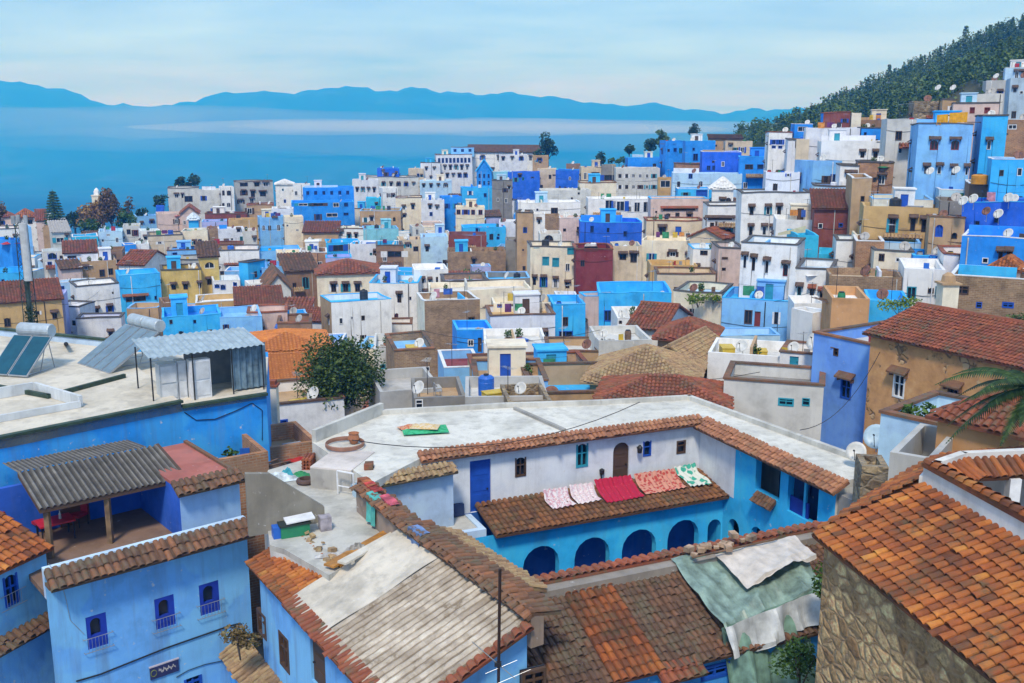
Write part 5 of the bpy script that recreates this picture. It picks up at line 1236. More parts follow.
mb.face([B0 - Z * 9, B0 - Z * .2, e0, e0 - Z * 8]); kx = bx * L_; mb.face([B0 - Z * 9 + kx, e0 - Z * 8 + kx, e0 + kx, B0 - Z * .2 + kx])
mb.obox(B0 - bn * .5 - Z * 9, bx * L_, bn * .25, Z * 9.1)
br.add(mb, 'wall', BLUE2)
for q, kd in zip(hb, ('pb', 'pk')): setwin(br, bf, q, kd)
q = hb[0]; 
for px_ in (676,):
    xw = bf.at(px_, 668)[0]; zw = bf.at(px_, 661)[1]
    mb = MB(); tiles(mb, bf.p(xw - .75, zw, .02), bf.ex, (bf.n * .6 - Z * .3).normalized(), 1.5, .62, .24, .3, jit=.02); br.add(mb, 'window_hood', T_RED)
def ribs(mb, O, ex, ed, W, L, sp):
    """long lime-washed ribs with dark grooves"""
    n = ex.cross(ed).normalized(); n = n if n.z > 0 else -n
    mb.obox(O - n * .12, ex * W, ed * L, n * .12, 0.0)
    k = int(W / sp); sp = W / k; m_ = 22
    for j in range(k):
        ph = random.uniform(0, 6); base = len(mb.v); sg = 6
        for i in range(m_ + 1):
            y = L * i / m_; c = (j + .5) * sp + .012 * math.sin(i * .9 + ph); r = sp * .43 * (1 + .05 * math.sin(i * 2.1 + ph)); st = .012 * ((i % 2) - .5)
            for q in range(sg + 1):
                th = math.pi * q / sg; mb.v.append(O + ex * (c - r * math.cos(th)) + ed * y + n * (r * .72 * math.sin(th) + .004 + st))
        cj = random.uniform(.35, .8)
        for i in range(m_):
            kk = min(1, max(.2, cj + random.uniform(-.2, .2)))
            for q in range(sg):
                if random.random() < .004: kk = 1.0
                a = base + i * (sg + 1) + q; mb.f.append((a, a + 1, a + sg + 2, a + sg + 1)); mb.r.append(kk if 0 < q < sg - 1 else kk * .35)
# ======== whitewashed tile roof house (nearest, centre)
zW = -13.15
WB = Pz(527, 622, zW); WA = Pz(402, 532, zW); wx = (WA - WB).normalized(); wm_ = Vector((-wx.y, wx.x, 0))
LW_ = (WA - WB).length
wr = Bld('whitewashed_roof_house', 'blue house with a whitewashed ribbed tile roof, nearest in the middle', 'house', (WB.x, WB.y, -22.5))
run, drop = 4.05, 1.48; ed = (wm_ * run - Z * drop).normalized(); Ls = math.hypot(run, drop)
mb = MB(); ribs(mb, WB, wx, ed, LW_ * .66, Ls, .27); wr.add(mb, 'roof', T_WHITE)
mb = MB(); nn = ed.cross(wx).normalized(); nn = nn if nn.z > 0 else -nn
g_ = 22
def sp_(u, v): return WB + wx * (LW_ * .66 + LW_ * .36 * u) + ed * (Ls * v * .985) + nn * (.05 + .018 * math.sin(u * 27) + .03 * math.sin(v * 9 + u * 7))
for i in range(g_):
    for j in range(g_):
        mb.face([sp_(i / g_, j / g_), sp_((i + 1) / g_, j / g_), sp_((i + 1) / g_, (j + 1) / g_), sp_(i / g_, (j + 1) / g_)])
mb.obox(WB + wx * LW_ * .655 + nn * -.12, wx * LW_ * .37, ed * Ls * .98, nn * .13)
wr.add(mb, 'plastered_roof', plaster((0.53, 0.48, 0.40), 1.6))
# eave row of broken red tiles
mb = MB(); tiles(mb, WB + ed * (Ls - .32) + nn * .03, wx, (ed + nn * .03).normalized(), LW_ * 1.02, .5, .235, .5, lo=.3, jit=.04); wr.add(mb, 'eave_tiles', T_RED)
mb = MB(); tiles(mb, WB - wx * .1 + nn * .1, ed, (-wx - Z * .25).normalized(), Ls, .28, .3, .28, lo=.3, jit=.03); wr.add(mb, 'verge_tiles', T_RED)
# orange tile lean-to at the far end of the same house
OA = WA + wx * .15 + ed * (Ls * .56)
mb = MB(); tiles(mb, OA + nn * .02, wx, ed, 3.6, Ls * .44 + .12, .235, .34, lo=.25, jit=.025); wr.add(mb, 'orange_roof', T_ORANGE)
mb = MB()
for i in range(26):   # rubble edge above the orange tiles
    q = OA + wx * random.uniform(-.1, 3.6) - ed * random.uniform(.0, .35) + nn * random.uniform(-.05, .18)
    s_ = random.uniform(.1, .3); ax = Vector((random.uniform(-1, 1), random.uniform(-1, 1), random.uniform(-.4, .4))).normalized(); ay = ax.cross(Z).normalized(); az = ax.cross(ay)
    mb.obox(q, ax * s_, ay * s_ * .7, az * s_ * .5, random.random())
wr.add(mb, 'rubble_edge', T_OLD)['kind'] = 'stuff'
# walls
E0 = WB + wm_ * (run - .3); E1 = WA + wx * 3.6 + wm_ * (run - .3); zEv = zW - drop - .06
lf = WFace(v2(E0), v2(E1), toward=(-60, 0))
hl = [lf.hole(262, 624, 8, 22), lf.hole(284.5, 652, 9, 32), lf.hole(318, 664, 14, 46)]
mb = MB(); panel(mb, lf, lf.w, -22.5, zEv, hl, .25)
gf0 = WB; 
mb.face([(E0.x, E0.y, -22.5), (WB.x, WB.y, -22.5), (WB.x, WB.y, zW - .06), (E0.x, E0.y, zEv)])
mb.face([(WB.x, WB.y, -22.5), (WA.x, WA.y, -22.5), (WA.x, WA.y, zW - .06), (WB.x, WB.y, zW - .06)])
E1w = WA + wx * 3.6 + wm_ * 2.2
mb.face([(E1.x, E1.y, -22.5), (E1w.x, E1w.y, -22.5), (E1w.x, E1w.y, zW - .95), (E1.x, E1.y, zEv)])
wr.add(mb, 'wall', BLUEW)
for q, kd in zip(hl, ('pk', 'pk', 'dk')): setwin(wr, lf, q, kd)
# parapet beam with old tiles along the ridge
mb = MB(); BE = Pz(356, 490, zW + .1); 
wpts = pts = [WB - wx * .2, WA, Vector((BE.x, BE.y, zW))]
pb = Bld('parapet_wall', 'crooked brown parapet wall topped with loose red tiles beside the white ribbed roof', 'wall', (pts[1].x, pts[1].y, -15))
for A, B in zip(pts[:-1], pts[1:]):
    d = B - A; n = Vector((d.y, -d.x, 0)).normalized(); n = n if n.x > 0 else -n
    mb.obox(A + Z * (-.7 if A is pts[0] else -1.5), d, n * .42, Z * (.92 if A is pts[0] else 1.72))
pb.add(mb, 'wall', plaster((.27, .20, .155), 1.5))
mb = MB()
for A, B in zip(pts[:-1], pts[1:]):
    d = B - A; n = Vector((d.y, -d.x, 0)).normalized(); n = n if n.x > 0 else -n
    tiles(mb, A + n * .05 + Z * .34, d.normalized(), (n - Z * .22).normalized(), d.length, 1.0 if A is pts[0] else .7, .26, .4, jit=.05, lo=.1)
    tiles(mb, A + n * .12 + Z * .34, d.normalized(), (-n - Z * .5).normalized(), d.length, .3, .3, .3, jit=.05, lo=.4)
pb.add(mb, 'tile_coping', T_BROWN)
# brown side roof falling from the parapet into the courtyard
mb = MB(); sr = Bld('tiled_shed', 'low shed with a mossy brown tile roof between the parapet wall and the courtyard', 'shed', (WA.x + 2, WA.y, -22))
nR = Vector((-wm_.x, -wm_.y, 0)); 
tiles(mb, WB + wx * 2.3 + nR * .45 + Z * .12, wx, (nR * .93 - Z * .36).normalized(), LW_ - 2.0, 2.0, .24, .33, jit=.03, hi=.8); sr.add(mb, 'roof', T_OLD)
mb = MB(); q0 = WB + wx * 2.3 + nR * 2.0; mb.obox((q0.x, q0.y, -22), wx * (LW_ - 2.0), nR * .2, Z * (22 - 13.95)); q0 = WB + wx * 2.35; mb.obox((q0.x, q0.y, -22) , nR * 2.1, wx * .25, Z * 7.9); sr.add(mb, 'wall', plaster((.27, .20, .155), 1.5))
# lower ledge in the lane on the left
# ======== grey roof terrace behind it
zT = -13.9
tp = [v2(Pz(x, y, zT)) for x, y in ((270, 545), (262, 492), (268, 470), (330, 452), (372, 482), (408, 538), (398, 536), (329, 575), (284, 549))]
te = Bld('terrace_house', 'low house with a bare grey concrete roof terrace left of the riad', 'house', (*tp[0], -22))
mb = MB(); slabpoly(mb, tp, -22, zT - .2); te.add(mb, 'wall', plaster(PALETTE['GW'], 1.2))
mb = MB(); slabpoly(mb, tp, zT - .199, zT); te.add(mb, 'roof', FLOORG)
Q0, Q1 = Pz(249, 534, zT), Pz(325, 522, zT); d = Q1 - Q0; n = Vector((-d.y, d.x, 0)).normalized()
mb = MB()
def hz(px, py, Q): D = ray(px, py); return (D * (Q.y / D.y)).z
h0, h1, h2 = hz(249, 474, Q0), hz(272, 474, Q0 + d * .3), hz(325, 507, Q1)
for A, B, za, zb2 in ((Q0, Q0 + d * .3, h0, h1), (Q0 + d * .3, Q1, h1, h2)):
    k = [Vector((A.x, A.y, zT - .1)), Vector((B.x, B.y, zT - .1)), Vector((B.x, B.y, zb2)), Vector((A.x, A.y, za))]
    bk = [q + n * .22 for q in k]
    mb.face(k); mb.face(bk[::-1]); mb.face([k[3], k[2], bk[2], bk[3]]); mb.face([k[1], bk[1], bk[2], k[2]]); mb.face([k[0], k[3], bk[3], bk[0]])
te.add(mb, 'stair_wall', CONC)
# grey block at the foot of the riad roof
mb = MB(); c0, c1 = Pz(311, 488, zT), Pz(352, 492, zT)
bl = Bld('masonry_block', 'grey rendered block with a whitish top at the corner of the grey terrace', 'wall', (c0.x, c0.y, zT))
d = c1 - c0; n = Vector((-d.y, d.x, 0)).normalized(); mb.obox(c0, d, n * 2.4, Z * (zR - .05 - zT - .02)); bl.add(mb, 'wall', plaster((.40, .38, .35), 1.2))
mb = MB(); mb.obox(c0 + Z * (zR - .07 - zT), d, n * 2.4, Z * .06); bl.add(mb, 'top', plaster((.58, .52, .48), .9))
# ======== blue house at lower left with roof terrace
zL = -14.0
La, Lb = Pz(44, 574, zL), Pz(246, 521, zL); lx = (Lb - La).normalized(); ln_ = Vector((lx.y, -lx.x, 0))   # ln_: outward, toward the viewer
lw = (Lb - La).length
bh = Bld('terrace_restaurant', 'sky blue house with three navy windows and a covered roof terrace at lower left', 'house', (La.x, La.y, -24))
f1 = WFace(v2(La), v2(Lb))
hs = [f1.hole(97, 631, 21, 33), f1.hole(165, 612, 20, 31), f1.hole(209.5, 598, 20, 31), f1.hole(193, 683, 18, 12)]
mb = MB(); panel(mb, f1, f1.w, -24, zL - .12, hs, .22)
f1r = WFace(v2(Lb), v2(Lb - ln_ * 7), toward=(40, 0)); panel(mb, f1r, f1r.w, -24, zL - .75, [], .2)
bh.add(mb, 'wall', BLUEW)
for q in hs[:3]:
    o_before = set(COL.objects)
    # navy arched surround with dark opening and iron balcony bar
    x0, x1, z0, z1, _ = q
    m2 = MB(); sub = Face(f1.p(x0, 0, -.02), f1.ex, f1.n)
    panel(m2, sub, x1 - x0, z0, z1, [((x1 - x0) * .2, (x1 - x0) * .72, z0 + (z1 - z0) * .38, z1 - (z1 - z0) * .1, 1.0)], .14)
    wo = bh.add(m2, 'window', plain('navy_shutter', (0.010, 0.045, 0.42), .6))
    m2 = MB(); m2.obox(f1.p(x0, z0, -.2), f1.ex * (x1 - x0), f1.n * .03, Z * (z1 - z0)); bh.add(m2, 'pane', GLASS, wo)
    m2 = MB()
    zz = [z0 - .05, z0 + (z1 - z0) * .38]
    for zq in zz: m2.tube([f1.p(x0 - .16, zq, .12), f1.p(x1 + .16, zq, .12)], .014, 5)
    for xq in (x0 - .14, x1 + .14): m2.tube([f1.p(xq, zz[0], -.02), f1.p(xq, zz[0], .12)], .012, 5); m2.tube([f1.p(xq, zz[1], -.02), f1.p(xq, zz[1], .12)], .012, 5)
    for k in range(7):
        xx = x0 + (x1 - x0) * k / 6; m2.tube([f1.p(xx, zz[0], .12), f1.p(xx, zz[1], .12)], .007, 4)
    bh.add(m2, 'railing', METAL, wo)
setwin(bh, f1, hs[3], 'ab')
zF = -14.9
mb = MB(); fl = [La, Lb, Lb - ln_ * 7.5, La - ln_ * 7.5 ]; fl[0] = fl[0] + lx * .1
slabpoly(mb, [v2(q - ln_ * (.25 if i < 2 else 0)) for i, q in enumerate(fl)], zF - .2, zF); bh.add(mb, 'terrace_floor', BROWNFL)
mb = MB(); mb.obox(La - ln_ * .25 + Z * -.9, lx * lw, ln_ * .23, Z * 1.05); bh.add(mb, 'parapet', PALEB)
mb = MB(); tiles(mb, La + Z * .10 - ln_ * .0, lx, (ln_ * .75 - Z * .42).normalized(), lw, .86, .25, .4, jit=.03); mb.obox(La - ln_ * .05 - Z * .42, lx * lw, ln_ * .5, Z * .12); bh.add(mb, 'tile_coping', T_BROWN)
# room with a red flat roof on the terrace
zRm = -12.9
r0, r1 = Pz(179, 490, zRm), Pz(241, 477.5, zRm)
rx = lx; rd = -ln_; rw = (r1 - r0).dot(lx)
rm0 = r0; rm1 = r0 + lx * rw
rff = WFace(v2(rm0), v2(rm1)); mb = MB(); panel(mb, rff, rff.w, zF, zRm, [], .2)
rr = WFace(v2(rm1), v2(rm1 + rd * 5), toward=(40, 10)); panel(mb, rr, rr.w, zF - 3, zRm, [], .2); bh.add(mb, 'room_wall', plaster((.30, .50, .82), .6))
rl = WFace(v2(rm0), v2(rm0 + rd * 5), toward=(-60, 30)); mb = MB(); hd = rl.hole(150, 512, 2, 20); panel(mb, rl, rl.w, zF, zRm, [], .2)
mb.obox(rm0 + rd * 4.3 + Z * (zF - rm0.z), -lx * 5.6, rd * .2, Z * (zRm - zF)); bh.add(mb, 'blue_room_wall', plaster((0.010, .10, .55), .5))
mb = MB(); slabpoly(mb, [v2(rm0), v2(rm1), v2(rm1 + rd * 5), v2(rm0 + rd * 5)], zRm + .003, zRm + .12); bh.add(mb, 'red_roof', REDFL)
mb = MB(); tiles(mb, rm0 - lx * .2 + Z * .28 + rd * .2, lx, (ln_ * .6 - Z * .3).normalized(), rw + .3, .75, .25, .36, jit=.03); mb.obox(rm1 + Z * .13, rd * 5, -lx * .15, Z * .1); bh.add(mb, 'roof_tiles', T_BROWN)
# pavilion: corrugated roof on posts
ze = -12.92
p0, p1 = Pz(39, 508, ze), Pz(183, 476.5, ze); px_ = (p1 - p0).normalized(); pn = Vector((-px_.y, px_.x, 0)); pw = (p1 - p0).length
def corr(mb, O, ex, ed, W, L, pitch=.13, amp=.028, th=.012):
    n = ex.cross(ed).normalized(); n = n if n.z > 0 else -n
    k = int(W / pitch * 6); 
    base = len(mb.v)
    for i in range(k + 1):
        x = W * i / k; u = amp * math.sin(2 * math.pi * x / pitch)
        for e in (0, L): mb.v.append(O + ex * x + ed * e + n * u)
    for i in range(k):
        b = base + i * 2; mb.f.append((b, b + 2, b + 3, b + 1)); mb.r.append(.5 + .48 * math.sin(2 * math.pi * (W * (i + .5) / k) / pitch))  # rnd tracks the wave: high on crests, low in grooves
CORR = tilemat('weathered_shade_striped_sheet', [(0, (.03, .027, .024)), (.5, (.085, .078, .07)), (1, (.27, .25, .225))], .25, (.08, .07, .06))  # light crests and shaded grooves painted into the colour via rnd, over random weathering
dn = math.hypot(2.8, .55)
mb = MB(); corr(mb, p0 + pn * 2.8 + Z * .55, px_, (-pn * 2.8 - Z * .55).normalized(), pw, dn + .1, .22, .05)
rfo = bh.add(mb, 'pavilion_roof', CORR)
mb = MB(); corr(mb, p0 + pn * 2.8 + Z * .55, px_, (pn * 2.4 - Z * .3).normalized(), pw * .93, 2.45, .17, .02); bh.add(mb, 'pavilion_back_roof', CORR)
mb = MB(); mb.obox(p0 - Z * .2 - pn * .06, px_ * pw, pn * .1, Z * .16); mb.obox(p0 - Z * .2, pn * 2.8 + Z * .55, px_ * .1, Z * .16); mb.obox(p1 - Z * .2 - px_ * .1, pn * 2.8 + Z * .55, px_ * .1, Z * .16); mb.obox(p1 + pn * .2, pn * 2.6 + Z * .5, px_ * .12, Z * .1)
bh.add(mb, 'roof_beam', WOODD)
POSTM = plain('weathered_post', (.23, .15, .085), .8, 0, .3)
for q in (37, 109):
    pq = Pz(q, 541, zF); 
    t_ = (Vector((pq.x, pq.y, 0)) - Vector((p0.x, p0.y, 0))).dot(px_); pq = p0 + px_ * t_ + pn * .12
    mb = MB(); mb.obox((pq.x - .09, pq.y - .09, zF), (.18, 0, 0), (0, .18, 0), Z * (ze - .2 - zF)); bh.add(mb, 'post', POSTM)
dd = rl.p(0, 0)
mb = MB(); wbk = rm0 + rd * 4.25 - lx * 2.0; mb.obox(Vector((wbk.x, wbk.y, zF)), -lx * 1.1, ln_ * .05, Z * 1.75); bh.add(mb, 'door', plain('brown_door', (.13, .06, .03), .6))
# lane-side sign and cables on the facade
zs = f1.at(164, 669)[1]
# ======== tiled house at the very left
zQ = -14.15
qa, qb = Pz(-4, 568, zQ), Pz(45, 545.5, zQ); qx = (qb - qa).normalized(); qn = Vector((qx.y, -qx.x, 0))
qa = qa - qx * 3.0; qw = (qb - qa).length
lh = Bld('tiled_house', 'sky blue house with an arched window under orange tiles at the left edge', 'house', (qb.x, qb.y, -24))
qf = WFace(v2(qa), v2(qb)); hq = [qf.hole(11, 590, 15, 31, 1.0)]
zl_ = qf.at(30, 628)[1]
mb = MB(); panel(mb, qf, qf.w, zl_, zQ - .05, hq, .22)
qr = WFace(v2(qb), v2(qb - qn * 3), toward=(40, 0)); panel(mb, qr, qr.w, -24, zQ - .05, [], .2)
lh.add(mb, 'wall', plaster((0.15, 0.45, 0.85), 1.0))
mb = MB(); lf2 = WFace(v2(qa + qn * .35), v2(qb + qn * .35)); panel(mb, lf2, lf2.w, -24, zl_ - .02, [], .2); mb.obox(Vector((qb.x, qb.y, -24)) + qn * .35, -qn * .35, -qx * .05, Z * (24 + zl_)); lh.add(mb, 'lower_wall', BLUEW)
mb = MB(); tiles(mb, qf.p(0, zl_ + .22, .0), qx, (qn * .6 - Z * .33).normalized(), qf.w + .05, .62, .25, .34, jit=.05, hi=.6); lh.add(mb, 'ledge_tiles', T_BROWN)
x0, x1, z0, z1, _ = hq[0]
setwin(lh, qf, hq[0], 'ab')
m2 = MB()
for zq in (z0 - .03, z0 + (z1 - z0) * .45): m2.tube([qf.p(x0 - .25, zq, .12), qf.p(x1 + .2, zq, .12)], .013, 5)
for k in range(6): xx = x0 + (x1 - x0) * k / 5; m2.tube([qf.p(xx, z0, .12), qf.p(xx, z0 + (z1 - z0) * .45, .12)], .007, 4)
lh.add(m2, 'railing', METAL)
mb = MB(); tiles(mb, qa - qn * 2.6 + Z * 1.05, qx, (qn * 2.9 - Z * 1.12).normalized(), qw + .12, math.hypot(2.9, 1.12), .25, .38, lo=.1); lh.add(mb, 'roof', T_ORANGE)
# ======== bright blue building with solar heaters
zS = -12.0
s0, s1, s2 = Pz(-30, 443, zS), Pz(181, 401, zS), Pz(266, 388.5, zS)
sb = Bld('solar_roof_house', 'vivid blue building with two solar water heaters on its beige roof', 'house', (s1.x, s1.y, -24))
fs = WFace(v2(s0), v2(s1)); fs2 = WFace(v2(s1), v2(s2))
mb = MB(); panel(mb, fs, fs.w, -24, zS, [], .2); panel(mb, fs2, fs2.w, -24, zS - .25, [], .2)
sbk = Pz(205, 338, zS); e3 = v2(Pz(268, 352, zS)); far0 = v2(Pz(-30, 331, zS)); far1 = v2(Pz(112, 346, zS))
fs3 = WFace(v2(s2), e3, toward=(40, 40)); panel(mb, fs3, fs3.w, -24, zS - .25, [], .2)
fs4 = WFace(e3, far1, toward=(0, 90)); panel(mb, fs4, fs4.w, -24, zS, [], .2); fs5 = WFace(far1, far0, toward=(-40, 90)); panel(mb, fs5, fs5.w, -24, zS, [], .2)
sb.add(mb, 'wall', VBLUE)
mb = MB(); slabpoly(mb, [v2(s0), v2(s1), far1, far0], zS - .5, zS - .05); slabpoly(mb, [v2(s1), v2(s2), e3, far1], zS - .5, zS - .28); sb.add(mb, 'roof', FLOORB)
GREEN = plain('dark_green_edge', (.035, .07, .045), .7, 0, .3)
mb = MB()
for A, B, zz in ((v2(s0), v2(s1), zS), (far1, far0, zS + .35), (v2(s1), v2(s2), zS - .25)):
    mb = MB(); f_ = WFace(A, B, toward=(0, 45)); mb.obox(f_.p(0, zz - .045, -.06), f_.ex * f_.w, f_.n * .3, Z * .12); sb.add(mb, 'roof_edge', GREEN)
m1, m2_ = Pz(-20, 383, zS), Pz(130, 372, zS); m3 = Pz(48, 401, zS)
mb = MB(); f_ = WFace(far1, far0, toward=(0, 45)); mb.obox(f_.p(0, zS - .1, 0), f_.ex * f_.w, f_.n * .18, Z * .42); sb.add(mb, 'parapet', PALEB)
# sunken light well on that roof
mb = MB(); w0_ = Pz(-20, 385, zS); w1_ = Pz(48, 398, zS); w2_ = Pz(126, 377, zS)
for A, B in ((w0_, w1_), (w1_, w2_)):
    d = B - A; n = Vector((-d.y, d.x, 0)).normalized(); mb.obox(A - Z * .04, d, n * .16, Z * .2)
sb.add(mb, 'step_kerb', GREEN)
mb = MB(); c = [Pz(-25, 402, zS), Pz(34, 392, zS), Pz(80, 406, zS), Pz(-25, 425, zS)]
for i in range(3):
    A, B = c[i], c[i + 1]; d = B - A; n = Vector((-d.y, d.x, 0)).normalized(); mb.obox(A - Z * .04, d, n * .15, Z * (.5 if i != 2 else .3))
sb.add(mb, 'light_well', plaster((.55, .58, .60), 1.0))
# ======== right corner: stone house with the orange tile roof
zO = -9.3
o0, o1 = Pz(813, 533, zO), Pz(1003, 686, zO); oy = (o1 - o0).normalized(); on = Vector((-oy.y, oy.x, 0)); on = on if on.x > 0 else -on
o1 = o1 + oy * 3; ol = (o1 - o0).length
sh = Bld('stone_house', 'rubble stone house with a bright orange tile roof in the right foreground', 'house', (o0.x, o0.y, -22))
run, rise = 2.75, 1.05
mb = MB(); ed = (-on * run - Z * rise).normalized(); Ls = math.hypot(run, rise)
tiles(mb, o0 + on * run + Z * rise, oy, ed, ol, Ls + .05, .215, .30, seg=6, jit=.012); sh.add(mb, 'roof', T_ORANGE)
wf = WFace(v2(o0 + on * .25 + oy * .12), v2(o1 + on * .25), toward=(-40, 0)); mb = MB(); panel(mb, wf, wf.w, -22, zO - .05, [], .2)
sh.add(mb, 'wall', rubble('big_rubble', (0.25, 0.14, 0.06), (0.60, 0.41, 0.20), (0.36, 0.23, 0.12), 3.4))
t0 = o0 + on * run + Z * rise
mb = MB(); mb.obox(t0 - Z * .12 + oy * .0, oy * ol, on * .2, Z * .52); sh.add(mb, 'white_parapet', plaster((.70, .69, .66), .8))
mb = MB()
TERRC = plain('terracotta_coping', (.40, .16, .075), .8, 0, .3)
tiles(mb, t0 + Z * .52 - on * .06, on, oy, .34, ol, .34, .3, jit=.01); sh.add(mb, 'coping', T_ORANGE)
# the roof turns round a sunken patio: back slopes, white ridge, inner eave, pillars
zP = zO + rise + .02
rp = [Vector((t0.x, t0.y, zP)), Pz(936, 466, zP), Pz(962, 457, zP), Pz(1070, 452, zP)]
ep = [o0 + on * .05, Pz(905, 474, -9.15), Pz(938, 456, -9.1), Pz(1085, 444, -9.1)]
mb = MB(); mi = MB(); mw = MB(); wl2 = MB()
for k in range(3):
    A, B, C_, D_ = ep[k], ep[k + 1], rp[k + 1], rp[k]
    hiptiles(mb, [A, B, C_, D_], .22, .3)
    d = rp[k + 1] - rp[k]; Ld = d.length; d.normalize(); n = Vector((-d.y, d.x, 0)); n = n if n.y > 0 else -n
    tiles(mi, rp[k] - n * .12 - Z * .02, d, (-n * .85 - Z * .5).normalized(), Ld, .66, .22, .66, jit=.012)
    mw.obox(rp[k] - n * .12 - Z * .3, d * (Ld + .05), n * .2, Z * .44)
    if k == 0: A = o0 + on * .25 + oy * .12
    wl2.face([(A.x, A.y, -22), (B.x, B.y, -22), (B.x, B.y, B.z - .12), (A.x, A.y, A.z - .12)])
sh.add(mb, 'back_roof', T_ORANGE); sh.add(mi, 'inner_eave', T_ORANGE); sh.add(mw, 'ridge', plaster((.62, .60, .56), .8))
mb = MB(); slabpoly(mb, [v2(t0 + on * .2), v2(t0 + on * .2 + oy * ol), v2(t0 + on * 9 + oy * ol), v2(rp[3]), v2(rp[2]), v2(rp[1])], -10.2, -10.0); sh.add(mb, 'patio_floor', plaster((.30, .27, .235), 1.0))
dz_ = (rp[3] - rp[2]).normalized(); nz_ = Vector((-dz_.y, dz_.x, 0)); nz_ = nz_ if nz_.y > 0 else -nz_
for px in (950, 1011):
    u_ = (px - 512) / F; q0_ = rp[2] - nz_ * .62
    tt_ = (u_ * (q0_.y * CP + 9.3 * SP) - q0_.x) / (dz_.x - u_ * dz_.y * CP); q = q0_ + dz_ * tt_; mb = MB(); mb.obox((q.x - .14, q.y - .14, -10.0), (.28, 0, 0), (0, .28, 0), Z * 1.38); sh.add(mb, 'pillar', WHITEP)
sh.add(wl2, 'back_wall', rubble('big_rubble', None, None, None))
mb = MB()
for k in (1, 2):
    d = rp[k + 1] - rp[k]; n = Vector((-d.y, d.x, 0)).normalized(); n = n if n.y > 0 else -n
    mb.obox(Vector((rp[k].x, rp[k].y, -10)) + n * .35, d, n * .2, Z * 1.3)
sh.add(mb, 'patio_wall', plaster((.34, .33, .32), 1.0))
# ======== houses behind it, same lane
h("tan stucco house|with a red tile roof and two hooded windows at right", (871, 1045), 334, 54, 'OTR', a=-61, d=8, top='gable', rise=1.15, tm=T_RED, wins=((899, 386, 12, 24, 'h'), (953, 399, 12, 22, 'h')), over=.35, rel=False)
h("periwinkle blue house|with a brown tile coping and a hooded window", (814, 871), 333, 59, 'PW', a=-58, d=8, roof='GW', cap='b', wins=((846, 389, 11, 20, 'hb'), (836, 352, 5, 8, 'p')), rel=False)
h("light blue low house|with a tile coping beside the tan stucco house", (881, 938), 413, 37, 'PB', a=-48, d=4.5, roof='GW', cap='b', ph=.9, rel=False)
h("tan cottage|with a hipped red tile roof under palm fronds", (938, 1020), 416, 33, 'OT', a=-52, d=4.5, top='hip', rise=1.0, tm=T_RED, over=.3, rel=False)
h("roofless grey yard|with whitish rims below the light blue low house", (890, 934), 452, 31, 'G', a=-35, d=4, roof='G', ph=1.6, rel=False)
h("rubble chimney stack|with loose stones beside two dishes", (862, 889), 466, 33, 'RUB', a=-10, d=1.4, roof='TN', kind='chimney_stack', cat='chimney', rel=False)
h("brick ruin house|with orange brick walls left of the grey terrace", (206, 268), 462, 41, 'OBR', a=32, d=4, roof='TN', clutter=6, ph=1.3, rel=False)
h("brown brick shed|with stacked tiles behind the grey terrace", (262, 318), 449, 47, 'OBR', a=28, d=4, roof='TN', clutter=3, ph=.9, rel=False)
# brown tiled ledge along the lane below the whitewashed roof house
zg = lf.at(247, 640)[1]
xa, xb = lf.at(247, 640)[0], lf.at(292, 683)[0]
lg = Bld('tiled_ledge', 'weathered brown tiled ledge in the lane between the two sky blue houses', 'ledge', lf.p(min(xa, xb), zg))
mb = MB(); x0_, x1_ = min(xa, xb) - 2, max(xa, xb) + .4
tiles(mb, lf.p(x0_, zg + .05, .02), lf.ex, (lf.n * .75 - Z * .42).normalized(), x1_ - x0_, 1.1, .24, .34, jit=.05); lg.add(mb, 'roof', T_OLD)
mb = MB(); mb.obox(lf.p(x0_, -22, .03), lf.ex * (x1_ - x0_), lf.n * .6, Z * (22 + zg - .45)); lg.add(mb, 'wall', BLUE2)
# ---------------------------------------------------------------- trees and plants
def leafmat(name, stops):
    k = ('leaf', name)
    if k in _M: return _M[k]
    m = bpy.data.materials.new(name); nt, ns, ls, b = nodes_of(m)
    a = N(nt, 'ShaderNodeAttribute', _attribute_name='rnd')
    ls.new(ramp(nt, a.outputs['Fac'], stops), b.inputs['Base Color'])
    b.inputs['Roughness'].default_value = 0.65
    b.inputs['Specular IOR Level'].default_value = 0.25
    _M[k] = m; return m
L_DARK = leafmat('dark_leaves', [(0, (.012, .030, .010)), (.5, (.028, .062, .018)), (.85, (.055, .10, .028)), (1, (.10, .14, .04))])
L_PINE = leafmat('pine_needles', [(0, (.032, .070, .020)), (.5, (.085, .15, .04)), (1, (.16, .215, .06))])
L_TREE = leafmat('olive_green_leaves', [(0, (.014, .034, .010)), (.5, (.045, .088, .020)), (1, (.14, .18, .05))])
L_AUT = leafmat('autumn_leaves', [(0, (.14, .075, .02)), (.5, (.30, .17, .045)), (1, (.42, .28, .08))])
L_RUST = leafmat('rusty_leaves', [(0, (.07, .045, .02)), (.5, (.16, .095, .04)), (1, (.24, .16, .06))])
L_LIME = leafmat('lime_leaves', [(0, (.07, .12, .015)), (.5, (.16, .24, .03)), (1, (.28, .34, .05))])
L_MID = leafmat('green_leaves', [(0, (.02, .05, .012)), (.5, (.05, .11, .02)), (1, (.10, .18, .035))])
L_DRY = leafmat('dry_grass', [(0, (.10, .07, .03)), (.5, (.20, .14, .06)), (1, (.16, .18, .05))])
BARK = plain('bark', (.09, .065, .045), .9, 0, .35)
def leaf(mb, p, s, r):
    a = Vector((random.gauss(0, 1), random.gauss(0, 1), random.gauss(0, .7))).normalized()
    b = a.cross(Vector((random.gauss(0, 1), random.gauss(0, 1), random.gauss(0, 1)))).normalized()
    mb.face([p - a * s, p + b * s * .55, p + a * s, p - b * s * .55], r)
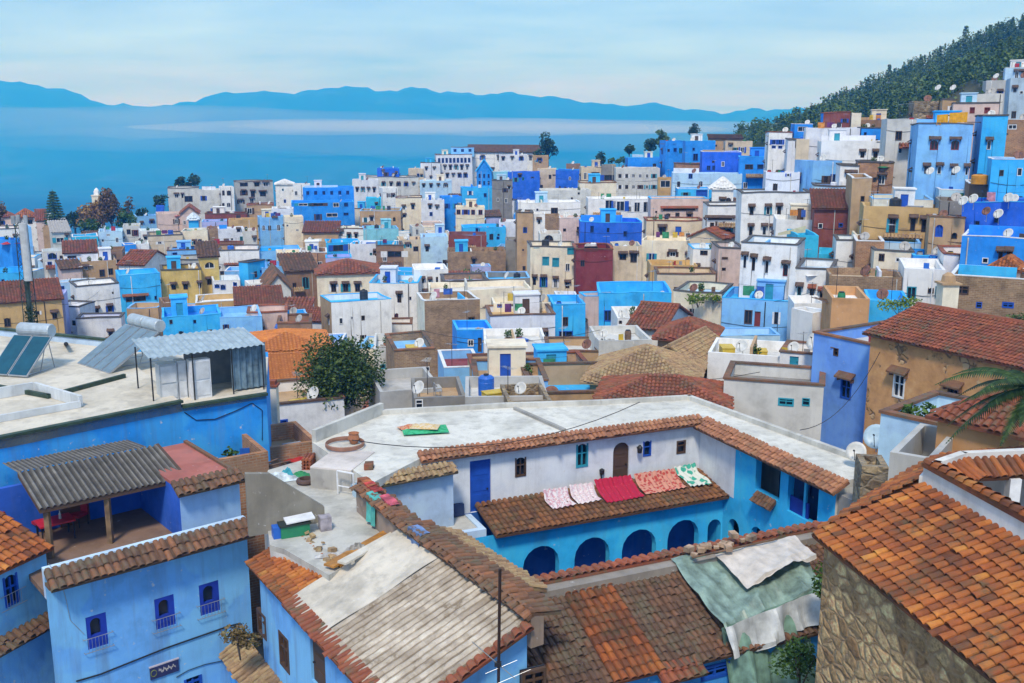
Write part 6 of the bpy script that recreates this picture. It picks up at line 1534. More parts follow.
def blob(mb, c, rad, n, s, shade=0.0):
    for _ in range(n):
        d = Vector((random.gauss(0, 1), random.gauss(0, 1), random.gauss(0, 1))).normalized()
        k = random.random() ** .35
        p = c + Vector((d.x * rad[0], d.y * rad[1], d.z * rad[2])) * k
        leaf(mb, p, s * random.uniform(.6, 1.3), min(1, max(0, random.betavariate(2, 2.4) + shade)))
def broad(label, base, hgt, rad, mat, n=1200, s=.3, lobes=9, group=None, trunk=.35, name='tree', cat='tree', squash=.8):
    t = thing(name, label, cat, base, random.uniform(0, 6), group)
    tb = MB(); th = hgt * trunk
    tb.tube([(0, 0, -.8), (.05, 0, th * .5), (-.05, .06, th)], [rad * .09, rad * .07, rad * .055], 7)
    cb = MB()
    ch = hgt - th * .75
    for i in range(lobes):
        a = i * 2.4 + random.uniform(-.4, .4); rr = rad * (.25 + .45 * random.random()) if i else 0
        zz = th * .8 + ch * (.22 + .6 * (i / max(1, lobes - 1)) * random.uniform(.7, 1.1))
        if i == 0: zz = th + ch * .45
        rr *= (1.0 - .45 * max(0, (zz - th) / ch))
        c = Vector((rr * math.cos(a), rr * math.sin(a), zz))
        tb.tube([(0, 0, th * .8), c * .6 + Vector((0, 0, th * .35)), c], [rad * .045, rad * .03, rad * .012], 5)
        rl = rad * random.uniform(.36, .58)
        blob(cb, c, (rl, rl, rl * squash), n // lobes, s, random.uniform(-.16, .16))
    tb.build('trunk', BARK, t); cb.build('crown', mat, t)
    return t
def pine_meshes(k):
    tb = MB(); tb.tube([(0, 0, -1), (0, 0, 4), (0.1, 0, 8.5)], [.22, .16, .05], 6)
    cb = MB()
    for i in range(9):
        z = 1.6 + i * .85; rr = (2.3 if k != 1 else 1.7) * (1 - (i / 9.5) ** 1.2) + .25
        nb = 7
        for j in range(nb):
            a = j * 2 * math.pi / nb + i * .7 + random.uniform(-.3, .3); q = rr * random.uniform(.55, 1.0)
            c = Vector((math.cos(a) * q * .7, math.sin(a) * q * .7, z + random.uniform(-.25, .25)))
            blob(cb, c, (rr * .34, rr * .34, .38), 9, .34, random.uniform(-.2, .2))
    return tb, cb
random.seed(21)
broad('dark green bushy tree before the orange tiled hall', P(341, 426, 63), 6.1, 3.3, L_TREE, 15000, .115, 38, trunk=.2)
broad('tall rust brown autumn tree left of the pale cubes', P(113, 240, 230), 12.5, 2.9, L_RUST, 2200, .34, 14, squash=1.5)
broad('golden autumn tree beside the white minaret', P(96, 238, 232), 8.6, 4.4, L_AUT, 2200, .36, 14)
broad('dark rounded tree between the conifer and the golden tree', P(76, 236, 244), 6.2, 3.2, L_DARK, 900, .36, 8)
broad('low dark tree in front of the golden tree', P(92, 241, 228), 5.2, 3.0, L_MID, 900, .34, 8)
broad('green brown tree right of the rust brown tree', P(128, 240, 230), 7.5, 2.8, L_MID, 900, .34, 8)
broad('thin reddish tree behind the green brown tree', P(131, 236, 246), 11, 1.7, L_RUST, 260, .3, 7, squash=1.3)
broad('dark small tree beside the light blue cube house', P(143, 233, 242), 6.2, 2.4, L_DARK, 700, .34, 7)
broad('rust red tree cut by the left edge', P(1, 232, 240), 8, 2.2, L_RUST, 600, .34, 7)
broad('dark tree left of the broken-windowed grey house', P(161, 216, 258), 5.6, 2.2, L_DARK, 600, .34, 7)
for lab, x, y, w in (('dark tree on the left skyline above the grey white house', 181, 192, 1.0), ('larger dark tree on the skyline left of the stair tower', 195, 192, 1.15), ('lowest dark tree between two skyline trees', 188, 193, .8)):
    broad(lab, P(x, y, 278), 4.2 * w, 2.1 * w, L_DARK, 500, .34, 6)
broad('tall dark tree at the right end of the hotel ridge', P(548, 170, 322), 11.0, 3.4, L_DARK, 1200, .4, 10, squash=1.1)
broad('small pointed tree beside the tall ridge tree', P(537, 168, 326), 6.5, 1.3, L_PINE, 400, .34, 6, squash=1.4)
broad('round dark tree alone on the skyline near the centre', P(601, 171, 290), 5.2, 2.0, L_DARK, 600, .34, 7)
broad('small dark tree on the skyline left of the conifer cluster', P(629, 160, 282), 4.6, 1.8, L_DARK, 500, .34, 7)
broad('bushy green tree left in the cluster above the sky blue wall', P(650, 160, 268), 6.2, 2.4, L_DARK, 700, .34, 8)
broad('taller green tree right in the cluster above the sky blue wall', P(662, 159, 264), 7.4, 2.6, L_PINE, 800, .34, 8)
broad('small dark tree left of the wooded spur', P(693, 144, 285), 5.4, 2.0, L_DARK, 500, .34, 7)
for i, (x, w) in enumerate(((612, .9), (619, .8), (624, .9), (640, .8))):
    broad(['lowest bush', 'second low bush', 'broad low bush', 'last low bush'][i] + ' on the skyline right of the round dark tree' if i < 3 else 'low bush under the cluster above the sky blue wall', P(x, 166, 284), 2.6 * w, 1.6 * w, L_MID, 220, .3, 4, name='bush', cat='bush', group='skyline bushes')
# Norfolk-pine like conifer on the left
cf = thing('conifer', 'tall dark layered conifer on the left skyline', 'tree', P(57, 240, 250))
tb = MB(); tb.tube([(0, 0, -1), (0, 0, 6), (0, 0, 12.6)], [.3, .2, .04], 7); tb.build('trunk', BARK, cf)
cb = MB()
for i in range(15):
    z = 2.4 + i * .68; rr = 2.7 * (1 - (i / 15.5) ** 1.3) + .2
    for j in range(11):
        a = j * math.pi / 5.5 + i * .4
        for q in range(7):
            u = (q + 1) / 7
            blob(cb, Vector((math.cos(a) * rr * u, math.sin(a) * rr * u, z - .25 * u + .12 * u * u)), (.36, .36, .16), 7, .28, -.1)
cb.build('crown', L_PINE, cf)
# the wood on the spur: one mass, with the trees that stand out on its skyline as trees of their own
def forest():
    mb = MB(); n = 0
    rr = random.Random(5)
    tries = 0
    while n < 1500 and tries < 30000:
        tries += 1
        y = rr.uniform(175, 470); x = rr.uniform(40, 330)
        if x / y < .19 or x / y > .62: continue
        z = gz(x, y); px, py = project(Vector((x, y, z)))
        lim = np.interp(px, [690, 740, 800, 900, 960, 1024, 1200], [150, 146, 138, 124, 112, 90, 70])
        if py > lim + 1: continue
        n += 1
        hgt = rr.uniform(4.5, 8.0); r0 = hgt * rr.uniform(.27, .42); c0 = rr.uniform(-.28, .28)
        pinel = rr.random() < .5
        for i in range(5):
            u = i / 4
            zz = z + hgt * (.16 + .76 * u); q = r0 * ((1 - u * .88) if pinel else (1.0 - 1.1 * (u - .4) ** 2) * .9)
            blob(mb, Vector((x + rr.uniform(-.3, .3), y + rr.uniform(-.3, .3), zz)), (q, q, hgt * .13), 24, .40, c0)
    o = mb.build('hillside_wood', L_PINE); o['kind'] = 'stuff'; o['label'] = 'dense dark pine wood covering the hillside'
forest()
pines = []
for k in range(3):
    tb, cb = pine_meshes(k); pines.append((tb.build('trunk', BARK), cb.build('crown', L_PINE)))
SKY = [(722, 135.0, 1.0), (733, 130.0, 0.8), (745, 127.0, 0.9), (757, 126.0, 0.8), (767, 123.0, 1.0), (779, 115.0, 1.2), (792, 112.0, 0.9), (801, 109.0, 0.8), (812, 104.0, 1.0), (824, 99.0, 0.9), (836, 95.0, 0.9), (847, 91.0, 0.9), (857, 85.0, 0.8), (868, 81.0, 1.1), (879, 75.0, 0.8), (889, 73.5, 1.3), (900, 70.8, 0.8), (911, 63.1, 1.0), (922, 58.5, 0.9), (940, 53.4, 1.1), (951, 45.7, 0.8), (965, 41.9, 1.6), (978, 35.1, 0.9), (990, 28.4, 1.1), (1002, 20.7, 1.0), (1013, 17.0, 0.9)]
first = [True] * 3
for i, (x, y, s) in enumerate(SKY):
    k = i % 3
    Y = 432
    q = P(x, y, Y); zz = gz(q.x, q.y) - .3
    t = thing('pine_tree', 'dark pine standing up on the skyline of the wooded hillside', 'tree', (q.x, q.y, zz), i * 1.3, 'skyline pines')
    t.scale = (s * .82,) * 3
    for o in pines[k]:
        if first[k]: o.parent = t
        else:
            c = o.copy(); c.parent = t; COL.objects.link(c)
    first[k] = False
def bushat(label, p, r, hgt, mat, n, s, name='bush', cat='plant'):
    t = thing(name, label, cat, p)
    mb = MB(); 
    for i in range(5): blob(mb, Vector((random.uniform(-r, r) * .6, random.uniform(-r, r) * .4, hgt * random.uniform(.3, .75))), (r * .5, r * .5, hgt * .35), n // 5, s, random.uniform(-.15, .15))
    mb.build('foliage', mat, t)
    sb_ = MB()
    for i in range(4): sb_.tube([(0, 0, -.3), (random.uniform(-r, r) * .5, random.uniform(-r, r) * .3, hgt * .7)], [.03, .012], 4)
    sb_.build('stem', BARK, t)
    return t
bushat('dark shrub on the rough stone brick wall', P(468, 281, 160), 2.2, 2.0, L_MID, 300, .22)
bushat('small shrub right of the dark shrub on the stone brick wall', P(481, 279, 160), 1.2, 1.5, L_DARK, 160, .2)
bushat('leafy green vine at the eave of the brown tiled roof', Pz(714, 676, -16.6), .75, 1.3, L_MID, 700, .07, 'vine')
bushat('green creeper growing below the hanging green tarpaulin', Pz(800, 682, -15.5), .95, 1.3, L_MID, 900, .07, 'vine')
bushat('leafy plant between the tarpaulin and the stone wall', Pz(824, 612, -14.2), .45, 1.6, L_MID, 400, .08)
bushat('dry grass tuft on the ledge beside the sky blue house', Pz(240, 652, -17.4), .7, .9, L_DRY, 700, .07, 'grass_tuft')
bushat('lime green creeper on the white and green roof', P(899, 313, 71), 1.7, 1.2, L_LIME, 500, .11, 'vine')
bushat('bright green climber on the crumbling brick parapet', P(698, 305, 100), 1.3, 1.5, L_LIME, 300, .15, 'vine')
bushat('yellow green climber right of the bright green climber', P(713, 303, 100), 1.0, 1.0, L_LIME, 200, .15, 'vine')
bushat('green shrub under the cream arches at the right edge', P(1016, 331, 60), 1.1, 1.2, L_MID, 500, .1)
# palm with drooping fronds cut by the right edge
pm = thing('palm_tree', 'dark green palm with drooping fronds at the right edge', 'palm tree', P(1046, 470, 27))
tb = MB(); top = P(1040, 392, 27) - pm.location
tb.tube([(0, 0, -1.5), top * .5, top], [.16, .13, .12], 8); tb.build('trunk', BARK, pm)
for i in range(21):
    a = math.pi * .35 + i * math.pi * 1.35 / 20; el = [.75, .15, .45][i % 3]
    d = Vector((math.cos(a), math.sin(a) * .9, 0))
    mb = MB(); pts = []
    Lf = random.uniform(1.9, 2.9)
    for q in range(9):
        u = q / 8; pts.append(top + d * Lf * u + Z * (el * Lf * u - 1.15 * Lf * .62 * u * u))
    mb.tube(pts, [.022 * (1 - .8 * q / 8) for q in range(9)], 4)
    for q in range(1, 46):
        u = q / 46; k = min(7, int(u * 8)); p = pts[k].lerp(pts[k + 1], u * 8 - k); tn = (pts[k + 1] - pts[k]).normalized()
        sd = tn.cross(Z).normalized()
        ln = .42 * math.sin(math.pi * min(1, u * .8 + .18))
        for sg in (-1, 1):
            tip = p + sd * sg * ln * .8 + tn * ln * .45 - Z * ln * .35
            mb.face([p - tn * .03, tip, p + tn * .05], random.betavariate(2, 2.5))
    mb.build('frond', L_DARK, pm)
# ---------------------------------------------------------------- low cloud lying in the valley
def fogbank(label, px, py, Y, hw, hh, depth, dens):
    c = P(px, py, Y); mb = MB(); seg, rings = 48, 14
    sx = hw / F * Y; sz = hh / F * Y
    rr = random.Random(px)
    ph = [rr.uniform(0, 6) for _ in range(6)]
    for i in range(rings + 1):
        th = math.pi * i / rings
        for k in range(seg):
            a = 2 * math.pi * k / seg
            x, y, z = math.sin(th) * math.cos(a), math.sin(th) * math.sin(a), math.cos(th)
            w = 1 + .12 * math.sin(x * 9 + ph[0]) + .10 * math.sin(x * 17 + y * 7 + ph[1]) + .07 * math.sin(x * 31 + ph[2])
            mb.v.append(Vector((c.x + x * sx * (1 + .05 * math.sin(y * 6 + ph[3])), c.y + y * depth, c.z + z * sz * w)))
    for i in range(rings):
        for k in range(seg):
            a, b = i * seg + k, i * seg + (k + 1) % seg
            mb.f.append((a, a + seg, b + seg, b)); mb.r.append(.5)
    o = mb.build('low_cloud', None, None, True); o['kind'] = 'stuff'; o['label'] = label
    m = bpy.data.materials.new('cloud_vapour'); m.use_nodes = True; nt = m.node_tree; nt.nodes.clear()
    ou = nt.nodes.new('ShaderNodeOutputMaterial'); v = nt.nodes.new('ShaderNodeVolumePrincipled')
    v.inputs['Color'].default_value = (.98, .985, 1, 1); v.inputs['Density'].default_value = dens; v.inputs['Anisotropy'].default_value = 0.2
    nt.links.new(v.outputs[0], ou.inputs['Volume']); o.data.materials.clear(); o.data.materials.append(m)
if FOG:
    fogbank('white bank of low cloud in the valley', 470, 127, 6200, 350, 8, 500, .0010)
    fogbank('bright core of the low cloud bank', 420, 126, 6000, 190, 5.5, 400, .0009)
    fogbank('bright right end of the low cloud bank', 600, 129, 5900, 130, 5, 400, .0009)
    fogbank('wide thin veil of mist at the left of the valley', 110, 122, 6400, 330, 16, 600, .00035)
    fogbank('long pale mist below the white bank of low cloud', 400, 139, 5200, 420, 15, 700, .00013)
# ---------------------------------------------------------------- further houses in the gaps between the others
FILL_KEEP = None
occ = {}
def cells(C, e1, e2, w, d, step=.8):
    out = set()
    for i in range(int(w / step) + 2):
        for j in range(int(d / step) + 2):
            p = C + e1 * min(w, i * step) + e2 * min(d, j * step); out.add((round(p.x), round(p.y)))
    return out
OCC = set()
for r in HOUSES: OCC |= cells(r['C'], r['e1'], r['e2'], r['w'], r['d'])
NEARH = list(HOUSES)
rs = random.Random(77)
FILL = 0
FLAB = set()
for _try in range(5000):
    px, py = rs.uniform(-10, 1030), rs.uniform(165, 405)
    Y = depth_at(px, py) * rs.uniform(.97, 1.05)
    if Y < 64 or Y > 300 or (px < 330 and Y < 84): continue
    q = P(px, py, Y); w, d = rs.uniform(3.0, 7), rs.uniform(3.0, 6.5); a = R(rs.uniform(-12, 14))
    e1 = Vector((math.cos(a), math.sin(a), 0)); e2 = Vector((-math.sin(a), math.cos(a), 0)); c0 = Vector((q.x, q.y, 0))
    cs = cells(c0, e1, e2, w, d)
    if cs & OCC: continue
    OCC |= cs
    zt = max(gz(q.x + e1.x * w / 2, q.y), gz(q.x, q.y)) + rs.uniform(3.2, 5.6)
    wall = rs.choice(['W', 'W', 'W', 'W', 'LW', 'LW', 'C', 'SB', 'LB', 'LB', 'B', 'PB', 'PB', 'TN', 'GW', 'BRK', 'PK', 'LV'])
    roofc = rs.choice(['G', 'GW', 'LB', 'SB', 'P', 'TN', 'W', 'LV']); topk = rs.choice(['flat'] * 7 + ['shed']); cap = rs.choice([None, 'b', 'd', 'u', 'w', 'l'])
    kx = rs.random(); FILL += 1
    if FILL_KEEP is not None and FILL not in FILL_KEEP: continue
    nr = sorted(NEARH, key=lambda r: (r['C'] + r['e1'] * r['w'] / 2 - c0).length_squared)
    C3 = Vector((q.x, q.y, zt)); pc = project(C3)
    nm = {'W': 'white', 'LW': 'lilac white', 'C': 'cream', 'SB': 'sky blue', 'LB': 'light blue', 'B': 'bright blue', 'PB': 'pale blue', 'TN': 'tan', 'GW': 'grey white', 'CR': 'beige', 'BRK': 'mud brick', 'PK': 'pale pink', 'LV': 'lavender'}[wall]
    n0 = nr[0]; mid = n0['C'] + n0['e1'] * n0['w'] / 2; pm_ = project(mid)
    rel = ('behind' if c0.y > mid.y + 4 else 'in front of' if c0.y < mid.y - 2 else ('right of' if pc[0] > pm_[0] else 'left of'))
    lab = f"{nm} low {'tile-roofed house' if topk == 'shed' else 'flat house'}|{rel} the {ref_(n0) if False else n0['short']}"
    if lab in FLAB or len(lab.replace('|', ' ').split()) > 16 or 'fill' in n0: continue
    FLAB.add(lab)
    h(lab, (pc[0], project(C3 + e1 * w)[0]), pc[1], q.y, wall, a=math.degrees(a), d=d, roof=roofc, cap=cap, top=topk, rel=False, tm=T_RED if kx < .6 else T_BROWN, rise=1.2, clutter=None, auto=(('f', 2, 2, 'h' if kx < .5 else 'p'),))
    HOUSES[-1]['fill'] = FILL
    HOUSES[-1]['short'] = lab.replace('|', ' ')
# ---------------------------------------------------------------- things standing on the roofs
def byshort(s): return next(r for r in HOUSES if r['short'] == s)
SHORTS = {}
for r in HOUSES: SHORTS[r['short']] = SHORTS.get(r['short'], 0) + 1
def ref(r): return r['short']
LABS = {}
def mklabel(head, r):
    n = LABS[(head, r['short'])] = LABS.get((head, r['short']), 0) + 1
    if n > 1: head = ['', '', 'second ', 'third ', 'fourth ', 'fifth ', 'sixth '][min(n, 6)] + head
    return mklabel_(head, r)
def mklabel_(head, r):
    return head + ' ' + ref(r)
def roof_pt(r, u, v, top=False):
    p = r['C'] + r['e1'] * (r['w'] * u) + r['e2'] * (r['d'] * v)
    return Vector((p.x, p.y, r['zt'] + .005 if top else r['rz'] + .008))
def on_roof(r, px, py):
    q = Pz(px, py, r['rz']); d = q - r['C']
    u = min(.85, max(.15, d.dot(r['e1']) / r['w'])); v = min(.85, max(.12, d.dot(r['e2']) / r['d']))
    return roof_pt(r, u, v)
DISHW = plain('dish_white', (.62, .62, .60), .5); DISHG = plain('dish_grey', (.38, .37, .36), .5); DISHR = plain('dish_rusty', (.22, .10, .07), .7, 0, .3); DISHB = plain('dish_pale_blue', (.42, .56, .66), .45)
def dish(label, p, r=.45, mat=None, az=None, el=None, group=None, mast=.7):
    t = thing('satellite_dish', label, 'satellite dish', p, 0, group)
    az = R(random.uniform(200, 250)) if az is None else R(az); el = R(32 if el is None else el)
    n = Vector((math.sin(az) * math.cos(el), math.cos(az) * math.cos(el), math.sin(el)))
    M = n.to_track_quat('Z', 'Y').to_matrix()
    c = Vector((0, 0, mast + r * .55)) + n * .05
    b = MB(); b.lathe([(0.001, 0), (r * .35, r * .03), (r * .7, r * .12), (r, r * .25), (r * 1.0, r * .22), (r * .7, r * .09), (r * .35, r * .0), (0.001, -r * .03)], 18, c, M); b.build('bowl', mat or DISHW, t, True)
    b = MB(); low = M @ Vector((0, -r * .9, r * .2)); b.tube([c + low * .95, c + n * r * 1.05 - Z * .02], .016, 5); b.tube([c + n * r * .98 - Z * .02, c + n * r * 1.18 - Z * .02], .04, 6); b.build('feed_arm', DARKM, t)
    b = MB(); b.tube([(0, 0, 0), (0, 0, mast), c - n * r * .05], .025, 6); b.build('mast', METAL, t)
    return t
def aerial(label, p, hgt=2.2, group=None, az=0):
    t = thing('tv_aerial', label, 'aerial', p, az, group)
    b = MB(); b.tube([(0, 0, 0), (0, 0, hgt)], .022, 5); b.build('mast', DARKM, t)
    b = MB(); b.tube([(-.5, 0, hgt - .1), (.5, 0, hgt - .1)], .014, 4)
    for k in range(6): x = -.48 + k * .19; b.tube([(x, -.3 + k * .02, hgt - .1), (x, .3 - k * .02, hgt - .1)], .009, 4)
    b.build('boom', METAL, t); return t
def tank(label, p, r=.5, hgt=1.2, mat=None):
    t = thing('water_tank', label, 'water tank', p)
    b = MB(); b.lathe([(.001, 0), (r, 0), (r, hgt * .3), (r * 1.03, hgt * .32), (r, hgt * .34), (r, hgt * .66), (r * 1.03, hgt * .68), (r, hgt * .7), (r, hgt * .9), (r * .75, hgt), (r * .3, hgt * 1.03), (.001, hgt * 1.03)], 18); b.build('tank_body', mat or WHITEP, t, False)
    b = MB(); b.lathe([(.001, hgt * 1.03), (r * .32, hgt * 1.03), (r * .32, hgt * 1.1), (.001, hgt * 1.1)], 12); b.build('lid', DARKM, t); return t
CLOTH = dict(red=(.42, .03, .05), white=(.66, .66, .68), pink=(.58, .28, .36), blue=(.04, .12, .48), orange=(.58, .24, .05), yellow=(.62, .44, .06), dark=(.04, .04, .06), green=(.04, .25, .12), purple=(.14, .04, .16))
def clothmat(k): return plain('cloth_' + k, CLOTH[k], .9, 0, .25)
def sheetgeo(mb, O, ex, L, drop, n=10, m=5, amp=.05, out=Vector((0, -1, 0))):
    ph = random.uniform(0, 6)
    pt = [[O + ex * (L * i / n) - Z * (drop * j / m) + out * (amp * math.sin(i * 1.3 + ph) * j / m + .01 * j) for j in range(m + 1)] for i in range(n + 1)]
    for i in range(n):
        for j in range(m): mb.face([pt[i][j], pt[i + 1][j], pt[i + 1][j + 1], pt[i][j + 1]], random.random())
def laundry(r, k):
    """a line between two poles with clothes pegged to it"""
    rs = random.Random(r['short'] + 'l')
    v = rs.uniform(.25, .6); A, B = roof_pt(r, .18, v), roof_pt(r, .82, v)
    t = thing('clothes_line', mklabel('washing line on the', r), 'clothes line', A)
    d = B - A; b = MB(); b.tube([(0, 0, 0), (0, 0, 1.7)], .025, 5); b.tube([d, d + Z * 1.7], .025, 5); b.tube([Z * 1.65, d * .5 + Z * 1.5, d + Z * 1.65], .01, 4); b.build('line', DARKM, t)
    L = d.length; x = .4; e = d.normalized()
    while x < L - .9:
        w = rs.uniform(.5, 1.1); c = rs.choice(list(CLOTH))
        b = MB(); sheetgeo(b, A + e * x + Z * 1.52, e, w, rs.uniform(.6, 1.0)); o = b.build('laundry', clothmat(c)); 
        tag(o, mklabel(f'{c} {rs.choice(["cloth", "sheet", "towel"])} drying on the', r), 'laundry', 'washing drying on the roofs')
        x += w + rs.uniform(.1, .6)
        if rs.random() < .35: break
DRUMM = {'blue': plain('blue_plastic', (.02, .13, .55), .45), 'white': WHITEP, 'black': plain('black_plastic', (.025, .025, .028), .5), 'red': plain('red_plastic', (.45, .03, .03), .5), 'green': plain('green_plastic', (.02, .22, .10), .5), 'grey': plain('grey_plastic', (.3, .3, .31), .6), 'yellow': plain('yellow_plastic', (.6, .42, .04), .5), 'brown': plain('brown_wood', (.17, .10, .06), .8, 0, .3)}
def clutteritem(r, i, rs):
    u, v = rs.uniform(.12, .85), rs.uniform(.12, .5); p = roof_pt(r, u, v); a = rs.uniform(0, 3)
    kind = rs.choice(['drum', 'box', 'planks', 'sheet', 'pot', 'chair', 'heap'])
    c = rs.choice(['blue', 'white', 'red', 'green', 'grey', 'brown', 'yellow']); b = MB()
    if kind == 'drum':
        t = thing('plastic_drum', mklabel(f'{c} plastic drum on the', r), 'drum', p, a); b.lathe([(.001, 0), (.26, 0), (.29, .25), (.29, .6), (.25, .82), (.001, .84)], 14); b.build('body', DRUMM[c], t); b = MB(); b.lathe([(.001, .84), (.2, .84), (.2, .9), (.001, .9)], 12); b.build('lid', DRUMM['black'], t)
    elif kind == 'box':
        s = rs.uniform(.4, .8); b.box((-s, -s * .6, 0), (s, s * .6, s * .9)); b.box((-s - .03, -s * .6 - .03, s * .9 + .003), (s + .03, s * .6 + .03, s * .9 + .06))
        o = b.build('crate', DRUMM[c]); o.location = p; o.rotation_euler = (0, 0, a); tag(o, mklabel(f'{c} lidded box on the', r), 'box')
    elif kind == 'planks':
        for k in range(6): b.obox((rs.uniform(-.1, .1), k * .14 + rs.uniform(-.03, .03), .05 * (k % 2)), (2.0 + rs.uniform(-.4, .3), rs.uniform(-.2, .2), 0), (0, .11, 0), (0, 0, .04))
        o = b.build('plank_pile', DRUMM['brown']); o.location = p; o.rotation_euler = (0, 0, a); tag(o, mklabel('pile of weathered planks on the', r), 'planks')
    elif kind == 'sheet':
        n = 8; L = rs.uniform(.7, 1.5)
        g_ = [[Vector((L * (i / n - .5) * 2, L * .7 * (j / n - .5) * 2, .42 * math.exp(-((i / n - .5) ** 2 + (j / n - .5) ** 2) * 9) + .05 + rs.uniform(-.04, .06) * (0 < i < n and 0 < j < n))) for j in range(n + 1)] for i in range(n + 1)]
        for i in range(n):
            for j in range(n): b.face([g_[i][j], g_[i + 1][j], g_[i + 1][j + 1], g_[i][j + 1]])
        o = b.build('tarpaulin', DRUMM[c]); o.location = p; o.rotation_euler = (0, 0, a); tag(o, mklabel(f'crumpled {c} sheet on the', r), 'tarpaulin')
    elif kind == 'pot':
        t = thing('flower_pot', mklabel('clay flower pot on the', r), 'plant pot', p); b.lathe([(.001, 0), (.18, 0), (.27, .42), (.3, .42), (.3, .5), (.24, .5), (.22, .4), (.001, .4)], 12); b.build('pot', plain('clay_pot', (.38, .15, .07), .8), t); b = MB(); blob(b, Vector((0, 0, .85)), (.35, .35, .45), 90, .12); b.build('plant', L_MID, t)
    elif kind == 'chair':
        t = thing('chair', mklabel(f'{c} chair on the', r), 'chair', p, a); b.box((-.22, -.22, .42), (.22, .22, .47)); b.build('seat', DRUMM[c], t); b = MB(); b.box((-.22, .19, .475), (.22, .23, .95)); b.build('backrest', DRUMM[c], t)
        for x in (-.2, .2):
            for y in (-.2, .2): b = MB(); b.tube([(x, y, 0), (x, y, .42)], .02, 5); b.build('leg', DRUMM[c], t)
    else:
        t_ = rs.uniform(.8, 1.5)
        for k in range(28):
            q = Vector((rs.gauss(0, t_ * .4), rs.gauss(0, t_ * .3), 0)); s = rs.uniform(.1, .32); z = max(0, .35 - q.length * .25)
            ax = Vector((rs.uniform(-1, 1), rs.uniform(-1, 1), rs.uniform(-.3, .3))).normalized(); ay = ax.cross(Z).normalized(); az = ax.cross(ay); az = az if az.z > 0 else -az
            b.obox(q + Z * rs.uniform(0, z + .02), ax * s, ay * s * .8, az * s * .5)
        o = b.build('rubble_heap', plaster((.40, .37, .33), 1.2)); o['kind'] = 'stuff'; o.location = p; tag(o, mklabel('heap of rubble on the', r), 'rubble')
def stairhut(r, rs):
    w, d, hh = rs.uniform(1.8, 2.6), rs.uniform(2, 2.8), rs.uniform(1.9, 2.3)
    u = rs.uniform(.1, .6); v = rs.uniform(.45, .6)
    x, y = r['w'] * u, r['d'] * v
    if x + w > r['w'] - .4 or y + d > r['d'] - .35: return
    z = r['H'] - r['ph']
    b = MB(); f = Face((x, y, z), (1, 0, 0), (0, -1, 0)); dx = w * .3
    # walls rise from the terrace
    q = MB(); panel(q, f, w, 0, hh, [(dx, dx + .75, .02, 1.75, 0)], .15)
    for (A, B_) in (((w, 0), (w, d)), ((w, d), (0, d)), ((0, d), (0, 0))):
        q.face([(x + A[0], y + A[1], z), (x + B_[0], y + B_[1], z), (x + B_[0], y + B_[1], z + hh), (x + A[0], y + A[1], z + hh)])
    q.box((x - .12, y - .12, z + hh + .002), (x + w + .12, y + d + .12, z + hh + .14))
    wl_ = rs.choice([r['wall'] if r['wall'] in PALETTE else 'W', 'W', 'LW', 'SB', 'C', 'PB'])
    q.build('stair_hut', wallmat(wl_), r['root'])
    dm = MB(); dm.obox((x + dx, y + .08, z + .02), (.75, 0, 0), (0, .05, 0), (0, 0, 1.73)); dm.build('door', rs.choice([WOODB, WOODD, WOODT]), r['root'])
def partition(r, rs):
    b = MB(); z = r['H'] - r['ph'] + .006; u = rs.uniform(.25, .75) * r['w']; hh = rs.uniform(.6, 1.5)
    if rs.random() < .5: b.box((u - .1, .26, z), (u + .1, r['d'] * rs.uniform(.5, .96) - .3, z + hh))
    else: b.box((.26, r['d'] * .55, z), (r['w'] * rs.uniform(.4, .95) - .3, r['d'] * .55 + .2, z + hh))
    b.build('partition', wallmat(rs.choice(['W', 'LW', 'SB', 'LB', 'C', 'TN', 'PB', 'B', 'GW'])), r['root'])
nd = 0
for r in HOUSES:
    if not r['flat'] or r['w'] < 2.2 or r['d'] < 3: continue
    rs = random.Random(r['short'])
    random.seed(r['short'])
    big = r['w'] > 4.5
    py = project(r['C'])[1]
    if r['Y'] > 60 and big and rs.random() < .45 and r['clutter'] is None: stairhut(r, rs)
    if r['Y'] > 60 and big and rs.random() < .4: partition(r, rs)
    if 'fill' in r:
        if len(r['short'].split()) < 11 and rs.random() < .5: dish(mklabel('white satellite dish on the', r), roof_pt(r, rs.uniform(.12, .88), rs.uniform(.1, .3)), .42, DISHW)
        continue
    if r['Y'] > 48 and rs.random() < .5:
        c, m = rs.choice([('white', DISHW), ('white', DISHW), ('grey', DISHG), ('rusty', DISHR)])
        dish(mklabel(f'{c} satellite dish on the', r), roof_pt(r, rs.uniform(.12, .88), rs.uniform(.1, .3)), rs.uniform(.38, .55), m)
    if r['Y'] > 48 and rs.random() < .5: aerial(mklabel('thin aerial on the', r), roof_pt(r, rs.uniform(.1, .9), rs.uniform(.2, .8)), rs.uniform(1.8, 3.0), az=rs.uniform(0, 3))
    if big and rs.random() < .22:
        c = rs.choice(['white', 'blue', 'black']); tank(mklabel(f'{c} water tank on the', r), roof_pt(r, rs.uniform(.2, .8), rs.uniform(.5, .75)), rs.uniform(.42, .6), rs.uniform(.9, 1.3), DRUMM[c])
    if big and r['clutter'] is None and rs.random() < .28 and r['Y'] < 230: laundry(r, 0)
    k = r['clutter'] if r['clutter'] is not None else (rs.choice([0, 1, 1, 2, 3, 3]) if r['Y'] < 240 else 0)
    for i in range(k): clutteritem(r, i, rs)
random.seed(99)
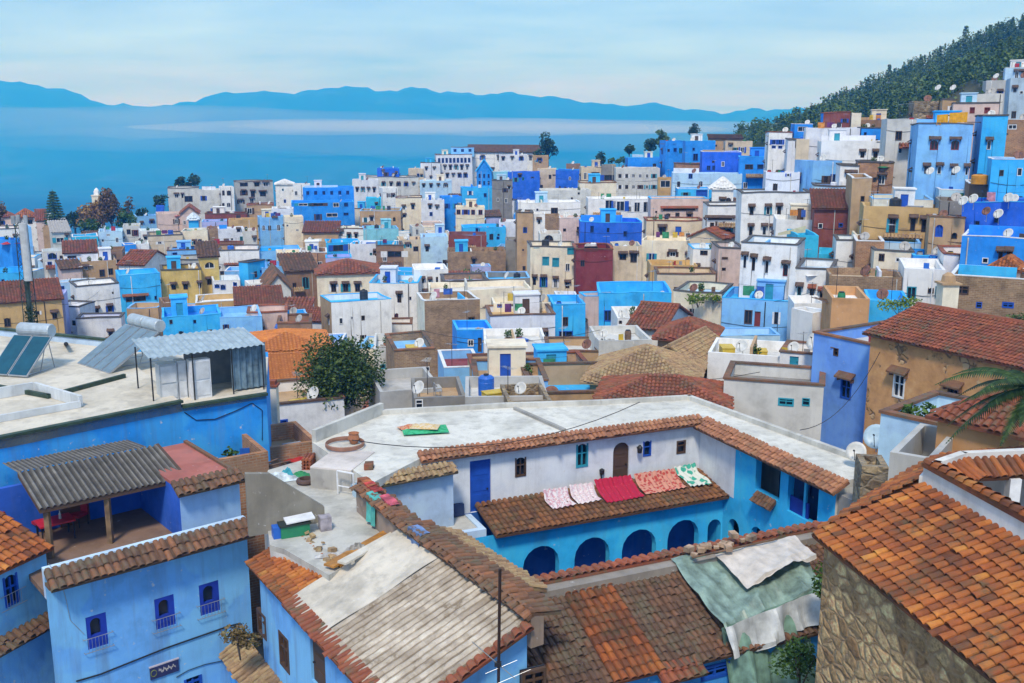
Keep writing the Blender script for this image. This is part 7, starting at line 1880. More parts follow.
# dishes, tanks and cloths the photograph shows singly
for lab, host, px, py, rad, m, az in (
        ('big pale blue dish beside the rubble chimney stack at right', None, 876, 452, .52, DISHB, 215), ('smaller pale dish on the white riad roof edge at right', None, 856, 466, .40, DISHW, 215)):
    dish(lab, Pz(px, py, -13.0), rad, m, az, 25, None, .35)
dish('white dish on the wall of the small white house with green door', P(817, 358, 66), .75, DISHW, 235, 30)
for i, (x, y, c) in enumerate(((963, 209, 'white'), (973, 207, 'white'), (1008, 206, 'white'), (998, 222, 'white'), (986, 219, 'rusty'))):
    dish(['leftmost white dish before the ultramarine house', 'second white dish before the ultramarine house', 'upper white dish on the ultramarine house wall', 'large white dish low on the ultramarine house', 'rusty brown dish between white dishes of the ultramarine house'][i], P(x, y + 3, 90), .47 if i != 4 else .42, DISHW if c == 'white' else DISHR, 240, 30)
for i, (x, y) in enumerate(((938, 93), (953, 93), (996, 81))):
    dish(['white dish above the rough stone ruin', 'white dish above the cracked brown house', 'white dish on the grey concrete house under the pines'][i], P(x, y, 139 if i < 2 else 152), .45, DISHW, 240, 35, None, .4)
for i, (x, y) in enumerate(((930, 178), (956, 177))):
    dish(['left', 'right'][i] + ' tilted white dish at the foot of the two-tone light blue house', P(x, y, 104), .45, DISHW, 235, 35, None, .4)
t = tank('orange plastic water tank on the brown parapet house', Vector(P(979, 184, 97)) , .75, .9, plain('orange_plastic', (.60, .26, .02), .5))
for i, (x0, x1, ya, yb) in enumerate(((937, 948.5, 115, 124), (949.5, 968, 113, 124))):
    A, B = P(x0, ya, 107.6), P(x1, ya - 1, 107.6); b = MB(); sheetgeo(b, A, (B - A).normalized(), (B - A).length, 1.05, 12, 5, .08); o = b.build('cloth', plain('yellow_cloth', (.72, .36, .015), .9, 0, .15)); tag(o, ['narrow', 'wide'][i] + ' yellow cloth hung on the roof of the two-tone light blue house', 'cloth')
# pale cloth hung like a wing on the roofs in the middle right
A = P(778, 233, 110); b = MB(); n = 8
for i in range(n):
    u, w = i / n, (i + 1) / n
    for s0, s1 in ((u, w),):
        p = lambda k, l: A + Vector((3.2 * k, .6 * k, .75 * k - l * (.25 + .5 * k)))
        b.face([p(s0, 0), p(s1, 0), p(s1, 1), p(s0, 1)])
o = b.build('cloth', plain('pale_yellow_cloth', (.62, .56, .36), .9)); tag(o, 'pale yellow cloth slung above the bright cyan cube', 'cloth')
# ---- telecom mast on the left
ms = thing('telecom_mast', 'green lattice telecom mast with a tall white panel antenna', 'mast', P(36, 372, 68))
hm = P(36, 222, 68).z - ms.location.z
b = MB(); q = .28
for sx, sy in ((-q, -q), (q, -q), (q, q), (-q, q)): b.tube([(sx * 1.3, sy * 1.3, -3), (sx, sy, hm * .98)], .035, 5)
k = 0; z = 0
while z < hm * .96:
    a, c = (-q, -q), (q, -q)
    for (p1_, p2_) in (((-q, -q), (q, -q)), ((q, -q), (q, q)), ((q, q), (-q, q)), ((-q, q), (-q, -q))):
        f0, f1_ = (p1_, p2_) if k % 2 else (p2_, p1_)
        b.tube([(*f0, z), (*f1_, z + .5)], .018, 4)
    z += .5; k += 1
b.tube([(0, 0, -3), (0, 0, hm * .96)], .13, 8); b.build('lattice', plain('green_grey_steel', (.05, .085, .075), .6, .2, .4), ms)
zb0 = P(36, 280, 68).z - ms.location.z
b = MB(); b.prism([(.3 + .28 * math.cos(a), -.35 + .2 * math.sin(a)) for a in [i * math.pi / 6 for i in range(12)]], zb0, hm - .05); b.build('panel_antenna', plain('pale_grey_shell', (.52, .54, .55), .5), ms)
for i in range(3):
    b = MB(); a = i * 2.1; b.box((-.12, -.08, hm - .1), (.12, .08, hm + .45)); 
    for v in range(len(b.v)): b.v[v] = b.v[v] + Vector((math.cos(a) * .45 - .1, math.sin(a) * .4, 0))
    b.build('small_antenna', METAL, ms)
for i, (z0_, w_) in enumerate(((.1, .55), (.3, .45))):
    pass
b = MB(); blob(b, Vector((0, 0, hm * .12)), (.5, .5, 1.3), 500, .1); blob(b, Vector((.05, 0, hm * .36)), (.38, .38, 1.2), 300, .1); b.build('ivy', L_DARK, ms)
# ---- solar water heaters and the tin shed
TANKM = plain('brushed_tank', (.50, .56, .60), .38, .35); SOLG = plain('collector_glass', (.012, .085, .13), .18, .1); SOLP = plain('pale_collector', (.20, .28, .33), .3, .3)
def solar(label, base, ax, back, tanks, panels, pw_, pl, glass, tilt):
    """tank axis ax, panels lean from the tank down towards -back"""
    t = thing('solar_water_heater', label, 'solar heater', base)
    hgt = 1.75; ax = ax.normalized(); dn_ = (-back.normalized() * math.cos(tilt) - Z * math.sin(tilt))
    top = Vector((0, 0, hgt)); 
    tot = sum(l for _, l in tanks); x = -tot / 2
    for r, l in tanks:
        b = MB(); c0 = top + ax * x + Z * .2 + back.normalized() * .25; b.lathe([(.001, 0), (r * .9, 0), (r, .06), (r, l - .1), (r * .9, l - .04), (.001, l - .04)], 20, c0, ax.to_track_quat('Z', 'Y').to_matrix()); b.build('tank', TANKM, t, False); x += l
    n = ax.cross(dn_).normalized(); n = n if n.z > 0 else -n
    x = -panels * pw_ / 2
    for i in range(panels):
        o0 = top - Z * .1 + ax * (x + .02)
        b = MB(); b.obox(o0, ax * (pw_ - .04), dn_ * pl, n * .08); po = b.build('collector', METAL, t)
        b = MB(); b.obox(o0 + ax * .05 + dn_ * .05 + n * .083, ax * (pw_ - .14), dn_ * (pl - .1), n * .012); b.build('collector_glass', glass, po); x += pw_
    b = MB()
    for s in (-.8, .8):
        f = top + ax * s; b.tube([f, f + back.normalized() * .35 - Z * hgt], .025, 5); b.tube([f, f - back.normalized() * .7 - Z * hgt], .025, 5); b.tube([f + back.normalized() * .35 - Z * hgt, f - back.normalized() * pl * math.cos(tilt) - Z * (hgt - .05)], .025, 5)
    b.build('stand', METAL, t); return t
fsx = fs.ex.copy()
b1 = Pz(38, 370, zS - .05); solar('solar water heater with deep teal collectors at the left edge', b1 + Vector((-.3, .5, 0)), Vector((1, -.25, 0)), Vector((.25, 1, 0)), [(.36, 1.95)], 2, 1.15, 2.6, SOLG, R(38))
b2 = Pz(146, 322, zS + 1.95) - Z * 1.95 - Vector((.66, .75, 0)) * .25; b2.z = zS - .04; solar('solar water heater with twin tanks and pale collectors beside the tin shed', b2, Vector((.75, -.66, 0)), Vector((.66, .75, 0)), [(.34, 1.5), (.34, 1.5)], 4, .88, 3.3, SOLP, R(31))
zs_ = zS - .28
shd = thing('rooftop_shed', 'tin roofed rooftop shed with a standing corrugated panel and white cabinets', 'shed', Pz(215, 390, zs_))
L0 = shd.location
def lc(px, py, z): return Pz(px, py, z) - L0
TIN = plain('pale_corrugated_tin', (.44, .52, .55), .4, .35, .15)
g0 = lc(186, 402, zs_); gx = fs2.ex; gn = -fs2.n
hgt = 2.25
b = MB(); corr(b, g0 - gx * 1.5 + gn * 3.1 + Z * (hgt + .35), gx, (-gn * 3.0 - Z * .35).normalized(), 5.4, 3.1, .3, .03); b.build('tin_roof', TIN, shd)
b = MB(); corr(b, g0 + gx * 2.35 + gn * .5 + Z * hgt, gx, -Z, 1.75, hgt - .1, .3, .06); b.build('corrugated_panel', plain('blue_grey_tin', (.20, .30, .38), .5, .3, .3), shd)
b = MB(); b.obox(g0 + gx * .75 + gn * 2.6, gx * 3.2, gn * .06, Z * hgt); b.obox(g0 + gx * 3.95 + gn * .5, gx * .05, gn * 2.2, Z * hgt); b.build('back_panel', plain('grey_panel', (.24, .27, .29), .6, .1), shd)
for x, y in ((-1.4, .15), (.45, .1), (2.3, .15), (3.8, .2), (-1.4, 2.9)):
    b = MB(); b.tube([g0 + gx * x + gn * y, g0 + gx * x + gn * y + Z * hgt], .035, 6); b.build('post', DARKM, shd)
for lab, x, y, w, d, hh, c in (('tall white cabinet with two door panels in front of the tin shed', .35, .25, .95, .5, 1.85, 'white'), ('pale grey fridge under the tin roof beside the white cabinet', -.95, .6, .8, .7, 1.75, 'grey'), ('grey white locker between fridge and cabinet under the tin roof', -.1, .7, .4, .6, 1.8, 'white')):
    p = L0 + g0 + gx * x + gn * y; t = thing('cabinet', lab, 'cabinet', p)
    b = MB(); b.obox((0, 0, 0), gx * w, gn * d, Z * hh); b.build('cabinet_body', DRUMM[c] if c != 'grey' else plain('pale_grey_enamel', (.50, .53, .55), .4), t)
    for z0_, z1_ in ((.08, .45), (.5, .95)): b = MB(); b.obox(gx * w * .08 + Z * hh * z0_ - gn * .004, gx * w * .84, -gn * .03, Z * hh * (z1_ - z0_)); b.build('cabinet_door', plain('enamel', (.62, .64, .66), .4), t)
tag((lambda b: (b.obox(Pz(33, 344, zS - .04), (.5, .1, 0), (-.1, .4, 0), (0, 0, .5)), b.tube([Pz(66, 344, zS - .04), Pz(66, 344, zS + .5)], .12, 8), b.build('pump', DARKM))[-1])(MB()), 'small black pump standing on the beige solar roof', 'pump')
# ---- roof terrace furniture at lower left
def chair(label, p, a, c='red'):
    t = thing('chair', label, 'chair', p, a, 'red chairs on the covered terrace'); m = plain('red_upholstery', (.40, .012, .03), .6)
    b = MB(); b.box((-.27, -.27, .40), (.27, .27, .50)); b.build('seat', m, t); b = MB(); b.prism([(-.26, .22), (.26, .22), (.24, .32), (-.24, .32)], .505, 1.12); b.build('backrest', m, t)
    for x in (-.24, .24):
        for y in (-.24, .24): b = MB(); b.tube([(x, y, 0), (x, y, .4)], .022, 5); b.build('leg', DARKM, t)
pt = Pz(55, 543, zF); 
t = thing('table', 'red table under the corrugated terrace roof', 'table', pt + lx * .15 - ln_ * .35, math.atan2(lx.y, lx.x)); b = MB(); b.box((-.62, -.45, .70), (.62, .45, .76)); b.build('tabletop', plain('red_tabletop', (.52, .02, .04), .45), t)
for x in (-.55, .55):
    for y in (-.38, .38): b = MB(); b.tube([(x, y, 0), (x, y, .70)], .025, 5); b.build('leg', DARKM, t)
for lab, dx, dy, a in (('red chair behind the red table', -.25, 1.0, .2), ('red chair at the right of the red table turned sideways', 1.05, .85, -1.0), ('red chair at the far left behind the post', -1.5, .75, .6)):
    chair(lab, t.location + lx * dx - ln_ * dy, math.atan2(lx.y, lx.x) + a)
b = MB(); b.lathe([(.001, .765), (.05, .765), (.045, .95), (.02, 1.0), (.02, 1.08), (.001, 1.08)], 10); o = b.build('bottle', plain('pale_bottle', (.5, .55, .52), .2)); o.location = t.location + lx * .2; tag(o, 'pale bottle on the red table', 'bottle')
# facade sign and cables
sg = thing('sign_board', 'dark navy sign board with pale faded lettering on the sky blue facade', 'sign', f1.p(f1.at(164, 669)[0], f1.at(164, 669)[1], 0))
x0, z0 = f1.at(150, 677); x1, z1 = f1.at(178, 661)
def fl_(x, z, d): return f1.p(x, z, d) - sg.location
sw, shh = x1 - x0, .46
zc = f1.at(164, 669)[1]
b = MB(); b.obox(fl_(x0, zc - shh / 2, .004), f1.ex * sw, f1.n * .05, Z * shh); b.build('board', plain('navy_board', (.03, .035, .12), .5), sg)
b = MB(); b.obox(fl_(x0 - .02, zc + shh / 2, .004), f1.ex * (sw + .04), f1.n * .07, Z * .04); b.build('frame', plain('pale_sign_frame', (.5, .45, .5), .6), sg)
b = MB(); rs = random.Random(3)
pts = []
for k in range(40):
    u = k / 39; pts.append(fl_(x0 + sw * (.30 + .58 * u), zc + .02 + .07 * math.sin(k * 1.7) * (1 - .4 * u) + .05 * math.sin(k * .6), .062))
b.tube(pts, .012, 4); b.build('lettering', plain('pale_lettering', (.55, .52, .5), .7), sg)
b = MB(); pts = [fl_(x0 + sw * (.12 + .1 * math.cos(k)), zc + .0 + .12 * math.sin(k), .06) for k in [i * .5 for i in range(13)]]; b.tube(pts, .016, 4); b.build('leaf_emblem', plain('olive_emblem', (.22, .26, .06), .7), sg)
def cable(label, fc, pts, r=.018, m=DARKM):
    q = [fc.p(*fc.at(x, y), .03) for x, y in pts]; b = MB(); b.tube(q, r, 5); tag(b.build('cable', m), label, 'cable')
cable('black cable sagging across the sky blue facade above the sign', f1, [(76, 681), (100, 674), (130, 662), (165, 648), (205, 634), (228, 626), (240, 623)], .028)
cable('thin dark cable below the sign on the sky blue facade', f1, [(176, 677), (188, 670), (205, 664), (225, 660)], .014)
cable('thin pale wire curving down the left end of the sky blue facade', f1, [(48, 563), (60, 578), (66, 600), (70, 620), (84, 634)], .01, METAL)
cable('black cable looping over the vivid blue wall under the tin shed', fs2, [(184, 412), (196, 420), (215, 419), (235, 411), (252, 403), (262, 410), (262, 440)], .02)
# ---- grey terrace: loose things
def P_(x, y): return Pz(x, y, zT + .004)
t = thing('crate', 'long green plastic crate at the foot of the stair wall', 'crate', P_(296, 537)); ex_ = (P_(318, 526) - P_(280, 532)).normalized(); ey_ = Vector((-ex_.y, ex_.x, 0))
b = MB(); b.obox(-ex_ * .5, ex_ * 1.0, ey_ * .45, Z * .42); b.build('crate_body', DRUMM['green'], t); b = MB(); b.obox(-ex_ * .55 - ey_ * .05 + Z * .425, ex_ * 1.1, ey_ * .55, Z * .05); b.build('rim', plain('black_rim', (.02, .03, .025), .5), t)
o = MB(); o.obox(P_(284, 538) - ex_ * .35, ex_ * .5, ey_ * .4, Z * .4); tag(o.build('bin', DRUMM['blue']), 'small blue and black bin left of the green crate', 'bin')
o = MB(); o.obox(t.location - ex_ * .3 + Z * .50, ex_ * 1.0 + Z * .06, ey_ * .6, Z * .05); tag(o.build('board', WHITEP), 'white board lying on the green crate', 'board')
o = MB(); o.obox(P_(321, 532), ex_ * .4, ey_ * .4, Z * .5); tag(o.build('sack', plain('grey_sack', (.42, .38, .42), .9, 0, .3)), 'grey sack right of the green crate', 'sack')
for lab, c0, c1, w, m, z in (('long amber plank beside the white roof', (334, 572), (396, 536), .42, plain('amber_wood', (.45, .20, .035), .6, 0, .25), .12), ('white board lying along the amber plank', (346, 574), (402, 542), .34, plain('cream_board', (.62, .57, .48), .7), .3)):
    A, B = P_(*c0), P_(*c1); d = B - A; n = Vector((-d.y, d.x, 0)).normalized(); b = MB(); b.obox(A + Z * z, d, n * w, Z * .07); b.obox(A + Z * (z - .1) + d * .1, d * .05, n * w, Z * .1); b.obox(A + Z * (z - .1) + d * .8, d * .05, n * w, Z * .1); tag(b.build('plank', m), lab, 'plank')
def heapcloth(label, p, ax, L, w, hgt, m, n=12, name='cloth'):
    ax = ax.normalized(); ay = Vector((-ax.y, ax.x, 0)); b = MB()
    g_ = [[p + ax * (L * (i / n - .5)) + ay * (w * (j / n - .5)) + Z * (.02 + hgt * max(0, 1 - ((i / n - .5) ** 2 + (j / n - .5) ** 2) * 4) * (.6 + .5 * random.random())) for j in range(n + 1)] for i in range(n + 1)]
    for i in range(n):
        for j in range(n): b.face([g_[i][j], g_[i + 1][j], g_[i + 1][j + 1], g_[i][j + 1]], random.random())
    o = b.build(name, m); return tag(o, label, 'cloth')
stripe = plain('striped_grey_cloth', (.33, .32, .30), .9, 0, .5)
heapcloth('crumpled grey striped cloth beside the amber plank', P_(356, 553), Vector((.8, .5, 0)), 1.1, .45, .35, stripe)
heapcloth('flat pale grey cloth scraps on the grey terrace', P_(333, 556), Vector((1, .2, 0)), 1.2, .3, .12, plain('pale_scrap', (.45, .44, .43), .9, 0, .4))
heapcloth('white and turquoise cloths at the far edge of the grey terrace', P_(276, 480), Vector((1, .4, 0)), 1.8, .8, .3, plain('white_scrap', (.55, .62, .66), .9, 0, .35))
heapcloth('turquoise bag on the white cloths of the grey terrace', P_(287, 478), Vector((1, .2, 0)), .6, .5, .45, plain('turquoise_bag', (.05, .40, .50), .7))
heapcloth('green sheet on the far end of the grey terrace', P_(300, 476), Vector((1, .3, 0)), .8, .4, .2, plain('green_sheet', (.03, .25, .10), .8))
b = MB()
for i in range(9):
    for j in range(4): b.tube([P_(303, 470) + Vector((.14 * (i % 3), .3 * (i // 3), .14 * j)), P_(303, 470) + Vector((.14 * (i % 3) + .03, .3 * (i // 3) + .27, .14 * j))], .07, 6, rnd=random.random())
o = b.build('tile_stack', T_RED); o['kind'] = 'stuff'; tag(o, 'stack of spare red tiles against the brick wall', 'tiles')
b = MB(); b.lathe([(.25, 0), (.36, .02), (.40, .1), (.36, .18), (.25, .2), (.24, .1), (.25, 0)], 18, P_(306, 483)); tag(b.build('tyre', plain('brown_rubber', (.10, .06, .05), .8)), 'old tyre lying on the grey terrace', 'tyre')
t = thing('bucket', 'pale blue bucket beside the white frame', 'bucket', P_(357, 496)); b = MB(); b.lathe([(.001, 0), (.17, 0), (.23, .42), (.25, .42), (.24, .45), (.2, .42), (.15, .04), (.001, .04)], 14); b.build('bucket_body', plain('pale_blue_plastic', (.40, .56, .70), .5), t); b = MB(); b.tube([(-.23, 0, .42), (-.12, -.08, .60), (.12, -.08, .60), (.23, 0, .42)], .012, 4); b.build('handle', METAL, t)
t = thing('metal_frame', 'white metal frame standing against the grey block', 'frame', P_(338, 494)); b = MB(); d_ = (P_(354, 497) - P_(338, 494)); 
for k in (0, 1): b.tube([d_ * k, d_ * k + Z * .95], .035, 5)
b.tube([Z * .95, d_ + Z * .95], .035, 5); b.tube([Z * .35, d_ + Z * .35], .025, 5); b.build('frame', WHITEP, t)
b = MB()
for i in range(5):
    for j in range(2): b.obox(P_(361, 494) + Vector((.1 + .02 * (i % 2), .25 * j + .3, .22 * i)), (.34, .05, 0), (-.03, .22, 0), (0, 0, .2), random.random())
o = b.build('brick_pile', T_RED); o['kind'] = 'stuff'; tag(o, 'pile of red bricks behind the pale blue bucket', 'bricks')
b = MB(); 
hp = Pz(345, 446, zR + .02); b.lathe([(.78, .0), (.82, .03), (.82, .16), (.78, .19), (.76, .1), (.78, 0)], 30, hp); tag(b.build('hoop', plain('reddish_wood', (.30, .15, .10), .7)), 'large reddish wooden hoop lying on the white riad roof', 'hoop')
t = thing('clay_pot', 'clay pot behind the wooden hoop', 'pot', Pz(354, 443, zR)); b = MB(); b.lathe([(.001, 0), (.15, 0), (.26, .2), (.2, .4), (.24, .45), (.2, .46), (.16, .4), (.001, .1)], 12); b.build('pot_body', plain('clay_pot', (.38, .15, .07), .8), t)
# cloths on the parapet wall
def hang(label, p, ex, w, drop, out, m, name='cloth', n=10):
    """cloth folded over an edge: a little on top, the rest hanging"""
    ex = ex.normalized(); b = MB(); ph = random.uniform(0, 6)
    rowsn = 9
    def q(i, j):
        u = i / n; s = j / (rowsn - 1)
        if s < .25: return p + ex * w * (u - .5) - out * (.3 * (1 - s / .25)) + Z * (.05 + .02 * math.sin(u * 9 + ph))
        k = (s - .25) / .75
        return p + ex * w * (u - .5) * (1 - .05 * k) + out * (.06 + .05 * math.sin(u * 11 + ph) * k + .06 * k) - Z * (drop * k - .04)
    for i in range(n):
        for j in range(rowsn - 1): b.face([q(i, j), q(i + 1, j), q(i + 1, j + 1), q(i, j + 1)], random.random())
    return tag(b.build(name, m), label, 'cloth')
tq = Vector((-wx.x * 0, 0, 0)); outw = wm_
c = pts
PA, PB2 = WA, Vector((BE.x, BE.y, zW)); dd_ = (PB2 - PA); no = Vector((-dd_.y, dd_.x, 0)).normalized(); no = no if no.x < 0 else -no
hang('turquoise cloth hanging over the brown parapet wall', PA + dd_ * .62 + Z * .36, dd_, .85, 1.0, no, plain('turquoise_cloth', (.09, .42, .38), .9, 0, .2))
for i, (u, cc, nm) in enumerate(((.80, (.50, .06, .05), 'red patterned rug on the parapet wall left of the turquoise cloth'), (.45, (.55, .10, .14), 'pink red rug on the parapet wall right of the turquoise cloth'), (.95, (.42, .13, .05), 'rusty rug bundled over the far end of the parapet wall'))):
    hang(nm, PA + dd_ * u + Z * .40 - no * .25, dd_, 1.1, .35 if i != 2 else .9, no, plain(f'rug_cloth_{i}', cc, .95, 0, .45), 'rug')
hang('blue and white checked cloth on the ridge of the parapet wall', WA - wx * 1.0 + Z * .36 + wm_ * .0, wx, .9, .55, wm_, plain('checked_cloth', (.16, .26, .50), .9, 0, .6))
# ---- blankets over the gallery roof of the riad
def rugmat(name, c1, c2, scale, thr=.5, kind='noise'):
    k = ('rug', name)
    if k in _M: return _M[k]
    m = bpy.data.materials.new(name); nt, ns, ls, b = nodes_of(m); t = nt.nodes.new('ShaderNodeTexCoord')
    if kind == 'noise': f = noise(nt, t.outputs['Object'], scale, 3)
    else:
        v = N(nt, 'ShaderNodeTexVoronoi', Scale=scale); ls.new(t.outputs['Object'], v.inputs['Vector']); f = v.outputs['Distance']
    ls.new(ramp(nt, f, [(thr - .04, c1), (thr + .04, c2)]), b.inputs['Base Color']); b.inputs['Roughness'].default_value = .95
    _M[k] = m; return m
rn = e_.cross(F1).normalized(); rn = rn if rn.z > 0 else -rn
ax0 = O
def onroofrug(label, pxa, pxb, v0, v1, m):
    A = fw.at(pxa, 490)[0]; B = fw.at(pxb, 490)[0]
    o0 = fw.p(A, -15.42, .05); W_ = B - A; b = MB(); n, k = 18, 12; ph = random.uniform(0, 6)
    def q(i, j):
        u, w = i / n, j / k; s = v0 + (v1 - v0) * w
        return o0 + F1 * (W_ * u + .05 * math.sin(w * 5 + ph)) + e_ * s + rn * (.15 + .035 * math.sin(u * W_ * 25) + .02 * math.sin(w * 9 + u * 4 + ph)) + (Z * (.25 * (1 - w / .18)) - e_ * 0 if w < .18 else Vector((0, 0, 0)))
    for i in range(n):
        for j in range(k): b.face([q(i, j), q(i + 1, j), q(i + 1, j + 1), q(i, j + 1)])
    o = b.build('blanket', m, None, True); tag(o, label, 'blanket', 'blankets drying over the gallery roof')
onroofrug('small white and pink blanket leftmost on the gallery roof', 538, 562, .35, 1.4, rugmat('white_pink_weave', (.66, .62, .64), (.55, .30, .36), 9, .52))
onroofrug('pale pink patterned blanket between the white and the crimson ones', 564, 588, .32, 1.35, rugmat('pale_pink_weave', (.62, .46, .50), (.70, .66, .66), 12, .5))
onroofrug('crimson red blanket on the gallery roof', 590, 626, .2, 1.6, rugmat('crimson_weave', (.42, .012, .05), (.60, .10, .14), 10, .66))
onroofrug('brick red patterned rug on the gallery roof', 629, 670, .22, 1.45, rugmat('brick_red_weave', (.42, .06, .05), (.58, .27, .20), 6, .42, 'v'))
onroofrug('white blanket with green flowers at the right end of the gallery roof', 672, 693, .1, 1.45, rugmat('green_flower_weave', (.05, .36, .27), (.62, .66, .62), 3.2, .45, 'v'))
# blankets spread on the riad roof
for lab, px, py, L, w, m, a in (('green blanket spread on the white riad roof', 425, 430, 2.0, 1.2, rugmat('green_weave', (.02, .30, .12), (.05, .42, .20), 8), .2), ('orange red rug on the left of the green blanket', 411, 428, 1.0, .9, rugmat('orange_weave', (.50, .12, .05), (.55, .35, .22), 10), .6), ('cream tan cushion cover on top of the green blanket', 425, 427, 1.25, .8, rugmat('tan_weave', (.58, .40, .16), (.60, .50, .36), 9), -.1)):
    heapcloth(lab, Pz(px, py, zR + (.03 if 'top' not in lab else .16)), Vector((math.cos(a), math.sin(a), 0)), L, w, .14, m, name='blanket')
# lamp and conduit on the white wall
t = thing('wall_lamp', 'small dark wall lamp between two windows of the riad', 'lamp', fw.p(*fw.at(637, 447), 0)); b = MB(); b.tube([(0, 0, 0), F2 * .2], .03, 5); b.build('bracket', DARKM, t); b = MB(); b.lathe([(.001, -.22), (.10, -.2), (.13, .05), (.05, .16), (.001, .18)], 10, F2 * .25); b.build('lamp_shade', DARKM, t)
t = thing('wall_lamp', 'dark lamp on a pipe left of the arched brown door', 'lamp', fw.p(*fw.at(601, 480), .02)); b = MB(); b.tube([(0, 0, -.7), (0, 0, .3)], .03, 5); b.build('pipe', DARKM, t); b = MB(); b.lathe([(.001, .25), (.1, .3), (.12, .5), (.001, .58)], 10, F2 * .05); b.build('lamp_shade', DARKM, t)
# ---- tarpaulins on the brown roof
def tarp(label, quad, m, n=56, sag=.25, fold=.06, name='tarpaulin', seed=1, hang_=False):
    rs = random.Random(seed); a, b_, c, d = [Vector(q) for q in quad]; mb = MB(); ph = [rs.uniform(0, 6) for _ in range(6)]
    nn = (b_ - a).cross(d - a).normalized(); nn = nn if nn.z > 0 else -nn
    def q(i, j):
        u, v = i / n, j / n
        p = a * (1 - u) * (1 - v) + b_ * u * (1 - v) + c * u * v + d * (1 - u) * v
        if hang_: w = fold * (.25 + v) * (1.6 * (1 - 2 * abs(math.sin(u * 8 + ph[0] + .5 * v))) + .9 * (1 - 2 * abs(math.sin(u * 17 + ph[1] - .8 * v * u))) + .5 * math.sin(u * 41 + ph[2]))
        else: w = fold * (1.3 * (1 - 2 * abs(math.sin((u - .5) * 6 * (1 + .4 * v) + ph[0] + 1.5 * v))) + .6 * (1 - 2 * abs(math.sin(u * 4 + v * 7 + ph[1]))) + .35 * (1 - 2 * abs(math.sin(u * 23 - v * 4 + ph[2])))) * (.6 + .5 * v)
        e = .10 * math.sin(u * 9 + ph[3]) * (v > .98)
        return p + nn * (w - sag * math.sin(math.pi * u) * v) - Z * max(0, e) * 1.5
    g_ = [[q(i, j) for j in range(n + 1)] for i in range(n + 1)]
    for i in range(n):
        for j in range(n): mb.face([g_[i][j], g_[i + 1][j], g_[i + 1][j + 1], g_[i][j + 1]])
    o = mb.build(name, m, None, True); return tag(o, label, 'tarpaulin')
def onbr(px, py, lift):      # point on the brown roof plane
    D = ray(px, py); nB = bx.cross((bn * 3.75 - Z * 1.45)).normalized(); k = B0.dot(nB) / D.dot(nB); nB = nB if nB.z > 0 else -nB
    return D * k + nB * lift
TGREEN = plain('green_tarpaulin', (.23, .33, .285), .4, 0, .3); TCREAM = plain('cream_tarpaulin', (.60, .55, .50), .7, 0, .15)
tarp('pale green tarpaulin draped over the right end of the brown roof', [onbr(669, 564, .22), onbr(789, 548, .45), onbr(820, 602, .8) , onbr(721, 640, .4)], TGREEN, sag=.15, fold=.11, seed=2)
lo = onbr(716, 638, .5) + bn * .12; lo2 = onbr(823, 600, .85) + bn * .12
tarp('torn green tarpaulin hanging from the eave of the brown roof', [lo, lo2, lo2 + Vector((.25, -.75, -3.0)), lo + Vector((.5, -.9, -2.9))], plain('thin_green_sheet', (.18, .31, .255), .38, 0, .3), sag=-.1, fold=.15, seed=4, hang_=True)
tarp('whitish plastic band across the hanging green tarpaulin', [lo + Vector((.05, -.14, .1)), lo2 + Vector((0, -.18, .05)), lo2 + Vector((.1, -.5, -.85)), lo + Vector((.2, -.45, -.75))], plain('whitish_plastic', (.50, .53, .55), .4, 0, .2), sag=-.05, fold=.12, seed=9, hang_=True)
tarp('cream canvas on top of the pale green tarpaulin', [onbr(712, 563, .42), onbr(790, 548, .6), onbr(808, 577, .98), onbr(742, 602, .66)], TCREAM, sag=-.22, fold=.04, seed=5)
A, B = onbr(684, 566, .4), onbr(742, 550, .45); b = MB()
for i in range(16):
    q = A.lerp(B, random.random()) + Vector((random.uniform(-.2, .2), random.uniform(-.2, .2), random.uniform(-.05, .1))); s = random.uniform(.14, .34); axx = Vector((random.uniform(-1, 1), random.uniform(-1, 1), 0)).normalized(); b.obox(q, axx * s, axx.cross(Z) * s * .7, Z * s * .5, random.random())
o = b.build('rubble_heap', plain('tan_rubble', (.42, .29, .20), .9, 0, .35)); o['kind'] = 'stuff'; tag(o, 'tan stones weighing down the pale green tarpaulin', 'rubble')
b = MB(); A, B = onbr(688, 571, .6), onbr(772, 553, .66); b.tube([A, B], .035, 6); tag(b.build('pole', DRUMM['brown']), 'thin wooden pole lying on the tarpaulins', 'pole')
# ---- aerial pole in front
ap = thing('tv_aerial', 'tall dark pole with a thin aerial in front of the brown roof', 'aerial', P(497, 700, 23.2))
top = Vector(P(500, 569, ap.location.y)) - ap.location
b = MB(); b.tube([(0, 0, -2), top], .04, 8); b.build('pole', plain('rusty_black_iron', (.035, .018, .016), .6, .2), ap)
bm = MB(); c0 = Vector(P(498, 664, ap.location.y)) - ap.location
bd = (Vector(P(510, 676, ap.location.y)) - Vector(P(468, 640, ap.location.y))); bm.tube([c0 - bd * .62, c0 + bd * .42], .013, 5)
ed_ = Vector((.95, .25, .30)).normalized()
for k, L in ((-.5, .5), (-.3, .55), (.08, .8), (.36, .9)):
    if k < -.15: continue
    cc = c0 + bd * k; bm.tube([cc - ed_ * L * .55, cc + ed_ * L * .55], .005, 4)
bm.build('boom', METAL, ap)
bm = MB(); bm.box((c0.x - .09, c0.y - .06, c0.z - .05), (c0.x + .09, c0.y + .06, c0.z + .05)); bm.build('clamp', DARKM, ap)
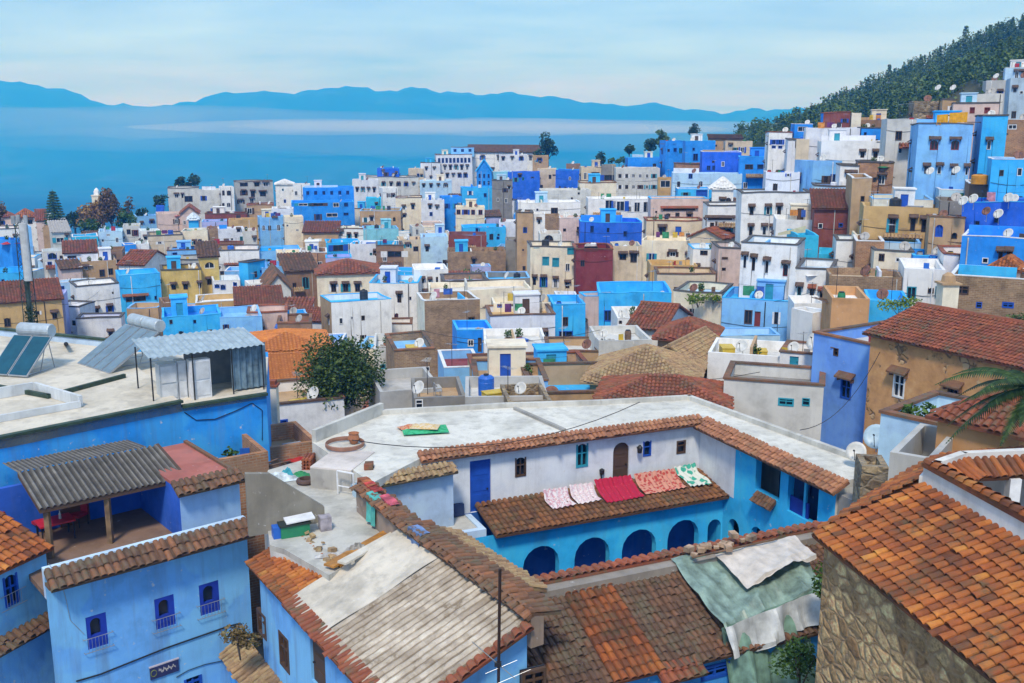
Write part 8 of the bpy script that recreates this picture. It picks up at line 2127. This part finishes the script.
# minaret and pillar tower
mt = Bld('minaret', 'slim white minaret rising behind the golden autumn tree', 'tower', P(100, 232, 262))
q = mt.loc; tz = P(100, 196, 262).z
b = MB(); b.box((q.x - 1.0, q.y - 1.0, q.z - 3), (q.x + 1.0, q.y + 1.0, tz)); b.box((q.x - 1.12, q.y - 1.12, tz + .003), (q.x + 1.12, q.y + 1.12, tz + .3)); mt.add(b, 'shaft', plaster(PALETTE['C']))
b = MB(); b.box((q.x - .55, q.y - .55, tz + .3), (q.x + .55, q.y + .55, tz + 1.3)); b.lathe([(.6, tz + 1.303 - 0), (.5, tz + 1.7), (.2, tz + 1.95), (.001, tz + 2.2)], 12, (q.x, q.y, 0)); mt.add(b, 'lantern', plaster(PALETTE['W']))
ct = Bld('chimney', 'cream round-capped chimney pillar before the brown stone terrace house', 'chimney', P(943, 340, 68)); q = ct.loc; tz = P(943, 284, 68).z
b = MB(); b.box((q.x - .55, q.y - .55, q.z - 2), (q.x + .55, q.y + .55, tz)); ct.add(b, 'shaft', plaster(PALETTE['C']))
b = MB(); b.box((q.x - .68, q.y - .68, tz + .003), (q.x + .68, q.y + .68, tz + .14)); b.lathe([(.5, tz + .143), (.42, tz + .6), (.15, tz + .8), (.001, tz + .82)], 10, (q.x, q.y, 0)); ct.add(b, 'chimney_cap', plaster(PALETTE['TN']))
ch = Bld('chimney', 'tall tan chimney on the white courtyard house under the dark tree', 'chimney', P(274, 424, 56.5)); q = ch.loc; tz = P(274, 386, 56.5).z
b = MB(); b.box((q.x - .3, q.y - .3, q.z), (q.x + .3, q.y + .3, tz)); ch.add(b, 'shaft', plaster(PALETTE['C'])); b = MB(); b.box((q.x - .38, q.y - .38, tz + .003), (q.x + .38, q.y + .38, tz + .12)); b.box((q.x - .25, q.y - .25, tz + .12), (q.x + .25, q.y + .25, tz + .35)); ch.add(b, 'chimney_cap', T_RED)
# cream arched terrace wall at the right
aw = Bld('arcade_wall', 'cream terrace wall with posts and a long rail at the right', 'wall', P(985, 330, 62)); q0, q1 = P(935, 312, 66), P(1045, 324, 58); d = q1 - q0; d.z = 0
n = Vector((-d.y, d.x, 0)).normalized(); b = MB(); b.obox(q0 - Z * .3, d, n * .35, Z * .45)
for k in range(6): b.obox(q0 + d * (k / 5.2) - Z * 4, d.normalized() * .35, n * .3, Z * 3.7)
b.obox(q0 - Z * 5 + n * .5, d, n * .2, Z * 3.6)
aw.add(b, 'wall', plaster(PALETTE['C']))
# sagging wires over the middle roofs
for lab, a_, b_ in (('thin wire sagging from the telecom mast to the big white house', P(36, 300, 68), P(100, 290, 139)), ('thin wire sagging over the white riad roof', Pz(352, 440, zR + 1.2), Pz(640, 402, zR + 1.3)),
                    ('thin wire between the red parapet and the grey stone house', P(560, 362, 74), P(760, 372, 58)), ('thin wire before the white big corner house', P(700, 300, 96), P(830, 285, 90)),
                    ('long thin wire over the blue terraces in the centre', P(420, 330, 88), P(600, 330, 82)), ('thin wire from the tan stucco house to the riad', P(880, 352, 53), Pz(800, 430, zR + .6))):
    b = MB(); b.tube([a_.lerp(b_, k / 12) - Z * (1.0 * 4 * (k / 12) * (1 - k / 12)) for k in range(13)], .018, 4); tag(b.build('wire', DARKM), lab, 'wire')
# ---------------------------------------------------------------- leave out small things and gap houses the photograph would show nothing of
from mathutils.bvhtree import BVHTree
def tree_of(o):
    yield o
    for c in o.children: yield from tree_of(c)
def cull():
    bpy.context.view_layer.update()
    V, PL, OW, base, roots = [], [], [], 0, []
    for o in scene.objects:
        if o.type != 'MESH' or o.name.startswith(('haze', 'low_cloud', 'hillside_wood', 'ground')): continue
        t = o
        while t.parent: t = t.parent
        roots.append(t); me = o.data; n = len(me.vertices)
        co = np.empty(n * 3, dtype=np.float32); me.vertices.foreach_get('co', co); co = co.reshape(-1, 3)
        M = np.array(o.matrix_world); co = co @ M[:3, :3].T + M[:3, 3]
        V.extend(co.tolist())
        for p in me.polygons:
            PL.append([base + i for i in p.vertices]); OW.append(len(roots) - 1)
        base += n
    bvh = BVHTree.FromPolygons(V, PL)
    keep = {'house', 'tree', 'wall', 'shed', 'tower', 'chimney', 'ledge', 'mast'}
    fills = {r['root'].name for r in HOUSES if 'fill' in r}
    dead = []
    for o in scene.objects:
        if o.parent or 'category' not in o: continue
        if o['category'] in keep and o.name not in fills and not o.name.startswith('pine_tree'): continue
        seen = False
        for c in tree_of(o):
            if c.type != 'MESH': continue
            vs = c.data.vertices; k = max(1, len(vs) // 80); mw = c.matrix_world
            for i in range(0, len(vs), k):
                p = mw @ vs[i].co; px, py = project(p)
                if not (0 < px < 1024 and 0 < py < 683): continue
                hit = bvh.ray_cast(Vector((0, 0, 0)), p.normalized(), p.length - .03)
                if hit[0] is None or roots[OW[hit[2]]] == o: seen = True; break
            if seen: break
        if not seen: dead.append(o)
    gone = [c for o in dead for c in tree_of(o)]
    print('left out', len(dead))
    bpy.data.batch_remove(gone)
cull()
